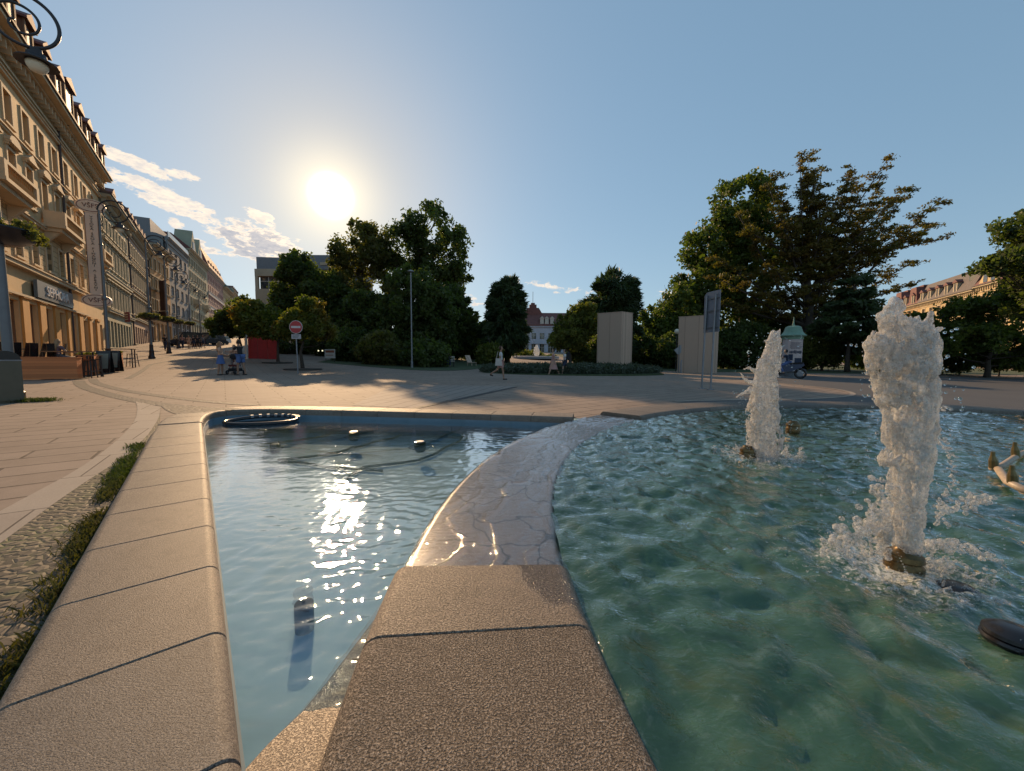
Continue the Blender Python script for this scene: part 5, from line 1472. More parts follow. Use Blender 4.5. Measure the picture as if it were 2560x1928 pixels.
def person(label, base, facing, H=1.72, legs=((0, 0), (0, 0)), arms=((5, 6, 10), (5, 6, 10)), top=None, bottom=None, skirt=None, hair=(.05, .03, .02), longhair=False,
           skin='skin', lean=0, fem=False, seat=None, group=None, shoes=(.03, .03, .03), fingers=True, headturn=0, trousers=False, dress=None):
    e = empty('person', base, facing, label, 'person', group)
    k_ = H / 1.75
    th, sh_ = .45, .43
    def leg(side, L):
        f, kn = L
        hp = Vector((side * .09, 0, 0)); kne = hp + dirv(f, 2, side) * th; an = kne + dirv(f - kn, 1, side) * sh_
        return hp, kne, an
    lr = [leg(-1, legs[0]), leg(1, legs[1])]
    low = min(l[2].z for l in lr)
    hz_ = (-low + .075) if seat is None else seat / k_
    up = Vector((0, 0, 1))
    O = Vector((0, 0, hz_))
    ln = Vector((0, math.sin(R(lean)), math.cos(R(lean))))
    pel = O; wst = O + ln * .17; chs = O + ln * .36; nk0 = O + ln * .50; nk = O + ln * .56; 
    hd = nk + ln * .04 + Vector((0, .01, 0)); 
    sw = .165 if fem else .19
    S = lambda p: Vector(p) * k_
    cr = lambda *rs: rs
    body = []
    tw = .105 if fem else .125
    body.append([(S(pel), (.135 * k_, .10 * k_)), (S(wst), (tw * k_, .085 * k_)), (S(chs), (.145 * k_, .105 * k_)), (S(nk0), (.075 * k_, .06 * k_)), (S(nk), .048 * k_),
                 (S(hd + Vector((0, .02, .03))), (.062 * k_, .07 * k_)), (S(hd + Vector((0, .01, .10))), (.076 * k_, .092 * k_)), (S(hd + Vector((0, 0, .17))), (.068 * k_, .085 * k_)), (S(hd + Vector((0, 0, .205))), .03 * k_)])
    body.append([(S(hd + Vector((0, .02, .03))), .06), (S(hd + Vector((0, .112, .075))), .012 * k_)])
    armp = []
    for side, A in zip((-1, 1), arms):
        shd = nk0 + Vector((side * sw, 0, -.05)); el = shd + dirv(A[0], A[1], side) * .29; wr = el + dirv(A[0] + A[2], A[1] * .4, side) * .25
        pdir = (wr - el).normalized(); pm = wr + pdir * .05
        body.append([(S(chs), .14), (S(nk0 + Vector((side * .09, 0, -.03))), .06 * k_), (S(shd), .052 * k_), (S(shd.lerp(el, .5)), .046 * k_), (S(el), .038 * k_), (S(el.lerp(wr, .35)), .037 * k_), (S(wr), .025 * k_), (S(pm), (.034 * k_, .016 * k_))])
        if fingers:
            sd = pdir.cross(Vector((side, 0, .01))).normalized(); curl = Vector((-side, 0, 0))
            for q, (of, L_) in enumerate(((-.027, .055), (-.009, .066), (.009, .062), (.026, .048))):
                b0 = pm + pdir * .03 + sd * of
                m1 = b0 + pdir * L_ * .55 + curl * .006; m2_ = m1 + pdir * L_ * .4 + curl * .018
                body.append([(S(pm), .03), (S(b0), .009 * k_), (S(m1), .0085 * k_), (S(m2_), .007 * k_)])
            t0 = pm + sd * .028 - pdir * .012; body.append([(S(pm), .03), (S(t0), .010 * k_), (S(t0 + sd * .022 + pdir * .025), .009 * k_), (S(t0 + sd * .026 + pdir * .05), .008 * k_)])
        armp.append((shd, el, wr))
    legp = []
    for side, (hp, kn, an) in zip((-1, 1), lr):
        hp, kn, an = hp + O, kn + O, an + O
        toe = an + Vector((side * .02, .15, -.055)); heel = an + Vector((0, -.045, -.045))
        if seat is None and an.z > .12: toe = an + Vector((side * .02, .10, -.12)); 
        body.append([(S(pel), .13), (S(hp), .085 * k_), (S(hp.lerp(kn, .5)), .075 * k_), (S(kn), .052 * k_), (S(kn.lerp(an, .35)), .054 * k_), (S(an), .034 * k_), (S(an + Vector((0, .02, -.03))), .036 * k_), (S(toe), (.036 * k_, .022 * k_))])
        body.append([(S(an), .034), (S(heel), .028 * k_)])
        legp.append((hp, kn, an, toe, heel))
    skin_build('body', body, M[skin], e)
    g = .018
    def R_(r): return (r + g) * k_
    if top or dress:
        c_ = top or dress
        ch = [[(S(O + ln * .02), (R_(.138), R_(.105))), (S(wst), (R_(tw), R_(.088))), (S(chs), (R_(.150), R_(.112))), (S(nk0 - ln * .035), (R_(.085), R_(.066)))]]
        for (s0, el, wr), side in zip(armp, (-1, 1)):
            ch.append([(S(chs), .14), (S(nk0 + Vector((side * .09, 0, -.045))), R_(.062)), (S(s0), R_(.055)), (S(s0.lerp(el, .62)), R_(.050))])
        skin_build('shirt' if top else 'dress_top', ch, c_, e)
    if bottom is not None:
        ch = []
        for hp, kn, an, toe, heel in legp:
            en = kn.lerp(an, .93) if trousers else hp.lerp(kn, .80)
            pts_ = [(S(O + Vector((0, 0, .04))), (R_(.137), R_(.105))), (S(hp), R_(.092)), (S(hp.lerp(kn, .5)), R_(.088))]
            if trousers: pts_ += [(S(kn), R_(.062)), (S(en), R_(.045))]
            else: pts_ += [(S(en), R_(.085))]
            ch.append(pts_)
        skin_build('trousers' if trousers else 'shorts', ch, bottom, e)
    if skirt is not None or dress is not None:
        c_ = skirt or dress; ln_ = .36 if skirt else .52
        m_ = MB(); n = 22; vs = []; fs = []
        ks = [l[1] for l in legp]; 
        for i in range(7):
            f = i / 6; z = (.10 - (ln_ + .10) * f)
            cy_ = f * (ks[0].y + ks[1].y) * .35; spread = abs(ks[0].y - ks[1].y) * .45
            for j in range(n):
                a = 2 * math.pi * j / n; fl = 1 + .10 * f * math.sin(a * 6)
                rx = (.125 + .10 * f) * fl; ry = (.105 + .07 * f + spread * f * .6) * fl
                vs.append(tuple(S(O + Vector((math.cos(a) * rx, cy_ + math.sin(a) * ry, z)))))
        for i in range(6):
            for j in range(n): fs.append((i * n + j, i * n + (j + 1) % n, (i + 1) * n + (j + 1) % n, (i + 1) * n + j))
        m_.add(vs, fs).build('skirt', c_, e, smooth=True)
    hm = cloth('hair_%02d%02d%02d' % tuple(int(x * 99) for x in hair), hair)
    m_ = MB(); hc = S(hd + Vector((0, -.018, .115)))
    m_.ball(hc, (.088 * k_, .098 * k_, .112 * k_), 14)
    if longhair:
        m_.tube([hc + Vector((0, -.03, 0)) * k_, hc + Vector((0, -.07, -.15)) * k_, hc + Vector((0, -.085, -.34)) * k_, hc + Vector((0, -.08, -.46)) * k_], [.08 * k_, .085 * k_, .075 * k_, .02], 10)
    ho = m_.build('hair', hm, e, smooth=True)
    # keep the face free: hair sits above and behind it
    for v in ho.data.vertices:
        if v.co.y > hc.y + .035 * k_ and v.co.z < hc.z + .045 * k_: v.co.y = hc.y + .02 * k_
    fm_ = MB()
    for s_ in (-1, 1): fm_.ball(S(hd + Vector((s_ * .030, .093, .108))), .010 * k_, 6)
    fm_.build('eyes', M['letter_dark'], e)
    sm_ = MB()
    for hp, kn, an, toe, heel in legp:
        d_ = Vector((toe.x - an.x, toe.y - an.y, 0)).normalized() * .13
        a_ = heel + Vector((0, 0, -.012)); b_ = toe + Vector((0, .02, 0)); 
        sm_.tube([S(a_), S(a_.lerp(b_, .4)), S(b_)], [.040 * k_, .045 * k_, .036 * k_], 8)
    sm_.build('shoes', cloth('shoe_%02d' % int(shoes[0] * 99), shoes), e, smooth=True)
    if headturn: pass
    return e, S, O, armp, hd, k_

def face_to(dx, dy): return math.atan2(dy, dx) - math.pi / 2
blue = cloth('blue_cotton', (.075, .13, .30)); black = cloth('black_cotton', (.012, .012, .015)); white = cloth('white_cotton', (.62, .60, .60))
rose = cloth('rose_cotton', (.45, .25, .22)); navy = cloth('navy_cotton', (.02, .03, .06)); peach = cloth('peach_cotton', (.50, .30, .20)); grey = cloth('grey_cotton', (.12, .12, .13))
pw = ong(553, 938)
person('woman with long fair hair in blue skirt standing left of the pushchair', pw, face_to(.85, .25), 1.70, ((3, 4), (-4, 3)), ((-22, 28, 75), (15, 8, 60)), top=peach, skirt=blue, hair=(.28, .15, .07), longhair=True, fem=True, skin='skin_tan')
pm_ = ong(603, 938)
person('man in black t-shirt and blue shorts leaning to the pushchair', pm_, face_to(-.9, .1), 1.82, ((8, 6), (-8, 4)), ((35, 8, 55), (45, 6, 40)), top=black, bottom=blue, hair=(.03, .02, .015), lean=8, skin='skin_tan')
pk = ong(588, 930)
person('smaller person in a tan top standing behind the pushchair', gx(586, pw.y + 1.4), face_to(.1, -1), 1.55, ((2, 2), (-2, 2)), ((20, 8, 60), (20, 8, 60)), top=peach, bottom=grey, hair=(.02, .015, .01), trousers=True)
p_ = ong(1252, 949)
ew, S_, O_, ar_, hd_, kk = person('woman in white t-shirt walking right with a pale shoulder bag', p_, face_to(1, -.05), 1.68, ((-22, 38), (14, 6)), ((8, 8, 12), (-6, 8, 10)), top=white, bottom=rose, hair=(.06, .035, .025), fem=True, skin='skin_tan')
sb_ = MB(); sb_.prism([(-.17, .70), (.17, .70), (.14, 1.06), (-.14, 1.06)], 'x', -.05, .05); 
bag = sb_.build('tote_bag', cloth('canvas', (.50, .44, .40)), None, smooth='auto'); bag.location = (p_.x - .10, p_.y - .24, p_.z); bag.rotation_euler = (0, 0, face_to(1, -.05))
m_ = MB(); m_.tube([(-.0, -.12, 1.05), (.02, -.04, 1.38), (.0, .08, 1.38), (-.0, .12, 1.05)], .012, 5); m_.build('strap', cloth('canvas', (.5, .44, .4)), bag)
tag(bag, 'pale canvas bag hanging at the side of the walking woman in white', 'bag')
p_ = ong(1383, 938)
person('woman in rose dress walking left in mid-stride near the lavender bed', p_, face_to(-1, -.05), 1.70, ((22, 4), (-24, 8)), ((-12, 8, 10), (10, 8, 15)), dress=rose, hair=(.02, .014, .012), fem=True)
p_ = ong(1411, 938)
person('person in white shirt and dark shorts with black backpack following the rose dress', p_, face_to(-1, -.1), 1.66, ((16, 6), (-20, 20)), ((14, 8, 20), (-10, 8, 20)), top=white, bottom=navy, hair=(.04, .025, .018))
m_ = MB(); m_.cbox((p_.x + .20, p_.y, p_.z + 1.18), (.18, .28, .42)); m_.ball((p_.x + .22, p_.y, p_.z + 1.38), (.10, .14, .10), 8); bk = m_.build('backpack', black, None, smooth='auto'); tag(bk, 'black backpack on the back of the person in white shirt', 'backpack')
# small far group in the street
far_g = 'people walking far up the street'
for i, (px, py, c1, c2, lab) in enumerate([(457, 871, cloth('salmon', (.35, .2, .18)), navy, 'leftmost of the five far walkers, in long dark trousers'), (473, 872, peach, peach, 'second of the five far walkers, dressed in pale pink'),
        (484, 871, black, navy, 'middle one of the five far walkers, dark with bare legs'), (495, 871, black, black, 'fourth of the five far walkers, in black'), (508, 870, grey, navy, 'rightmost of the five far walkers')]):
    person(lab, ong(px, py), face_to(.3, -1) + i * .2, 1.72, ((14, 5), (-14, 12)), ((-12, 8, 15), (12, 8, 15)), top=c1, bottom=c2, trousers=(i == 0), group=far_g, fingers=False, skin='skin_tan')
person('dark dressed person beside the fourth street lamp', ong(414, 877), face_to(-.3, 1), 1.78, ((14, 5), (-14, 10)), ((-12, 8, 15), (12, 8, 15)), top=black, bottom=navy, trousers=True, fingers=False)
# pushchair
sp_ = ong(590, 936); pc = empty('pushchair', sp_, face_to(.1, -1), 'black pushchair with red-brown seat between woman and man', 'pushchair')
for (x, y) in ((-.24, -.32), (.24, -.32), (-.22, .36), (.22, .36)):
    m_ = MB(); m_.tube([(x - .02, y, .12), (x + .02, y, .12)], .12, 16); wh_ = m_.build('wheel', M['blackplastic'], pc); m_ = MB(); m_.tube([(x - .025, y, .12), (x + .025, y, .12)], .06, 10); m_.build('rim', M['galv'], wh_)
m_ = MB()
for s_ in (-.22, .22): m_.tube([(s_, .36, .14), (s_, 0, .45), (s_, -.32, .14)], .014, 6); m_.tube([(s_, .2, .3), (s_, -.1, .62), (s_, -.45, 1.02)], .014, 6)
m_.tube([(-.22, -.45, 1.02), (.22, -.45, 1.02)], .018, 6); m_.build('frame', M['galv'], pc)
m_ = MB(); m_.box(-.2, .2, -.25, .3, .16, .32); m_.build('basket', black, pc)
m_ = MB(); m_.prism([(.28, .42), (.30, .52), (-.05, .50), (-.22, .95), (-.28, .93), (-.12, .42)], 'x', -.19, .19); m_.build('seat', cloth('maroon', (.12, .03, .03)), pc)
m_ = MB(); m_.prism([(-.30, .80)] + [(-.22 + math.cos(a) * .36, .82 + math.sin(a) * .30) for a in np.linspace(.1, 2.9, 8)], 'x', -.21, .21); m_.build('canopy', black, pc)
m_ = MB(); m_.ball((0, -.02, .72), (.07, .07, .085), 8); m_.ball((0, .04, .56), (.1, .1, .12), 8); bb = m_.build('baby', cloth('pale_baby_cloth', (.4, .32, .28)), None, smooth=True); bb.location = sp_; bb.rotation_euler = (0, 0, face_to(.1, -1)); bb.name = 'person'; tag(bb, 'baby in pale clothes sitting inside the pushchair', 'person')

# ------------------------------------------------------------------ street lamps
def lamp(base, label, basket=0, nrm2=(.8, .6), zc=8.98, globe=True):
    e = empty('street_lamp', base, math.atan2(nrm2[1], nrm2[0]), label, 'street lamp', 'street lamps with scroll arms')
    m_ = MB(); m_.lathe([(.22, 0), (.22, .18), (.17, .24), (.15, .55), (.17, .6), (.13, .68), (.115, 1.0), (.13, 1.05), (.10, 1.12)], (0, 0, 0), 14); m_.build('base', M['iron'], e, smooth='auto')
    m_ = MB(); m_.tube([(0, 0, 1.1), (0, 0, 3.4), (0, 0, zc)], [.095, .08, .055], 12); m_.lathe([(.09, 0), (.13, .06), (.13, .16), (.09, .22)], (0, 0, 3.9), 12); m_.lathe([(.07, 0), (.1, .05), (.07, .12)], (0, 0, 7.0), 12); m_.build('pole', M['iron_grey'], e, smooth='auto')
    pl = []
    for i in range(110):
        f = i / 109; a = math.pi - f * (math.pi + 2 * math.pi * 1.62); r = .66 * (1 - f) ** .75 + .05
        cxx = .66 - .10 * f
        pl.append((cxx + math.cos(a) * r, 0, zc + math.sin(a) * r - .05 * f))
    m_ = MB(); m_.tube(pl, [.042 - .018 * i / 109 for i in range(110)], 7); m_.tube([(0, 0, zc - 1.0), (.12, 0, zc - .75), (.07, 0, zc - .45)], .02, 6); m_.build('scroll_arm', M['iron'], e, smooth=True)
    ax = .82; zb = zc - .66
    m_ = MB(); m_.lathe([(.02, .14), (.10, .12), (.11, .02), (.17, .0), (.18, -.08), (.22, -.12), (.36, -.20), (.365, -.222), (.33, -.22), (.10, -.16)], (ax, 0, zb), 22); m_.build('lamp_shade', M['iron'], e, smooth='auto')
    m_ = MB(); m_.lathe([(.18, -.19), (.195, -.24), (.18, -.30), (.13, -.38), (.05, -.41)], (ax, 0, zb), 18); m_.build('globe', M['globe'], e, smooth=True)
    if basket:
        for side in (0, ):
            m_ = MB(); m_.lathe([(.30, -.30), (.55, -.18), (.66, .02), (.65, .05), (.1, .05)], (.0, 0, basket), 20); bo = m_.build('flower_basket', M['blackplastic'], e, smooth='auto')
            rg = np.random.default_rng(int(basket * 10)); cs = [(math.cos(a) * q, math.sin(a) * q, basket + .08 + .08 * rg.random() - (.16 if q > .62 else 0)) for a, q in zip(rg.random(70) * 6.28, .25 + .48 * rg.random(70))]
            V, Fq, tint = leaf_cloud(np.array(cs), np.full(len(cs), .14), 50, .05, rg, elong=1.6)
            npmesh('plants', V, Fq, M['leaf_lime'], bo, False, tint)
    return e
lp1 = Vector((at(22, 900, 9.3).x, 9.3, 0)); lp1.z = G(lp1.x, lp1.y)
lamp(lp1, 'nearest street lamp at the left edge with flower basket and big scroll arm', 4.0)
lamp(ong(273, 919), 'second street lamp, before the vertical banner sign, without basket', 0)
lamp(ong(380, 897), 'third street lamp along the kerb, with basket, before the pinkish house', 3.3)
lamp(ong(423, 884), 'fourth street lamp, beside the dark dressed person', 3.3)
lamp(ong(447, 871), 'fifth street lamp, before the grey block', 3.3)
lamp(ong(478, 864), 'sixth street lamp, above the five far walkers', 3.3)
lamp(ong(503, 858), 'farthest street lamp, near the parked cars', 0)
# slim mast in the middle
b_ = ong(1030, 920); e = empty('slim_mast', b_, 0, 'slim grey mast with small lamp head at the kerb in front of the dark trees', 'lamp post')
ht_ = zat(1028, 682, b_.y) - b_.z
m_ = MB(); m_.tube([(0, 0, 0), (0, 0, .5), (0, 0, .52), (0, 0, ht_)], [.09, .09, .06, .045], 10); m_.build('mast', M['galv'], e)
m_ = MB(); m_.lathe([(.05, 0), (.24, .08), (.24, .13), (.1, .2)], (0, 0, ht_), 14); m_.build('lamp_head', M['galv'], e)

# ------------------------------------------------------------------ bin, planters, café
bl = ong(-30, 1014); br_ = ong(50, 1008)
dv = (br_ - bl); wb2 = .50
bn = empty('litter_bin', ong(22, 1009), math.atan2(dv.y, dv.x), 'dark metal litter bin with rounded black hood at the left edge', 'litter bin')
m_ = MB(); m_.box(-.24, .24, 0, .44, .06, .96); m_.box(-.2, .2, .04, .40, 0, .059); m_.build('body', simple('bin_panel', (.10, .095, .07), .4, .3), bn, smooth=False)
m_ = MB(); m_.box(-.25, .25, -.01, .45, .961, .985); m_.build('rim', M['galv'], bn)
m_ = MB(); m_.prism([(-.24, .986)] + [(-math.cos(a) * .24, .99 + math.sin(a) * .20) for a in np.linspace(0, math.pi, 10)] + [(.24, .986)], 'y', .0, .44); m_.build('hood', M['blackplastic'], bn)
def boxthing(name, label, cat, a, b_, depth, h, mat, group=None, z0=.03):
    d_ = b_ - a; L_ = math.hypot(d_.x, d_.y)
    e = empty(name, a, math.atan2(d_.y, d_.x), label, cat, group)
    m_ = MB(); m_.box(0, L_, 0, depth, z0, h); m_.box(-.02, L_ + .02, -.02, depth + .02, h + .001, h + .035); m_.build('slatted_box', mat, e)
    return e, L_
gpl = 'slatted wooden planters around the café terrace'
a, b_ = ong(45, 951), ong(195, 949); b_.z = a.z
e1, L1 = boxthing('wooden_planter', 'long orange-brown slatted planter wall along the café terrace', 'planter', a, b_, .42, .88, M['wood_planter'], gpl)
a2 = ong(-60, 953); 
a, b_ = ong(237, 939), ong(259, 932)
for (q0, q1, lab, h) in ((ong(237, 939), ong(259, 932), 'square slatted planter with herbs between high table and boards', .93), (ong(292, 924), ong(309, 918), 'farthest small slatted planter, with a leaning plank', .90)):
    e2, L2 = boxthing('wooden_planter', lab, 'planter', q0, q1, .55, h, M['wood_planter'], gpl)
    rg = np.random.default_rng(8); V, Fq, tint = leaf_cloud(np.array([(L2 * rg.random(), .55 * rg.random(), h + .05) for _ in range(22)]), np.full(22, .11), 34, .05, rg); npmesh('herbs', V, Fq, M['leaf_olive'], e2, False, tint)
def hightable(label, base, rz, L_=1.3, w_=.6, h=1.08):
    e = empty('high_table', base, rz, label, 'table', 'high tables of the café')
    m_ = MB(); m_.box(-L_ / 2, L_ / 2, -w_ / 2, w_ / 2, h, h + .045); m_.build('tabletop', M['frame_brown'], e)
    for sx in (-1, 1):
        for sy in (-1, 1): m_ = MB(); m_.cbox((sx * (L_ / 2 - .06), sy * (w_ / 2 - .06), h / 2), (.05, .05, h - .002)); m_.build('leg', M['iron'], e)
    return e
def barchair(label, base, rz, back=True, tilt=0, h=.76, group='dark bar chairs of the café'):
    e = empty('bar_chair' if back else 'bar_stool', base, rz, label, 'chair' if back else 'stool', group)
    m_ = MB(); m_.box(-.19, .19, -.19, .19, h, h + .04); m_.build('seat', M['blackplastic'], e)
    for sx in (-1, 1):
        for sy in (-1, 1): m_ = MB(); m_.tube([(sx * .16, sy * .16, h), (sx * .22, sy * .22, 0)], .02, 6); m_.build('leg', M['iron'], e)
    m_ = MB()
    for (p, q) in (((-.2, -.2), (.2, -.2)), ((.2, -.2), (.2, .2)), ((.2, .2), (-.2, .2)), ((-.2, .2), (-.2, -.2))): m_.tube([(p[0], p[1], .28), (q[0], q[1], .28)], .012, 5)
    m_.build('footrest', M['iron'], e)
    if back: m_ = MB(); m_.cbox((0, -.20 - .05 * tilt, h + .36), (.26, .035, .66), rot=Matrix.Rotation(R(8 + 6 * tilt), 4, 'X')); m_.build('backrest', M['blackplastic'], e)
    return e
Yp = 16.6
tb = gx(172, 17.3); hightable('long high table behind the slatted planter wall, before the seated guest', tb, R(4), 1.7)
tb = gx(30, 18.6); hightable('high table behind the nearest lamp post', tb, 0, 1.6)
tb = gx(222, 17.2); hightable('narrow high table at the end of the planter wall', tb, R(-10), .7, .6, .92)
tb = gx(303, 22.6); hightable('high table farther along, beside the last planter', tb, R(30), 1.2)
labs = ['bar chair at the far left picture edge', 'bar chair just right of the lamp post', 'upright bar chair third from the lamp post', 'slightly turned bar chair in the middle of the row', 'tilted bar chair left of the shop pillar', 'bar chair right of the tilted one', 'bar chair directly left of the seated guest']
for i, (px, Yc2, rz) in enumerate([(8, 18.2, .3), (40, 18.0, 1.2), (56, 17.6, 1.7), (70, 17.9, 2.0), (80, 17.5, 1.3), (93, 17.6, 1.9), (122, 17.4, 1.4)]):
    barchair(labs[i], gx(px, Yc2), rz, True, i % 3 - 1)
barchair('bar chair under the seated guest', gx(147, 18.0), R(150), True)
for i, (px, Yc2, lab) in enumerate([(217, 16.6, 'dark bar stool at the planter wall end'), (232, 17.0, 'second dark bar stool, against the square planter'), (331, 23.5, 'lone bar stool at the far end of the terrace')]):
    barchair(lab, gx(px, Yc2), .4, False, group='bar stools')
gs = gx(147, 18.0)
person('fair-haired person in dark top seated on a bar chair with back to the camera', gs, R(-15), 1.70, ((75, 70), (75, 70)), ((35, 10, 50), (35, 10, 50)), top=cloth('mauve', (.14, .09, .11)), bottom=grey, trousers=True, hair=(.30, .19, .10), longhair=True, seat=.86)
for i, (px, Yc2) in enumerate([(253, 19.0), (277, 20.0)]):
    p = gx(px + 8, Yc2); e = empty('menu_board', p, R(20), ['dark menu board left of the second street lamp', 'dark menu board right of the second street lamp'][i], 'menu board', 'standing menu boards')
    m_ = MB(); m_.cbox((0, -.12, .58), (.55, .03, 1.1), rot=Matrix.Rotation(R(-10), 4, 'X')); m_.cbox((0, .12, .58), (.55, .03, 1.1), rot=Matrix.Rotation(R(10), 4, 'X')); m_.build('board', M['blackplastic'], e)
    m_ = MB(); m_.cbox((0, -.142, .62), (.42, .008, .75), rot=Matrix.Rotation(R(-10), 4, 'X')); m_.build('menu_sheet', simple('grey_green_sheet', (.16, .19, .16), .6), e)
# small red hanging sign
sp2 = fpt(61) + n_ * 1.0
e = empty('hanging_sign', (sp2.x, sp2.y, 5.0), R(-28), 'small dark red hanging sign on the grey-green house', 'sign')
m_ = MB(); m_.box(-.55, .55, -.06, .06, 0, 1.1); m_.build('board', simple('dark_red_board', (.22, .03, .03), .5), e)
m_ = MB(); m_.box(-.42, .42, -.07, -.061, .75, .88); m_.box(-.36, .36, -.07, -.061, .5, .6); m_.box(-.40, .40, -.07, -.061, .25, .35); m_.build('lettering', M['sign_pale'], e)
m_ = MB(); m_.tube([(-.5, .05, 1.0), (-1.2, .9, 1.0)], .03, 5); m_.build('bracket', M['iron'], e)
sp3 = cbend + u2 * 3.0 + Vector((.869, .494)) * 1.0
e = empty('hanging_sign', (sp3.x, sp3.y, 9.2), R(-25), 'tall dark vertical sign on the orange ochre house', 'sign')
m_ = MB(); m_.box(-.8, .8, -.1, .1, 0, 5.2); m_.box(-1.8, 1.2, -.1, .1, -1.2, -.1); m_.build('board', simple('dark_brown_board', (.06, .03, .025), .5), e)

# ------------------------------------------------------------------ road signs and posts
b_ = ong(745, 934); e = empty('no_entry_sign', b_, face_to(0, 1), 'round red no entry sign with white bar on a grey post before the small maple', 'road sign')
zc_ = zat(741, 818, b_.y) - b_.z; r_ = 16.2 * b_.y / F
m_ = MB(); m_.tube([(0, 0, 0), (-.05, 0, zc_ + r_ * .8)], .035, 8); m_.build('post', M['galv'], e)
def disc(r, n=32): return [(math.cos(2 * math.pi * i / n) * r, zc_ + math.sin(2 * math.pi * i / n) * r) for i in range(n)]
m_ = MB(); m_.prism(disc(r_), 'y', -.06, -.04, 0); m_.prism(disc(r_ * .93), 'y', -.066, -.0601, 1); m_.prism([(-r_ * .72, zc_ - r_ * .16), (r_ * .72, zc_ - r_ * .16), (r_ * .72, zc_ + r_ * .16), (-r_ * .72, zc_ + r_ * .16)], 'y', -.072, -.0661, 0)
m_.build('sign_face', [simple('white_sign_paint', (.55, .52, .52), .5), simple('red_sign_paint', (.42, .035, .04), .45)], e)
m_ = MB(); m_.box(-r_ * .72, r_ * .72, -.06, -.045, zc_ - r_ * 1.8, zc_ - r_ * 1.08); pp = m_.build('plate', simple('pale_plate', (.42, .40, .42), .5), e)
m_ = MB()
for i in range(3): m_.box(-r_ * .55, r_ * (.5 - .1 * i), -.066, -.0601, zc_ - r_ * (1.25 + .19 * i), zc_ - r_ * (1.17 + .19 * i))
m_.build('small_print', M['iron_grey'], pp)
bA, bB = ong(1754, 972), ong(1776, 975)
e = empty('direction_sign', bA, 0, 'tall grey direction sign seen from behind on two slim posts', 'road sign')
dv = bB - bA
zt1 = zat(1776, 731, bA.y) - bA.z; zb1 = zat(1776, 832, bA.y) - bA.z
for q in (Vector((0, 0, 0)), dv):
    m_ = MB(); m_.tube([(q.x, q.y, 0), (q.x + .06, q.y, zt1 - .12)], .038, 8); m_.build('post', M['galv'], e)
    m_ = MB(); m_.lathe([(.14, 0), (.14, .02), (.05, .03)], (q.x, q.y, 0), 12); m_.build('foot_plate', M['galv'], e)
dn = Vector((dv.x, dv.y)).normalized(); pn_ = Vector((dn.y, -dn.x)); pc_ = Vector((.06, .0)) + Vector((dv.x, dv.y)) * .5 - pn_ * .06
m_ = MB(); m_.M = Matrix.Translation((pc_.x, pc_.y, 0)) @ Matrix.Rotation(math.atan2(dn.y, dn.x), 4, 'Z')
hh_ = .42
m_.prism([(-hh_, zb1), (hh_, zb1), (hh_, zt1), (-hh_ + .12, zt1), (-hh_, zt1 - .12)], 'y', -.015, .0); m_.build('panel', simple('grey_panel_back', (.20, .22, .26), .45, .3), e)
m_ = MB(); m_.M = Matrix.Translation((pc_.x, pc_.y, 0)) @ Matrix.Rotation(math.atan2(dn.y, dn.x), 4, 'Z')
for z in (zb1 + .15, (zb1 + zt1) / 2, zt1 - .3): m_.box(-hh_ + .04, hh_ - .04, -.05, -.016, z, z + .05)
for x_ in (-.25, .25): m_.box(x_ - .02, x_ + .02, -.05, -.016, zb1 + .21, zt1 - .31)
m_.build('back_rail', M['iron_grey'], e)

# ------------------------------------------------------------------ timber towers
def tower(label, px0, px1, pyt, pxc, Y, group):
    b_ = gx(pxc, Y); s_ = Y / F; z1 = zat(pxc, pyt, Y) - b_.z
    e = empty('timber_tower', b_, 0, label, 'tower', group)
    l_, r_2 = (px0 - pxc) * s_, (px1 - pxc) * s_
    poly = [(0, 0), (r_2, r_2 * .8), (r_2 + l_, (r_2 - l_) * .8), (l_, -l_ * .8)]
    m_ = MB(); n = 4
    m_.prism(poly, 'z', -.3, z1); m_.build('boarding', M['wood_pale'], e)
    m_ = MB(); m_.prism([(p[0] * 1.03, p[1] * 1.03 - .02) for p in poly], 'z', z1 + .002, z1 + .04); m_.build('top_edge', M['wood_pale'], e)
    return e
tower('pale wooden box tower rising from the lavender bed', 1501, 1588, 780, 1552, 31.2, 'pale wooden box towers')
tower('pale wooden box tower behind the direction sign, with black pipe before it', 1716, 1804, 788, 1780, 29.5, 'pale wooden box towers')
b_ = ong(1738, 928); e = empty('vent_pipe', b_, 0, 'black bent vent pipe standing before the right timber tower', 'pipe')
m_ = MB(); m_.tube([(0, 0, 0), (0, 0, .95), (-.05, 0, 1.15), (-.2, 0, 1.3), (-.42, 0, 1.32)], [.13, .13, .135, .14, .15], 12); m_.build('pipe', M['blackplastic'], e, smooth='auto')
b_ = gx(1697, 31); e = empty('info_board', b_, R(-25), 'slanted dark information board with small pictures left of the right tower', 'board')
m_ = MB(); m_.tube([(0, 0, 0), (0, 0, 2.2)], .04, 6); m_.build('post', M['iron_grey'], e)
m_ = MB(); m_.cbox((.15, 0, 1.9), (.95, .05, .5), rot=Matrix.Rotation(R(-38), 4, 'Y')); m_.build('panel', M['galv'], e)
b_ = gx(1703, 29.8); e = empty('bollard', b_, 0, 'short pale bollard beside the slanted board', 'bollard'); m_ = MB(); m_.tube([(0, 0, 0), (0, 0, .85), (.05, 0, 1.0)], .06, 8); m_.build('post', M['galv'], e)
b_ = gx(1690, 33); e = empty('globe_lamp', b_, 0, 'park lamp with a round white globe among the trees', 'lamp'); zt_ = zat(1687, 829, 33) - b_.z
m_ = MB(); m_.tube([(0, 0, 0), (0, 0, zt_ - .2)], .04, 8); m_.build('post', M['iron'], e); m_ = MB(); m_.ball((0, 0, zt_), .22, 12); m_.build('globe', M['globe'], e, smooth=True)

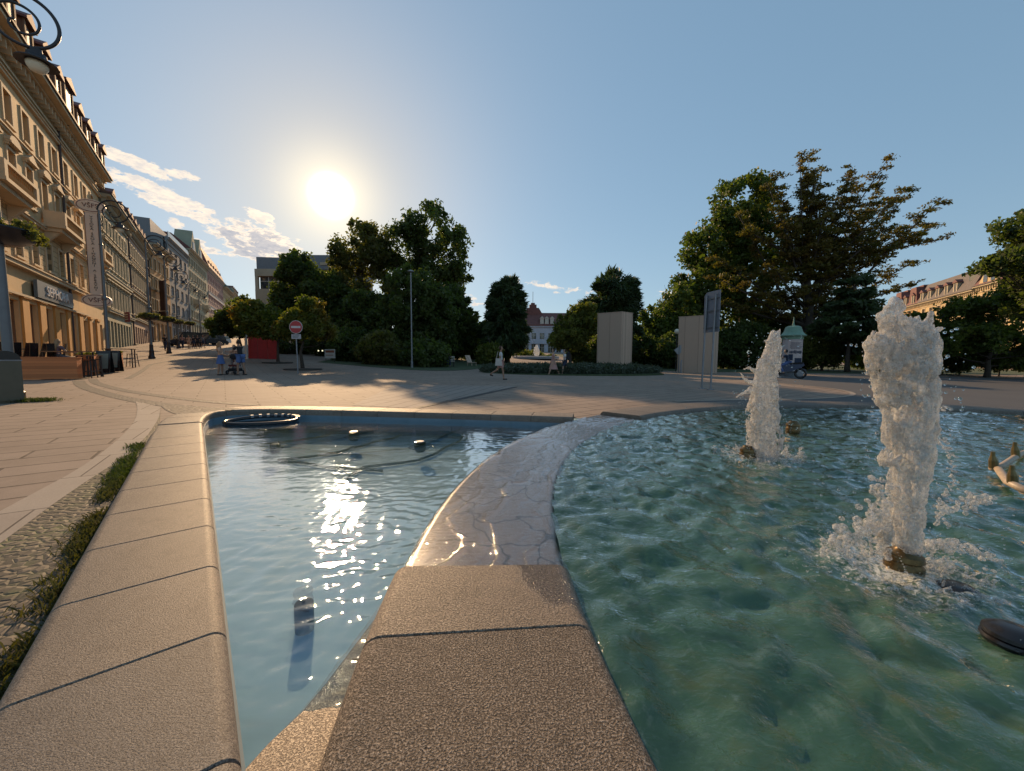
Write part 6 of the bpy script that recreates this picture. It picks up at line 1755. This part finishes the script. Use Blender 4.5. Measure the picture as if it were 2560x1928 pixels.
# ------------------------------------------------------------------ advertising column
b_ = gx(1979, 26); e = empty('advertising_column', b_, 0, 'round advertising column with posters and green copper dome behind the middle jet', 'advertising column')
zt_ = zat(1979, 813, 26) - b_.z
k2 = zt_ / 3.9
M['copper'] = simple('green_copper', (.16, .27, .20), .55, var=.2)
m_ = MB(); m_.lathe([(.62, 0), (.62, .35), (.58, .38)], (0, 0, 0), 28); m_.build('plinth', M['iron_grey'], e)
m_ = MB(); m_.lathe([(.56, .38), (.56, 2.85 * k2)], (0, 0, 0), 28); m_.build('drum', simple('poster_paper', (.44, .38, .38), .7), e, smooth='auto')
m_ = MB(); m_.lathe([(.60, 2.82 * k2), (.60, 3.02 * k2), (.74, 3.05 * k2), (.76, 3.12 * k2), (.66, 3.2 * k2), (.55, 3.36 * k2), (.48, 3.6 * k2), (.44, 3.75 * k2), (.30, 3.83 * k2), (.08, 3.86 * k2), (.04, 4.1 * k2), (.02, 4.5 * k2)], (0, 0, 0), 28); m_.build('dome', M['copper'], e, smooth='auto')
def patch(mb, a0, a1, z0, z1, r=.565, n=8, mi=0):
    vs = []
    for z in (z0, z1):
        for i in range(n + 1):
            a = R(a0 + (a1 - a0) * i / n); vs.append((math.cos(a) * r, math.sin(a) * r, z))
    mb.add(vs, [(i, i + 1, n + 2 + i, n + 1 + i) for i in range(n)], mi)
m_ = MB(); patch(m_, -150, -45, .45, 2.7 * k2, .563); ps = m_.build('poster', simple('pink_grey_poster', (.50, .40, .38), .6), e)
m_ = MB(); rg = np.random.default_rng(5)
for i in range(9): patch(m_, -140 + 6 * rg.random(), -60 - 20 * rg.random(), 2.1 * k2 + .05 * i, 2.1 * k2 + .05 * i + .018, .567)
for i in range(10): patch(m_, -140 + 8 * i, -134 + 8 * i, 1.72 * k2 + .05 * rg.random(), 1.93 * k2 + .05 * rg.random(), .568)
patch(m_, -145, -120, 1.1, 1.5, .568); patch(m_, -110, -55, .5, 1.25, .568)
m_.build('lettering', navy, ps)

# motorbike with rider before the column
b_ = ong(1969, 946); fc = face_to(-.75, .66)
mk = empty('motorbike', b_, fc, 'dark motorbike riding away to the left before the advertising column', 'motorbike')
for y, r_ in ((.70, .31), (-.62, .32)):
    m_ = MB(); pl = [(0, y + math.cos(a) * r_ * .82, r_ + math.sin(a) * r_ * .82) for a in np.linspace(0, 2 * math.pi, 21)]; m_.tube(pl, .062, 8, cap=False); w_2 = m_.build('wheel', M['blackplastic'], mk, smooth=True)
    m_ = MB(); m_.tube([(-.03, y, r_), (.03, y, r_)], .17, 14); m_.build('rim', M['galv'], w_2)
m_ = MB(); m_.prism([(-.55, .62), (-.2, .45), (.3, .42), (.45, .8), (.25, .98), (-.1, .88), (-.75, .92), (-.8, .80)], 'x', -.13, .13); m_.build('body', simple('dark_blue_fairing', (.03, .05, .10), .3), mk, smooth=False)
m_ = MB(); m_.prism([(-.70, .88), (-.1, .85), (-.05, .95), (-.3, .97), (-.75, 1.0)], 'x', -.14, .14); m_.build('seat', black, mk)
m_ = MB(); m_.tube([(0, .70, .31), (0, .45, .95)], .035, 6); m_.tube([(-.33, .35, 1.05), (0, .45, .98), (.33, .35, 1.05)], .018, 6); m_.tube([(.1, .1, .35), (.14, -.75, .45)], .05, 8); m_.build('fork_and_handlebar', M['galv'], mk)
person('rider in dark blue jacket and helmet on the motorbike', b_, fc, 1.76, ((60, 85), (60, 85)), ((52, 14, 18), (52, 14, 18)), top=navy, bottom=blue, trousers=True, hair=(.03, .03, .035), seat=.97, lean=14)

# ------------------------------------------------------------------ market corner left of the centre
Ys = 35
e = empty('market_stall', gx(621, Ys), R(4), 'market stall side covered with red tarpaulin behind the small maples', 'stall')
s_ = Ys / F; gz0 = gx(650, Ys).z
z0_, z1_ = zat(650, 898, Ys) - e.location.z, zat(650, 838, Ys) - e.location.z
for i in range(3):
    m_ = MB(); w3 = 70 * s_ / 3; m_.box(i * w3 + .02, (i + 1) * w3 - .02, 0, .06, z0_, z1_); m_.build('tarpaulin', simple('red_tarpaulin', (.36, .028, .035), .6, var=.2, nscale=3), e)
m_ = MB()
for x in (.1, 35 * s_, 69 * s_): m_.tube([(x, .1, 0), (x, .1, z1_ + .5)], .03, 6)
m_.box(0, 70 * s_, .08, 1.8, z1_ + .3, z1_ + .38); m_.build('frame', M['galv'], e)
e = empty('white_post', gx(617, Ys - .8), 0, 'white post with round top beside the red stall', 'post'); zt_ = zat(617, 838, Ys - .8) - e.location.z
m_ = MB(); m_.lathe([(.13, 0), (.11, .1), (.11, zt_ - .25), (.05, zt_ - .22)], (0, 0, 0), 12); m_.ball((0, 0, zt_ - .1), .12, 10); m_.build('post', M['frame_white'], e, smooth='auto')
e = empty('awning', gx(845, 38), 0, 'thin white slanting awning strips among the dark bushes', 'awning')
A_ = at(835, 843, 37.0) - e.location; B_ = at(893, 856, 36.0) - e.location; C_ = at(853, 840, 38.0) - e.location; D_ = at(898, 851, 37.5) - e.location
m_ = MB(); m_.tube([A_, B_], .07, 6); m_.tube([C_, D_], .10, 6); m_.build('canopy_edge', simple('white_awning', (.6, .6, .6), .6), e)
m_ = MB(); m_.tube([(B_.x, B_.y, 0), B_], .04, 6); m_.tube([(D_.x, D_.y, 0), D_], .04, 6); m_.build('post', M['galv'], e)
b_ = gx(825, 34); e = empty('menu_board', b_, R(-5), 'low white board standing in the shade below the awning', 'board')
m_ = MB(); m_.box(-.48, .48, 0, .04, .35, 1.15); m_.build('board', simple('offwhite_board', (.40, .39, .36), .6), e)
m_ = MB(); m_.box(-.4, .4, -.008, -.001, .85, 1.05); m_.box(-.38, .3, -.008, -.001, .6, .66); m_.build('lettering', cloth('rust_print', (.2, .06, .03)), e)
m_ = MB(); m_.tube([(-.4, .02, 0), (-.4, .02, .35)], .02, 5); m_.tube([(.4, .02, 0), (.4, .02, .35)], .02, 5); m_.build('legs', M['iron'], e)
for i, px in enumerate((796, 806)):
    p = at(px, 877, 35); e = empty('lit_bulb', p, 0, ['left one of two small lit bulbs in the dark café under the trees', 'right one of two small lit bulbs in the dark café under the trees'][i], 'light bulb', 'small lit bulbs')
    m_, t, o = newmat('lit_bulb'); em = t.n('ShaderNodeEmission', i_Color=(1, .93, .6, 1), i_Strength=1.2); t.lk(em.outputs[0], o.inputs[0])
    q = MB(); q.ball((0, 0, 0), .065, 8); q.build('bulb', m_, e); q = MB(); q.tube([(0, 0, .06), (0, 0, 1.6)], .008, 4); q.build('cable', M['iron'], e)
# white bench with sitter
b_ = gx(1112, 33.5); e = empty('park_bench', b_, R(12), 'white park bench in the shade with a dark dressed sitter', 'bench')
m_ = MB(); 
for i in range(4): m_.box(-.85, .85, -.05 - .12 * i, .04 - .12 * i, .44, .47)
m_.build('seat', M['frame_white'], e)
m_ = MB()
for i in range(3): m_.box(-.85, .85, .10, .13, .55 + .13 * i, .64 + .13 * i)
m_.build('backrest', M['frame_white'], e)
for x in (-.75, .75): m_ = MB(); m_.tube([(x, .14, .9), (x, .08, .42), (x, .12, 0)], .03, 6); m_.tube([(x, .08, .42), (x, -.42, .42), (x, -.42, 0)], .03, 6); m_.build('leg', M['iron'], e)
sp4 = b_ + Vector((.35, -.15, 0)); person('dark dressed person sitting on the white park bench', sp4, R(192), 1.72, ((80, 80), (84, 84)), ((25, 8, 60), (25, 8, 60)), top=black, bottom=navy, trousers=True, seat=.56, fingers=False)
b_ = gx(1176, 36); e = empty('deck_chair', b_, R(50), 'pale low wooden chair on the lawn left of the dome tree', 'chair')
m_ = MB(); m_.box(-.3, .3, -.5, .1, .28, .33); m_.build('seat', M['wood_pale'], e); m_ = MB(); m_.cbox((0, .25, .62), (.6, .04, .8), rot=Matrix.Rotation(R(-25), 4, 'X')); m_.build('backrest', M['wood_pale'], e)
for x in (-.27, .27): m_ = MB(); m_.tube([(x, -.48, 0), (x, -.48, .28)], .025, 5); m_.tube([(x, .1, 0), (x, .1, .28)], .025, 5); m_.build('leg', M['wood_pale'], e)
# distant fountain plume before the spa building
b_ = gx(1338, 58); e = empty('distant_fountain', b_, 0, 'small distant fountain with blue-white plume before the white building', 'fountain')
m_ = MB(); m_.lathe([(3.6, 0), (3.6, .35), (3.4, .4), (3.3, .2), (.2, .2)], (0, 0, 0), 30); m_.build('basin', simple('pale_basin_stone', (.45, .45, .46), .7), e)
def foammat(name, col, bs=130, bd=.004, holes=None, base_tr=.22):
    """aerated water: light scatters inside it, with clearer patches between the bubbles"""
    m_, t, o = newmat(name); v = t.n('ShaderNodeTexCoord').outputs['Object']
    vo = t.n('ShaderNodeTexVoronoi', i_Vector=v, i_Scale=bs)
    h = t.m('ADD', t.m('MULTIPLY', t.noise(v, bs * .45, 4, .7), 1.6), vo.outputs['Distance'])
    bp = t.n('ShaderNodeBump', i_Strength=1.0, i_Distance=bd, i_Height=h)
    st = rot_uv(t, v, 0, (1, 1, .35))
    n_1 = t.ramp(t.noise(st, bs * .16, 4, .65), [(.35, 0), (.65, 1)])
    c_ = t.mix(n_1, tuple(x * .62 for x in col), col)
    pr = t.n('ShaderNodeBsdfPrincipled', i_Base_Color=c_, i_Roughness=.05); pr.inputs['Specular IOR Level'].default_value = 1.0
    pr.inputs['Subsurface Weight'].default_value = .4; pr.inputs['Subsurface Scale'].default_value = .08; pr.inputs['Subsurface Radius'].default_value = (1.0, .9, .8)
    t.lk(bp.outputs[0], pr.inputs['Normal'])
    tl = t.n('ShaderNodeBsdfTranslucent', i_Color=c_); t.lk(bp.outputs[0], tl.inputs['Normal'])
    a = t.n('ShaderNodeMixShader', i_0=.30, i_1=pr.outputs[0], i_2=tl.outputs[0])
    gs = t.n('ShaderNodeBsdfGlass', i_IOR=1.33, i_Roughness=.02); t.lk(bp.outputs[0], gs.inputs['Normal'])
    a = t.n('ShaderNodeMixShader', i_0=t.m('MULTIPLY', t.ramp(t.noise(v, bs * .25, 3, .6), [(.45, 0), (.6, 1)]), .30), i_1=a.outputs[0], i_2=gs.outputs[0])
    tp = t.n('ShaderNodeBsdfTransparent', i_Color=(.96, .97, .97, 1))
    f = base_tr
    if holes:
        mask_ = t.ramp(t.noise(v, bs * .35, 3, .6), [(holes - .06, 1), (holes + .06, 0)])
        f = t.m('ADD', t.m('MULTIPLY', mask_, .55), base_tr)
    b2 = t.n('ShaderNodeMixShader', i_0=f, i_1=a.outputs[0], i_2=tp.outputs[0])
    t.lk(b2.outputs[0], o.inputs[0]); return m_
M['foam'] = foammat('foaming_water', (.93, .92, .90), 170, .009, .42, .22)
M['foam_thin'] = foammat('thin_splashing_water', (.90, .90, .90), 190, .006, .52, .25)
m_, t, o = newmat('water_drops'); gg = t.n('ShaderNodeBsdfGlass', i_IOR=1.33, i_Roughness=0.0); t.lk(gg.outputs[0], o.inputs[0]); M['drops'] = m_
m_ = MB(); m_.lathe([(.10, 0), (.35, .3), (.5, .7), (.4, 1.2), (.12, 1.9)], (.2, 0, .2), 10); m_.build('plume', M['foam'], e, smooth=True)

# ------------------------------------------------------------------ cars far up the street
def car(label, px, py, rz, col, van=False):
    b_ = ong(px, py); e = empty('parked_car', b_, rz, label, 'car', 'cars far up the street')
    pt = simple('car_paint_' + label[:5], col, .25, .2, var=.02); h = 1.45 if not van else 2.0
    m_ = MB(); m_.prism([(-2.1, .3), (2.1, .3), (2.15, .75), (1.3, .92), (.6, h), (-1.5, h), (-2.05, .95), (-2.15, .6)], 'x', -.85, .85); m_.build('body', pt, e)
    m_ = MB(); m_.prism([(1.12, .95), (.55, h - .08), (-1.4, h - .08), (-1.85, .98)], 'x', -.862, .862); m_.prism([(1.33, .94), (1.32, .93), (.58, h - .1), (.63, h - .06)], 'x', -.75, .75); m_.build('windows', M['glass'], e)
    for x in (-.8, .8):
        for y in (-1.3, 1.35): m_ = MB(); m_.tube([(x - .1, y, .32), (x + .1, y, .32)], .32, 14); m_.build('wheel', M['blackplastic'], e)
        m_ = MB(); m_.box(x * .75 - .15, x * .75 + .15, 2.12, 2.17, .6, .75); m_.build('headlight', M['globe'], e)
    return e
car('dark car parked left of the far walkers with bright windscreen', 466, 866, R(150), (.03, .03, .04), True)
car('black car parked behind the far walkers', 527, 863, R(170), (.02, .02, .022), True)
car('white car parked farthest up the street', 540, 861, R(165), (.6, .6, .6))

# ------------------------------------------------------------------ things in the pools
gpo = 'small black pool spotlights'
def spot(px, py, lab, sz=.055, z=-.30):
    p = onz(px, py, z); e = empty('pool_spotlight', p, (px * 7) % 3, lab, 'spotlight', gpo)
    m_ = MB(); m_.lathe([(sz * .7, -.05), (sz, 0), (sz, sz * 1.2), (sz * .8, sz * 1.3)], (0, 0, 0), 14); m_.build('lamp_body', M['blackplastic'], e, smooth='auto')
    m_ = MB(); m_.lathe([(sz * .75, sz * 1.31), (sz * .7, sz * 1.33)], (0, 0, 0), 14); m_.build('lens', M['galv'], e)
    m_ = MB(); pl = [(math.cos(a) * sz * 2.2, math.sin(a) * sz * 1.6 + sz, .0) for a in np.linspace(0, 5.5, 16)]; m_.tube(pl, .006, 5); m_.build('cable_loop', M['blackplastic'], e)
    return p
sp_list = [spot(657, 1087, 'pool spotlight nearest the left pool corner', .07), spot(688, 1125, 'pool spotlight in the bright reflection', .07), spot(833, 1062, 'pool spotlight close to the far blue wall', .06),
           spot(885, 1095, 'pool spotlight with a wide cable loop', .09), spot(1013, 1065, 'pool spotlight right of the wide cable loop', .06), spot(1050, 1122, 'pool spotlight with double loops nearest the weir', .09), spot(1245, 1078, 'round pool spotlight near the right end of the far wall', .075)]
def cable(a, b_, lab, sag):
    m_ = MB(); pl = []
    for i in range(15):
        f = i / 14; p = a.lerp(b_, f); pl.append((p.x + sag * math.sin(f * math.pi) + .04 * math.sin(f * 11), p.y + .05 * math.sin(f * 7 + sag * 9), FLOOR_L + .03))
    m_.tube(pl, .02, 6); o_ = m_.build('pool_cable', simple('algae_cable', (.025, .03, .015), .8), None, smooth=True); tag(o_, lab, 'cable', 'cables on the pool floor')
cable(sp_list[0], sp_list[2], 'cable from the corner spotlight to the far wall', .2); cable(sp_list[1], sp_list[3], 'cable leading to the spotlight with wide loop', .15); cable(sp_list[3], sp_list[4], 'short cable between the two farther spotlights', 0)
cable(sp_list[5], onz(880, 1200, FLOOR_L), 'dark cable curving over the floor from the double loops', -.35); cable(onz(700, 1160, FLOOR_L), onz(960, 1185, FLOOR_L), 'cable lying crosswise in the middle of the left pool floor', .1); cable(sp_list[5], onz(1160, 1090, FLOOR_L), 'thin cable running towards the weir', .1)
# floating ring boom
pc2 = onz(655, 1052, -.16); m_ = MB(); pl = []
for i in range(40):
    a = 2 * math.pi * i / 40 + .1; pl.append((math.cos(a) * .62 + math.sin(a) * .12, math.sin(a) * .42, .0 + .035 * max(0, math.sin(a))))
pl.append(pl[0]); m_.tube(pl, .035, 8, cap=False)
rb = m_.build('floating_hose_ring', M['blackplastic'], None, smooth=True); rb.location = pc2; tag(rb, 'dark shiny hose ring floating in the left pool corner', 'hose')
m_ = MB()
for i in range(9):
    a = .5 + i * .24; p = Vector((math.cos(a) * .62 + math.sin(a) * .12, math.sin(a) * .42, .035 * math.sin(a))); m_.cbox(p + Vector((0, 0, .022)), (.05, .085, .05), rz=a + math.pi / 2)
m_.build('clips', M['galv'], rb)
# drum shaped stone spotlight in the foreground of the left pool
p = onz(762, 1575, FLOOR_L); e = empty('submerged_drum', p, 0, 'grey drum standing under water in the foreground of the left pool', 'drum')
m_ = MB(); m_.lathe([(.050, 0), (.052, .02), (.052, .16), (.047, .17), (.02, .172)], (0, 0, 0), 22); m_.build('drum', simple('grey_drum', (.05, .06, .075), .8, var=.3, nscale=20), e, smooth='auto')
m_ = MB(); m_.lathe([(.008, .173), (.008, .185)], (0, 0, 0), 8); m_.build('bolt', M['blackplastic'], e)

# nozzles
def nozzle(x, y, zt, s=1.0):
    z0_ = WATER_R
    m_ = MB(); m_.lathe([(.03, -.5), (.03, -.14), (.072, -.12), (.088, -.07), (.092, -.02), (.080, .0), (.078, .012), (.090, .022), (.084, .05), (.055, .072), (.045, .085), (.030, .087)], (0, 0, 0), 26)
    o_ = m_.build('nozzle', M['bronze'], fountain, smooth='auto'); o_.location = (x - CXf, y - CYf, zt); o_.scale = (s, s, s); return o_
nozzle(JETS[0][0], JETS[0][1], -.035, .95); nozzle(JETS[1][0] - .14, JETS[1][1], -.03); nozzle(JETS[2][0], JETS[2][1], .02, 1.15)

# ------------------------------------------------------------------ water jets
def remesh(name, blobs_, voxel, mat, parent, smooth_it=2):
    """blobs_: list of (pos, radius or (rx,ry,rz))"""
    iv, if_ = [], []
    bm = bmesh.new(); bmesh.ops.create_icosphere(bm, subdivisions=1, radius=1); bm.verts.ensure_lookup_table()
    base_v = np.array([v.co[:] for v in bm.verts]); base_f = np.array([[v.index for v in f.verts] for f in bm.faces]); bm.free()
    n = len(blobs_); Pq = np.array([b[0][:] if not isinstance(b[0], tuple) else b[0] for b in blobs_], float)
    Rq = np.array([(b[1],) * 3 if isinstance(b[1], (int, float)) else b[1] for b in blobs_], float)
    V = (base_v[None] * Rq[:, None, :] + Pq[:, None, :]).reshape(-1, 3)
    Fq = (base_f[None] + (np.arange(n) * len(base_v))[:, None, None]).reshape(-1, 3)
    o = npmesh(name, V, Fq, mat, parent, True)
    if voxel:
        md = o.modifiers.new('r', 'REMESH'); md.mode = 'VOXEL'; md.voxel_size = voxel; md.use_smooth_shade = True
        if smooth_it:
            ms = o.modifiers.new('m', 'SMOOTH'); ms.iterations = smooth_it; ms.factor = .5
        dg = bpy.context.evaluated_depsgraph_get(); m2 = bpy.data.meshes.new_from_object(o.evaluated_get(dg))
        old = o.data; o.modifiers.clear(); o.data = m2; m2.name = name; bpy.data.meshes.remove(old)
        m2.materials.clear(); m2.materials.append(mat)
    return o
def jet(label, cx, cy, Yv, prof, core, horns, chains, seed, splash_r=.42, nsp=800):
    """prof: (py,left px,right px) outline rows; core: (py, px centre, half width px); measured, then built as a round body of water"""
    rg = np.random.default_rng(seed)
    e = empty('water_jet', (cx, cy, WATER_R), 0, label, 'water jet', 'foaming water jets')
    s_ = Yv / F; L = lambda px, py: Vector((at(px, py, Yv).x - cx, 0, at(px, py, Yv).z - WATER_R))
    rows = np.array(prof, float); cr_ = np.array(core, float)
    solid = []; lace = []
    y0, y1 = rows[0, 0], rows[-1, 0]
    for py in np.arange(cr_[0, 0], cr_[-1, 0], 2.5):
        pc_ = np.interp(py, cr_[:, 0], cr_[:, 1]); hw = np.interp(py, cr_[:, 0], cr_[:, 2]) * s_
        p = L(pc_, py); wob = hw * .25
        solid.append(((p.x, 0, p.z), (hw * .90, hw * .80, .022)))
        for _ in range(9):
            a = rg.random() * 6.28; q = hw * (.85 + .18 * rg.random()); solid.append(((p.x + math.cos(a) * q, math.sin(a) * q, p.z + rg.normal() * .01), .005 + .008 * rg.random()))
    st_ = 1.3 if Yv < 3 else .8
    for py in np.arange(y0, y1, st_):
        l_ = np.interp(py, rows[:, 0], rows[:, 1]); r_ = np.interp(py, rows[:, 0], rows[:, 2]); jag = 4 * pn(py * .06, seed)
        l_ += jag; r_ += 3 * pn(py * .09, seed + 9)
        if Yv < 3: l_ += 8; r_ -= 9
        cxp = (l_ + r_) / 2; hw = (r_ - l_) / 2 * s_; p = L(cxp, py)
        for _ in range(20):
            a = rg.random() * 6.28; q = (.84 + .16 * rg.random()) if rg.random() < .8 else rg.random()
            q *= 1 + .10 * pn(math.cos(a) * 1.6 + seed, p.z * 3.5 + math.sin(a) * 1.6) + .14 * pn(math.cos(a) * 8 + seed, p.z * 3 + math.sin(a) * 8) + .05 * pn(math.cos(a) * 14 + seed, p.z * 16 + math.sin(a) * 14)
            if rg.random() < .05: q += .22 * rg.random() ** 2
            dx = math.cos(a) * q * hw; dy = math.sin(a) * q * hw * .62
            hole = pn((p.x + dx) * 9 + seed, p.z * 7) + .5 * pn(a * 1.5, p.z * 12 + seed)
            pcx = np.interp(py, cr_[:, 0], cr_[:, 1]); side_ = (cxp + (dx / s_)) < pcx - np.interp(py, cr_[:, 0], cr_[:, 2])
            th_ = -.30 if py < y0 + .35 * (y1 - y0) else ((.20 + .25 * (py > y0 + .6 * (y1 - y0))) if side_ else -.10)
            strk = pn(math.cos(a) * 9 + q * 3 + seed * 3, p.z * 2.2 + math.sin(a) * 9)
            if hole + .5 * strk < th_ and q > .4: continue
            r_s = .004 + .009 * rg.random() ** 2; lace.append(((p.x + dx, dy, p.z + rg.normal() * .012), (r_s, r_s, r_s * (1.2 + 3.2 * rg.random()))))
    for hn in horns:    # list of (px,py,r px)
        hp_ = [(L(a, b_), c_ * s_) for a, b_, c_ in hn]
        for (p, r0), (q, r1) in zip(hp_, hp_[1:]):
            n = max(2, int((q - p).length / .008))
            for i in range(n):
                f = i / n; c_ = p.lerp(q, f); rr = r0 + (r1 - r0) * f
                lace.append(((c_.x + rg.normal() * rr * .25, rg.normal() * rr * .4, c_.z + rg.normal() * rr * .25), rr * (.6 + .4 * rg.random())))
    remesh('foam_column', solid + lace, .0065 if Yv < 3 else .009, M['foam'], e, 3)
    # thin splash around the foot
    sp__ = []
    for _ in range(nsp):
        a = rg.random() * 6.28; q = splash_r * (.15 + .85 * rg.random() ** .8); k3 = 1 + .5 * math.sin(a * 3 + seed)
        q *= .7 + .3 * k3
        hgt = .10 * math.exp(-q / .16) * rg.random() + .012 * rg.random()
        if pn(math.cos(a) * q * 9 + seed, math.sin(a) * q * 9) < -.05 and q > .12: continue
        if q < .17 and math.sin(a) < .2: continue
        rr = (.003 + .008 * rg.random() ** 2)
        sp__.append(((math.cos(a) * q, math.sin(a) * q, hgt), (rr * 1.5, rr * 1.5, rr)))
    for _ in range(26):     # little crowns thrown up
        a = rg.random() * 6.28; q = splash_r * (.3 + .5 * rg.random()); hh = .05 + .10 * rg.random(); lx = rg.normal() * .03
        for i in range(9):
            f = i / 8; sp__.append(((math.cos(a) * q * (1 + f * .25) + lx * f, math.sin(a) * q * (1 + f * .25), hh * f), .010 * (1 - f * .6)))
    for ch in chains:
        hp_ = [(L(a, b_), c_ * s_) for a, b_, c_ in ch]
        for (p, r0), (q, r1) in zip(hp_, hp_[1:]):
            n = max(2, int((q - p).length / .009))
            for i in range(n):
                f = i / n; c_ = p.lerp(q, f); rr = r0 + (r1 - r0) * f
                for _ in range(2): sp__.append(((c_.x + rg.normal() * rr * .6, rg.normal() * rr * .8, c_.z + rg.normal() * rr * .6), max(.004, rr * (.35 + .35 * rg.random()))))
    stuff(remesh('splash', sp__, .0045, M['foam_thin'], e, 2))
    dr = []
    for _ in range(420):
        a = rg.random() * 6.28; q = splash_r * (.2 + 1.5 * rg.random()); dr.append(((math.cos(a) * q, math.sin(a) * q, .01 + .55 * rg.random() ** 2.2), .0025 + .006 * rg.random() ** 2))
    for _ in range(260):
        py = y0 + (y1 - y0) * rg.random(); side = rg.random() < .5
        xx = np.interp(py, rows[:, 0], rows[:, 1]) - 45 * rg.random() ** 2 if side else np.interp(py, rows[:, 0], rows[:, 2]) + 60 * rg.random() ** 2
        p = L(xx, py); dr.append(((p.x, rg.normal() * .06, p.z), .003 + .007 * rg.random() ** 2))
    stuff(remesh('droplets', dr, 0, M['drops'], e, 0))
    return e
jet('tall foaming water jet nearest the camera, right of the picture middle', JETS[0][0], JETS[0][1], 2.10,
    [(798, 2213, 2252), (812, 2211, 2300), (820, 2209, 2328), (832, 2208, 2333), (858, 2168, 2342), (900, 2170, 2345), (960, 2182, 2345), (1000, 2190, 2346), (1060, 2205, 2345), (1100, 2208, 2340), (1150, 2195, 2332), (1200, 2190, 2322), (1260, 2195, 2312), (1310, 2186, 2304), (1350, 2198, 2299), (1385, 2225, 2297), (1400, 2236, 2296)],
    [(838, 2284, 36), (950, 2287, 42), (1100, 2284, 34), (1250, 2274, 28), (1445, 2267, 23)],
    [[(2228, 850, 22), (2226, 800, 21), (2234, 765, 18), (2242, 745, 12)], [(2310, 850, 16), (2322, 812, 12), (2328, 778, 7)], [(2290, 850, 18), (2325, 830, 12), (2360, 818, 5)], [(2180, 885, 12), (2165, 860, 6), (2158, 850, 3)], [(2330, 870, 8), (2345, 888, 5)]],
    [[(2230, 1250, 16), (2190, 1300, 20), (2130, 1340, 22), (2080, 1370, 14), (2050, 1390, 6)], [(2350, 1310, 10), (2365, 1275, 8), (2400, 1265, 12), (2440, 1240, 16), (2455, 1255, 10)], [(2350, 1090, 8), (2375, 1140, 7), (2385, 1200, 6), (2350, 1260, 7), (2355, 1290, 8)], [(2300, 1370, 14), (2360, 1360, 16), (2430, 1375, 12), (2490, 1400, 8)], [(2200, 1200, 14), (2190, 1300, 14), (2215, 1390, 14)], [(2345, 1030, 8), (2375, 1015, 5)], [(2290, 1460, 8), (2310, 1440, 16), (2370, 1400, 18)]], 3)
jet('second foaming water jet, farther away and left of the nearest one', JETS[1][0], JETS[1][1], 4.62,
    [(832, 1928, 1948), (850, 1921, 1950), (880, 1912, 1949), (920, 1892, 1948), (960, 1886, 1946), (1000, 1872, 1944), (1030, 1862, 1945), (1060, 1866, 1950), (1100, 1862, 1953), (1125, 1866, 1950), (1140, 1890, 1945)],
    [(838, 1937, 12), (900, 1925, 22), (1000, 1908, 30), (1080, 1905, 36), (1140, 1905, 34)],
    [[(1925, 860, 5), (1915, 855, 3), (1909, 850, 2.5)], [(1895, 930, 8), (1870, 920, 4), (1858, 925, 2)], [(1890, 960, 8), (1862, 950, 4), (1850, 930, 2)], [(1880, 975, 8), (1855, 985, 4), (1838, 996, 2)]],
    [[(1870, 1135, 8), (1840, 1150, 8), (1800, 1160, 5)], [(1940, 1140, 8), (1965, 1150, 8), (1968, 1110, 3)], [(1970, 1150, 10), (2000, 1150, 8), (2002, 1120, 5)], [(2000, 1150, 8), (2040, 1165, 4)], [(1890, 1150, 16), (1950, 1155, 14)]], 8, .52, 1100)

# ------------------------------------------------------------------ pipes and lamp in the green pool
p0 = onz(2490, 1170, .0); e = empty('spray_pipe', p0, 0, 'pale pipe with three short brass nozzles lying at the water surface by the right edge', 'pipe')
q = lambda px, py, z=.0: onz(px, py, z) - p0
m_ = MB(); m_.tube([q(2478, 1172, -.03), q(2505, 1165, 0), q(2550, 1135, .0), q(2600, 1120, -.05)], .028, 10); m_.tube([q(2495, 1172, 0), q(2520, 1205, .0), q(2560, 1225, 0), q(2640, 1245, -.03)], .032, 10); m_.build('pipe', simple('pale_limed_pipe', (.34, .27, .20), .5, var=.3, nscale=20), e, smooth=True)
for (px, py) in ((2484, 1170), (2539, 1142), (2532, 1210)):
    b_ = q(px, py); m_ = MB(); m_.tube([b_, b_ + Vector((-.01, 0, .08)), b_ + Vector((-.02, 0, .13)), b_ + Vector((-.022, 0, .17))], [.036, .034, .018, .016], 10); m_.build('nozzle', M['brass'], e)
p0 = onz(2530, 1600, -.06); e = empty('pool_spotlight', p0, .4, 'large black underwater floodlight at the right picture edge', 'spotlight')
m_ = MB(); m_.lathe([(.02, -.07), (.07, -.05), (.092, 0), (.088, .012), (.078, .016), (.088, .02), (.085, .035), (.055, .055), (.02, .06)], (0, 0, 0), 22); m_.build('lamp_body', M['blackplastic'], e, smooth='auto')
m_ = MB(); m_.tube([(-.13, -.02, -.05), (-.12, -.1, .0), (.0, -.15, .02), (.14, -.08, 0)], .02, 8); m_.build('bracket', M['blackplastic'], e, smooth=True)
p0 = onz(2395, 1478, -.085); e = empty('pool_spotlight', p0, .2, 'black floodlight under the foam right of the nearest nozzle', 'spotlight')
m_ = MB(); m_.lathe([(.04, -.12), (.08, -.05), (.085, 0.01), (.06, .03), (.02, .032)], (0, 0, 0), 18); m_.build('lamp_body', M['blackplastic'], e, smooth='auto')
m_ = MB(); m_.tube([(-.14, 0, -.01), (-.07, .02, .02), (.1, .01, .0)], .014, 6); m_.build('bracket', M['blackplastic'], e)
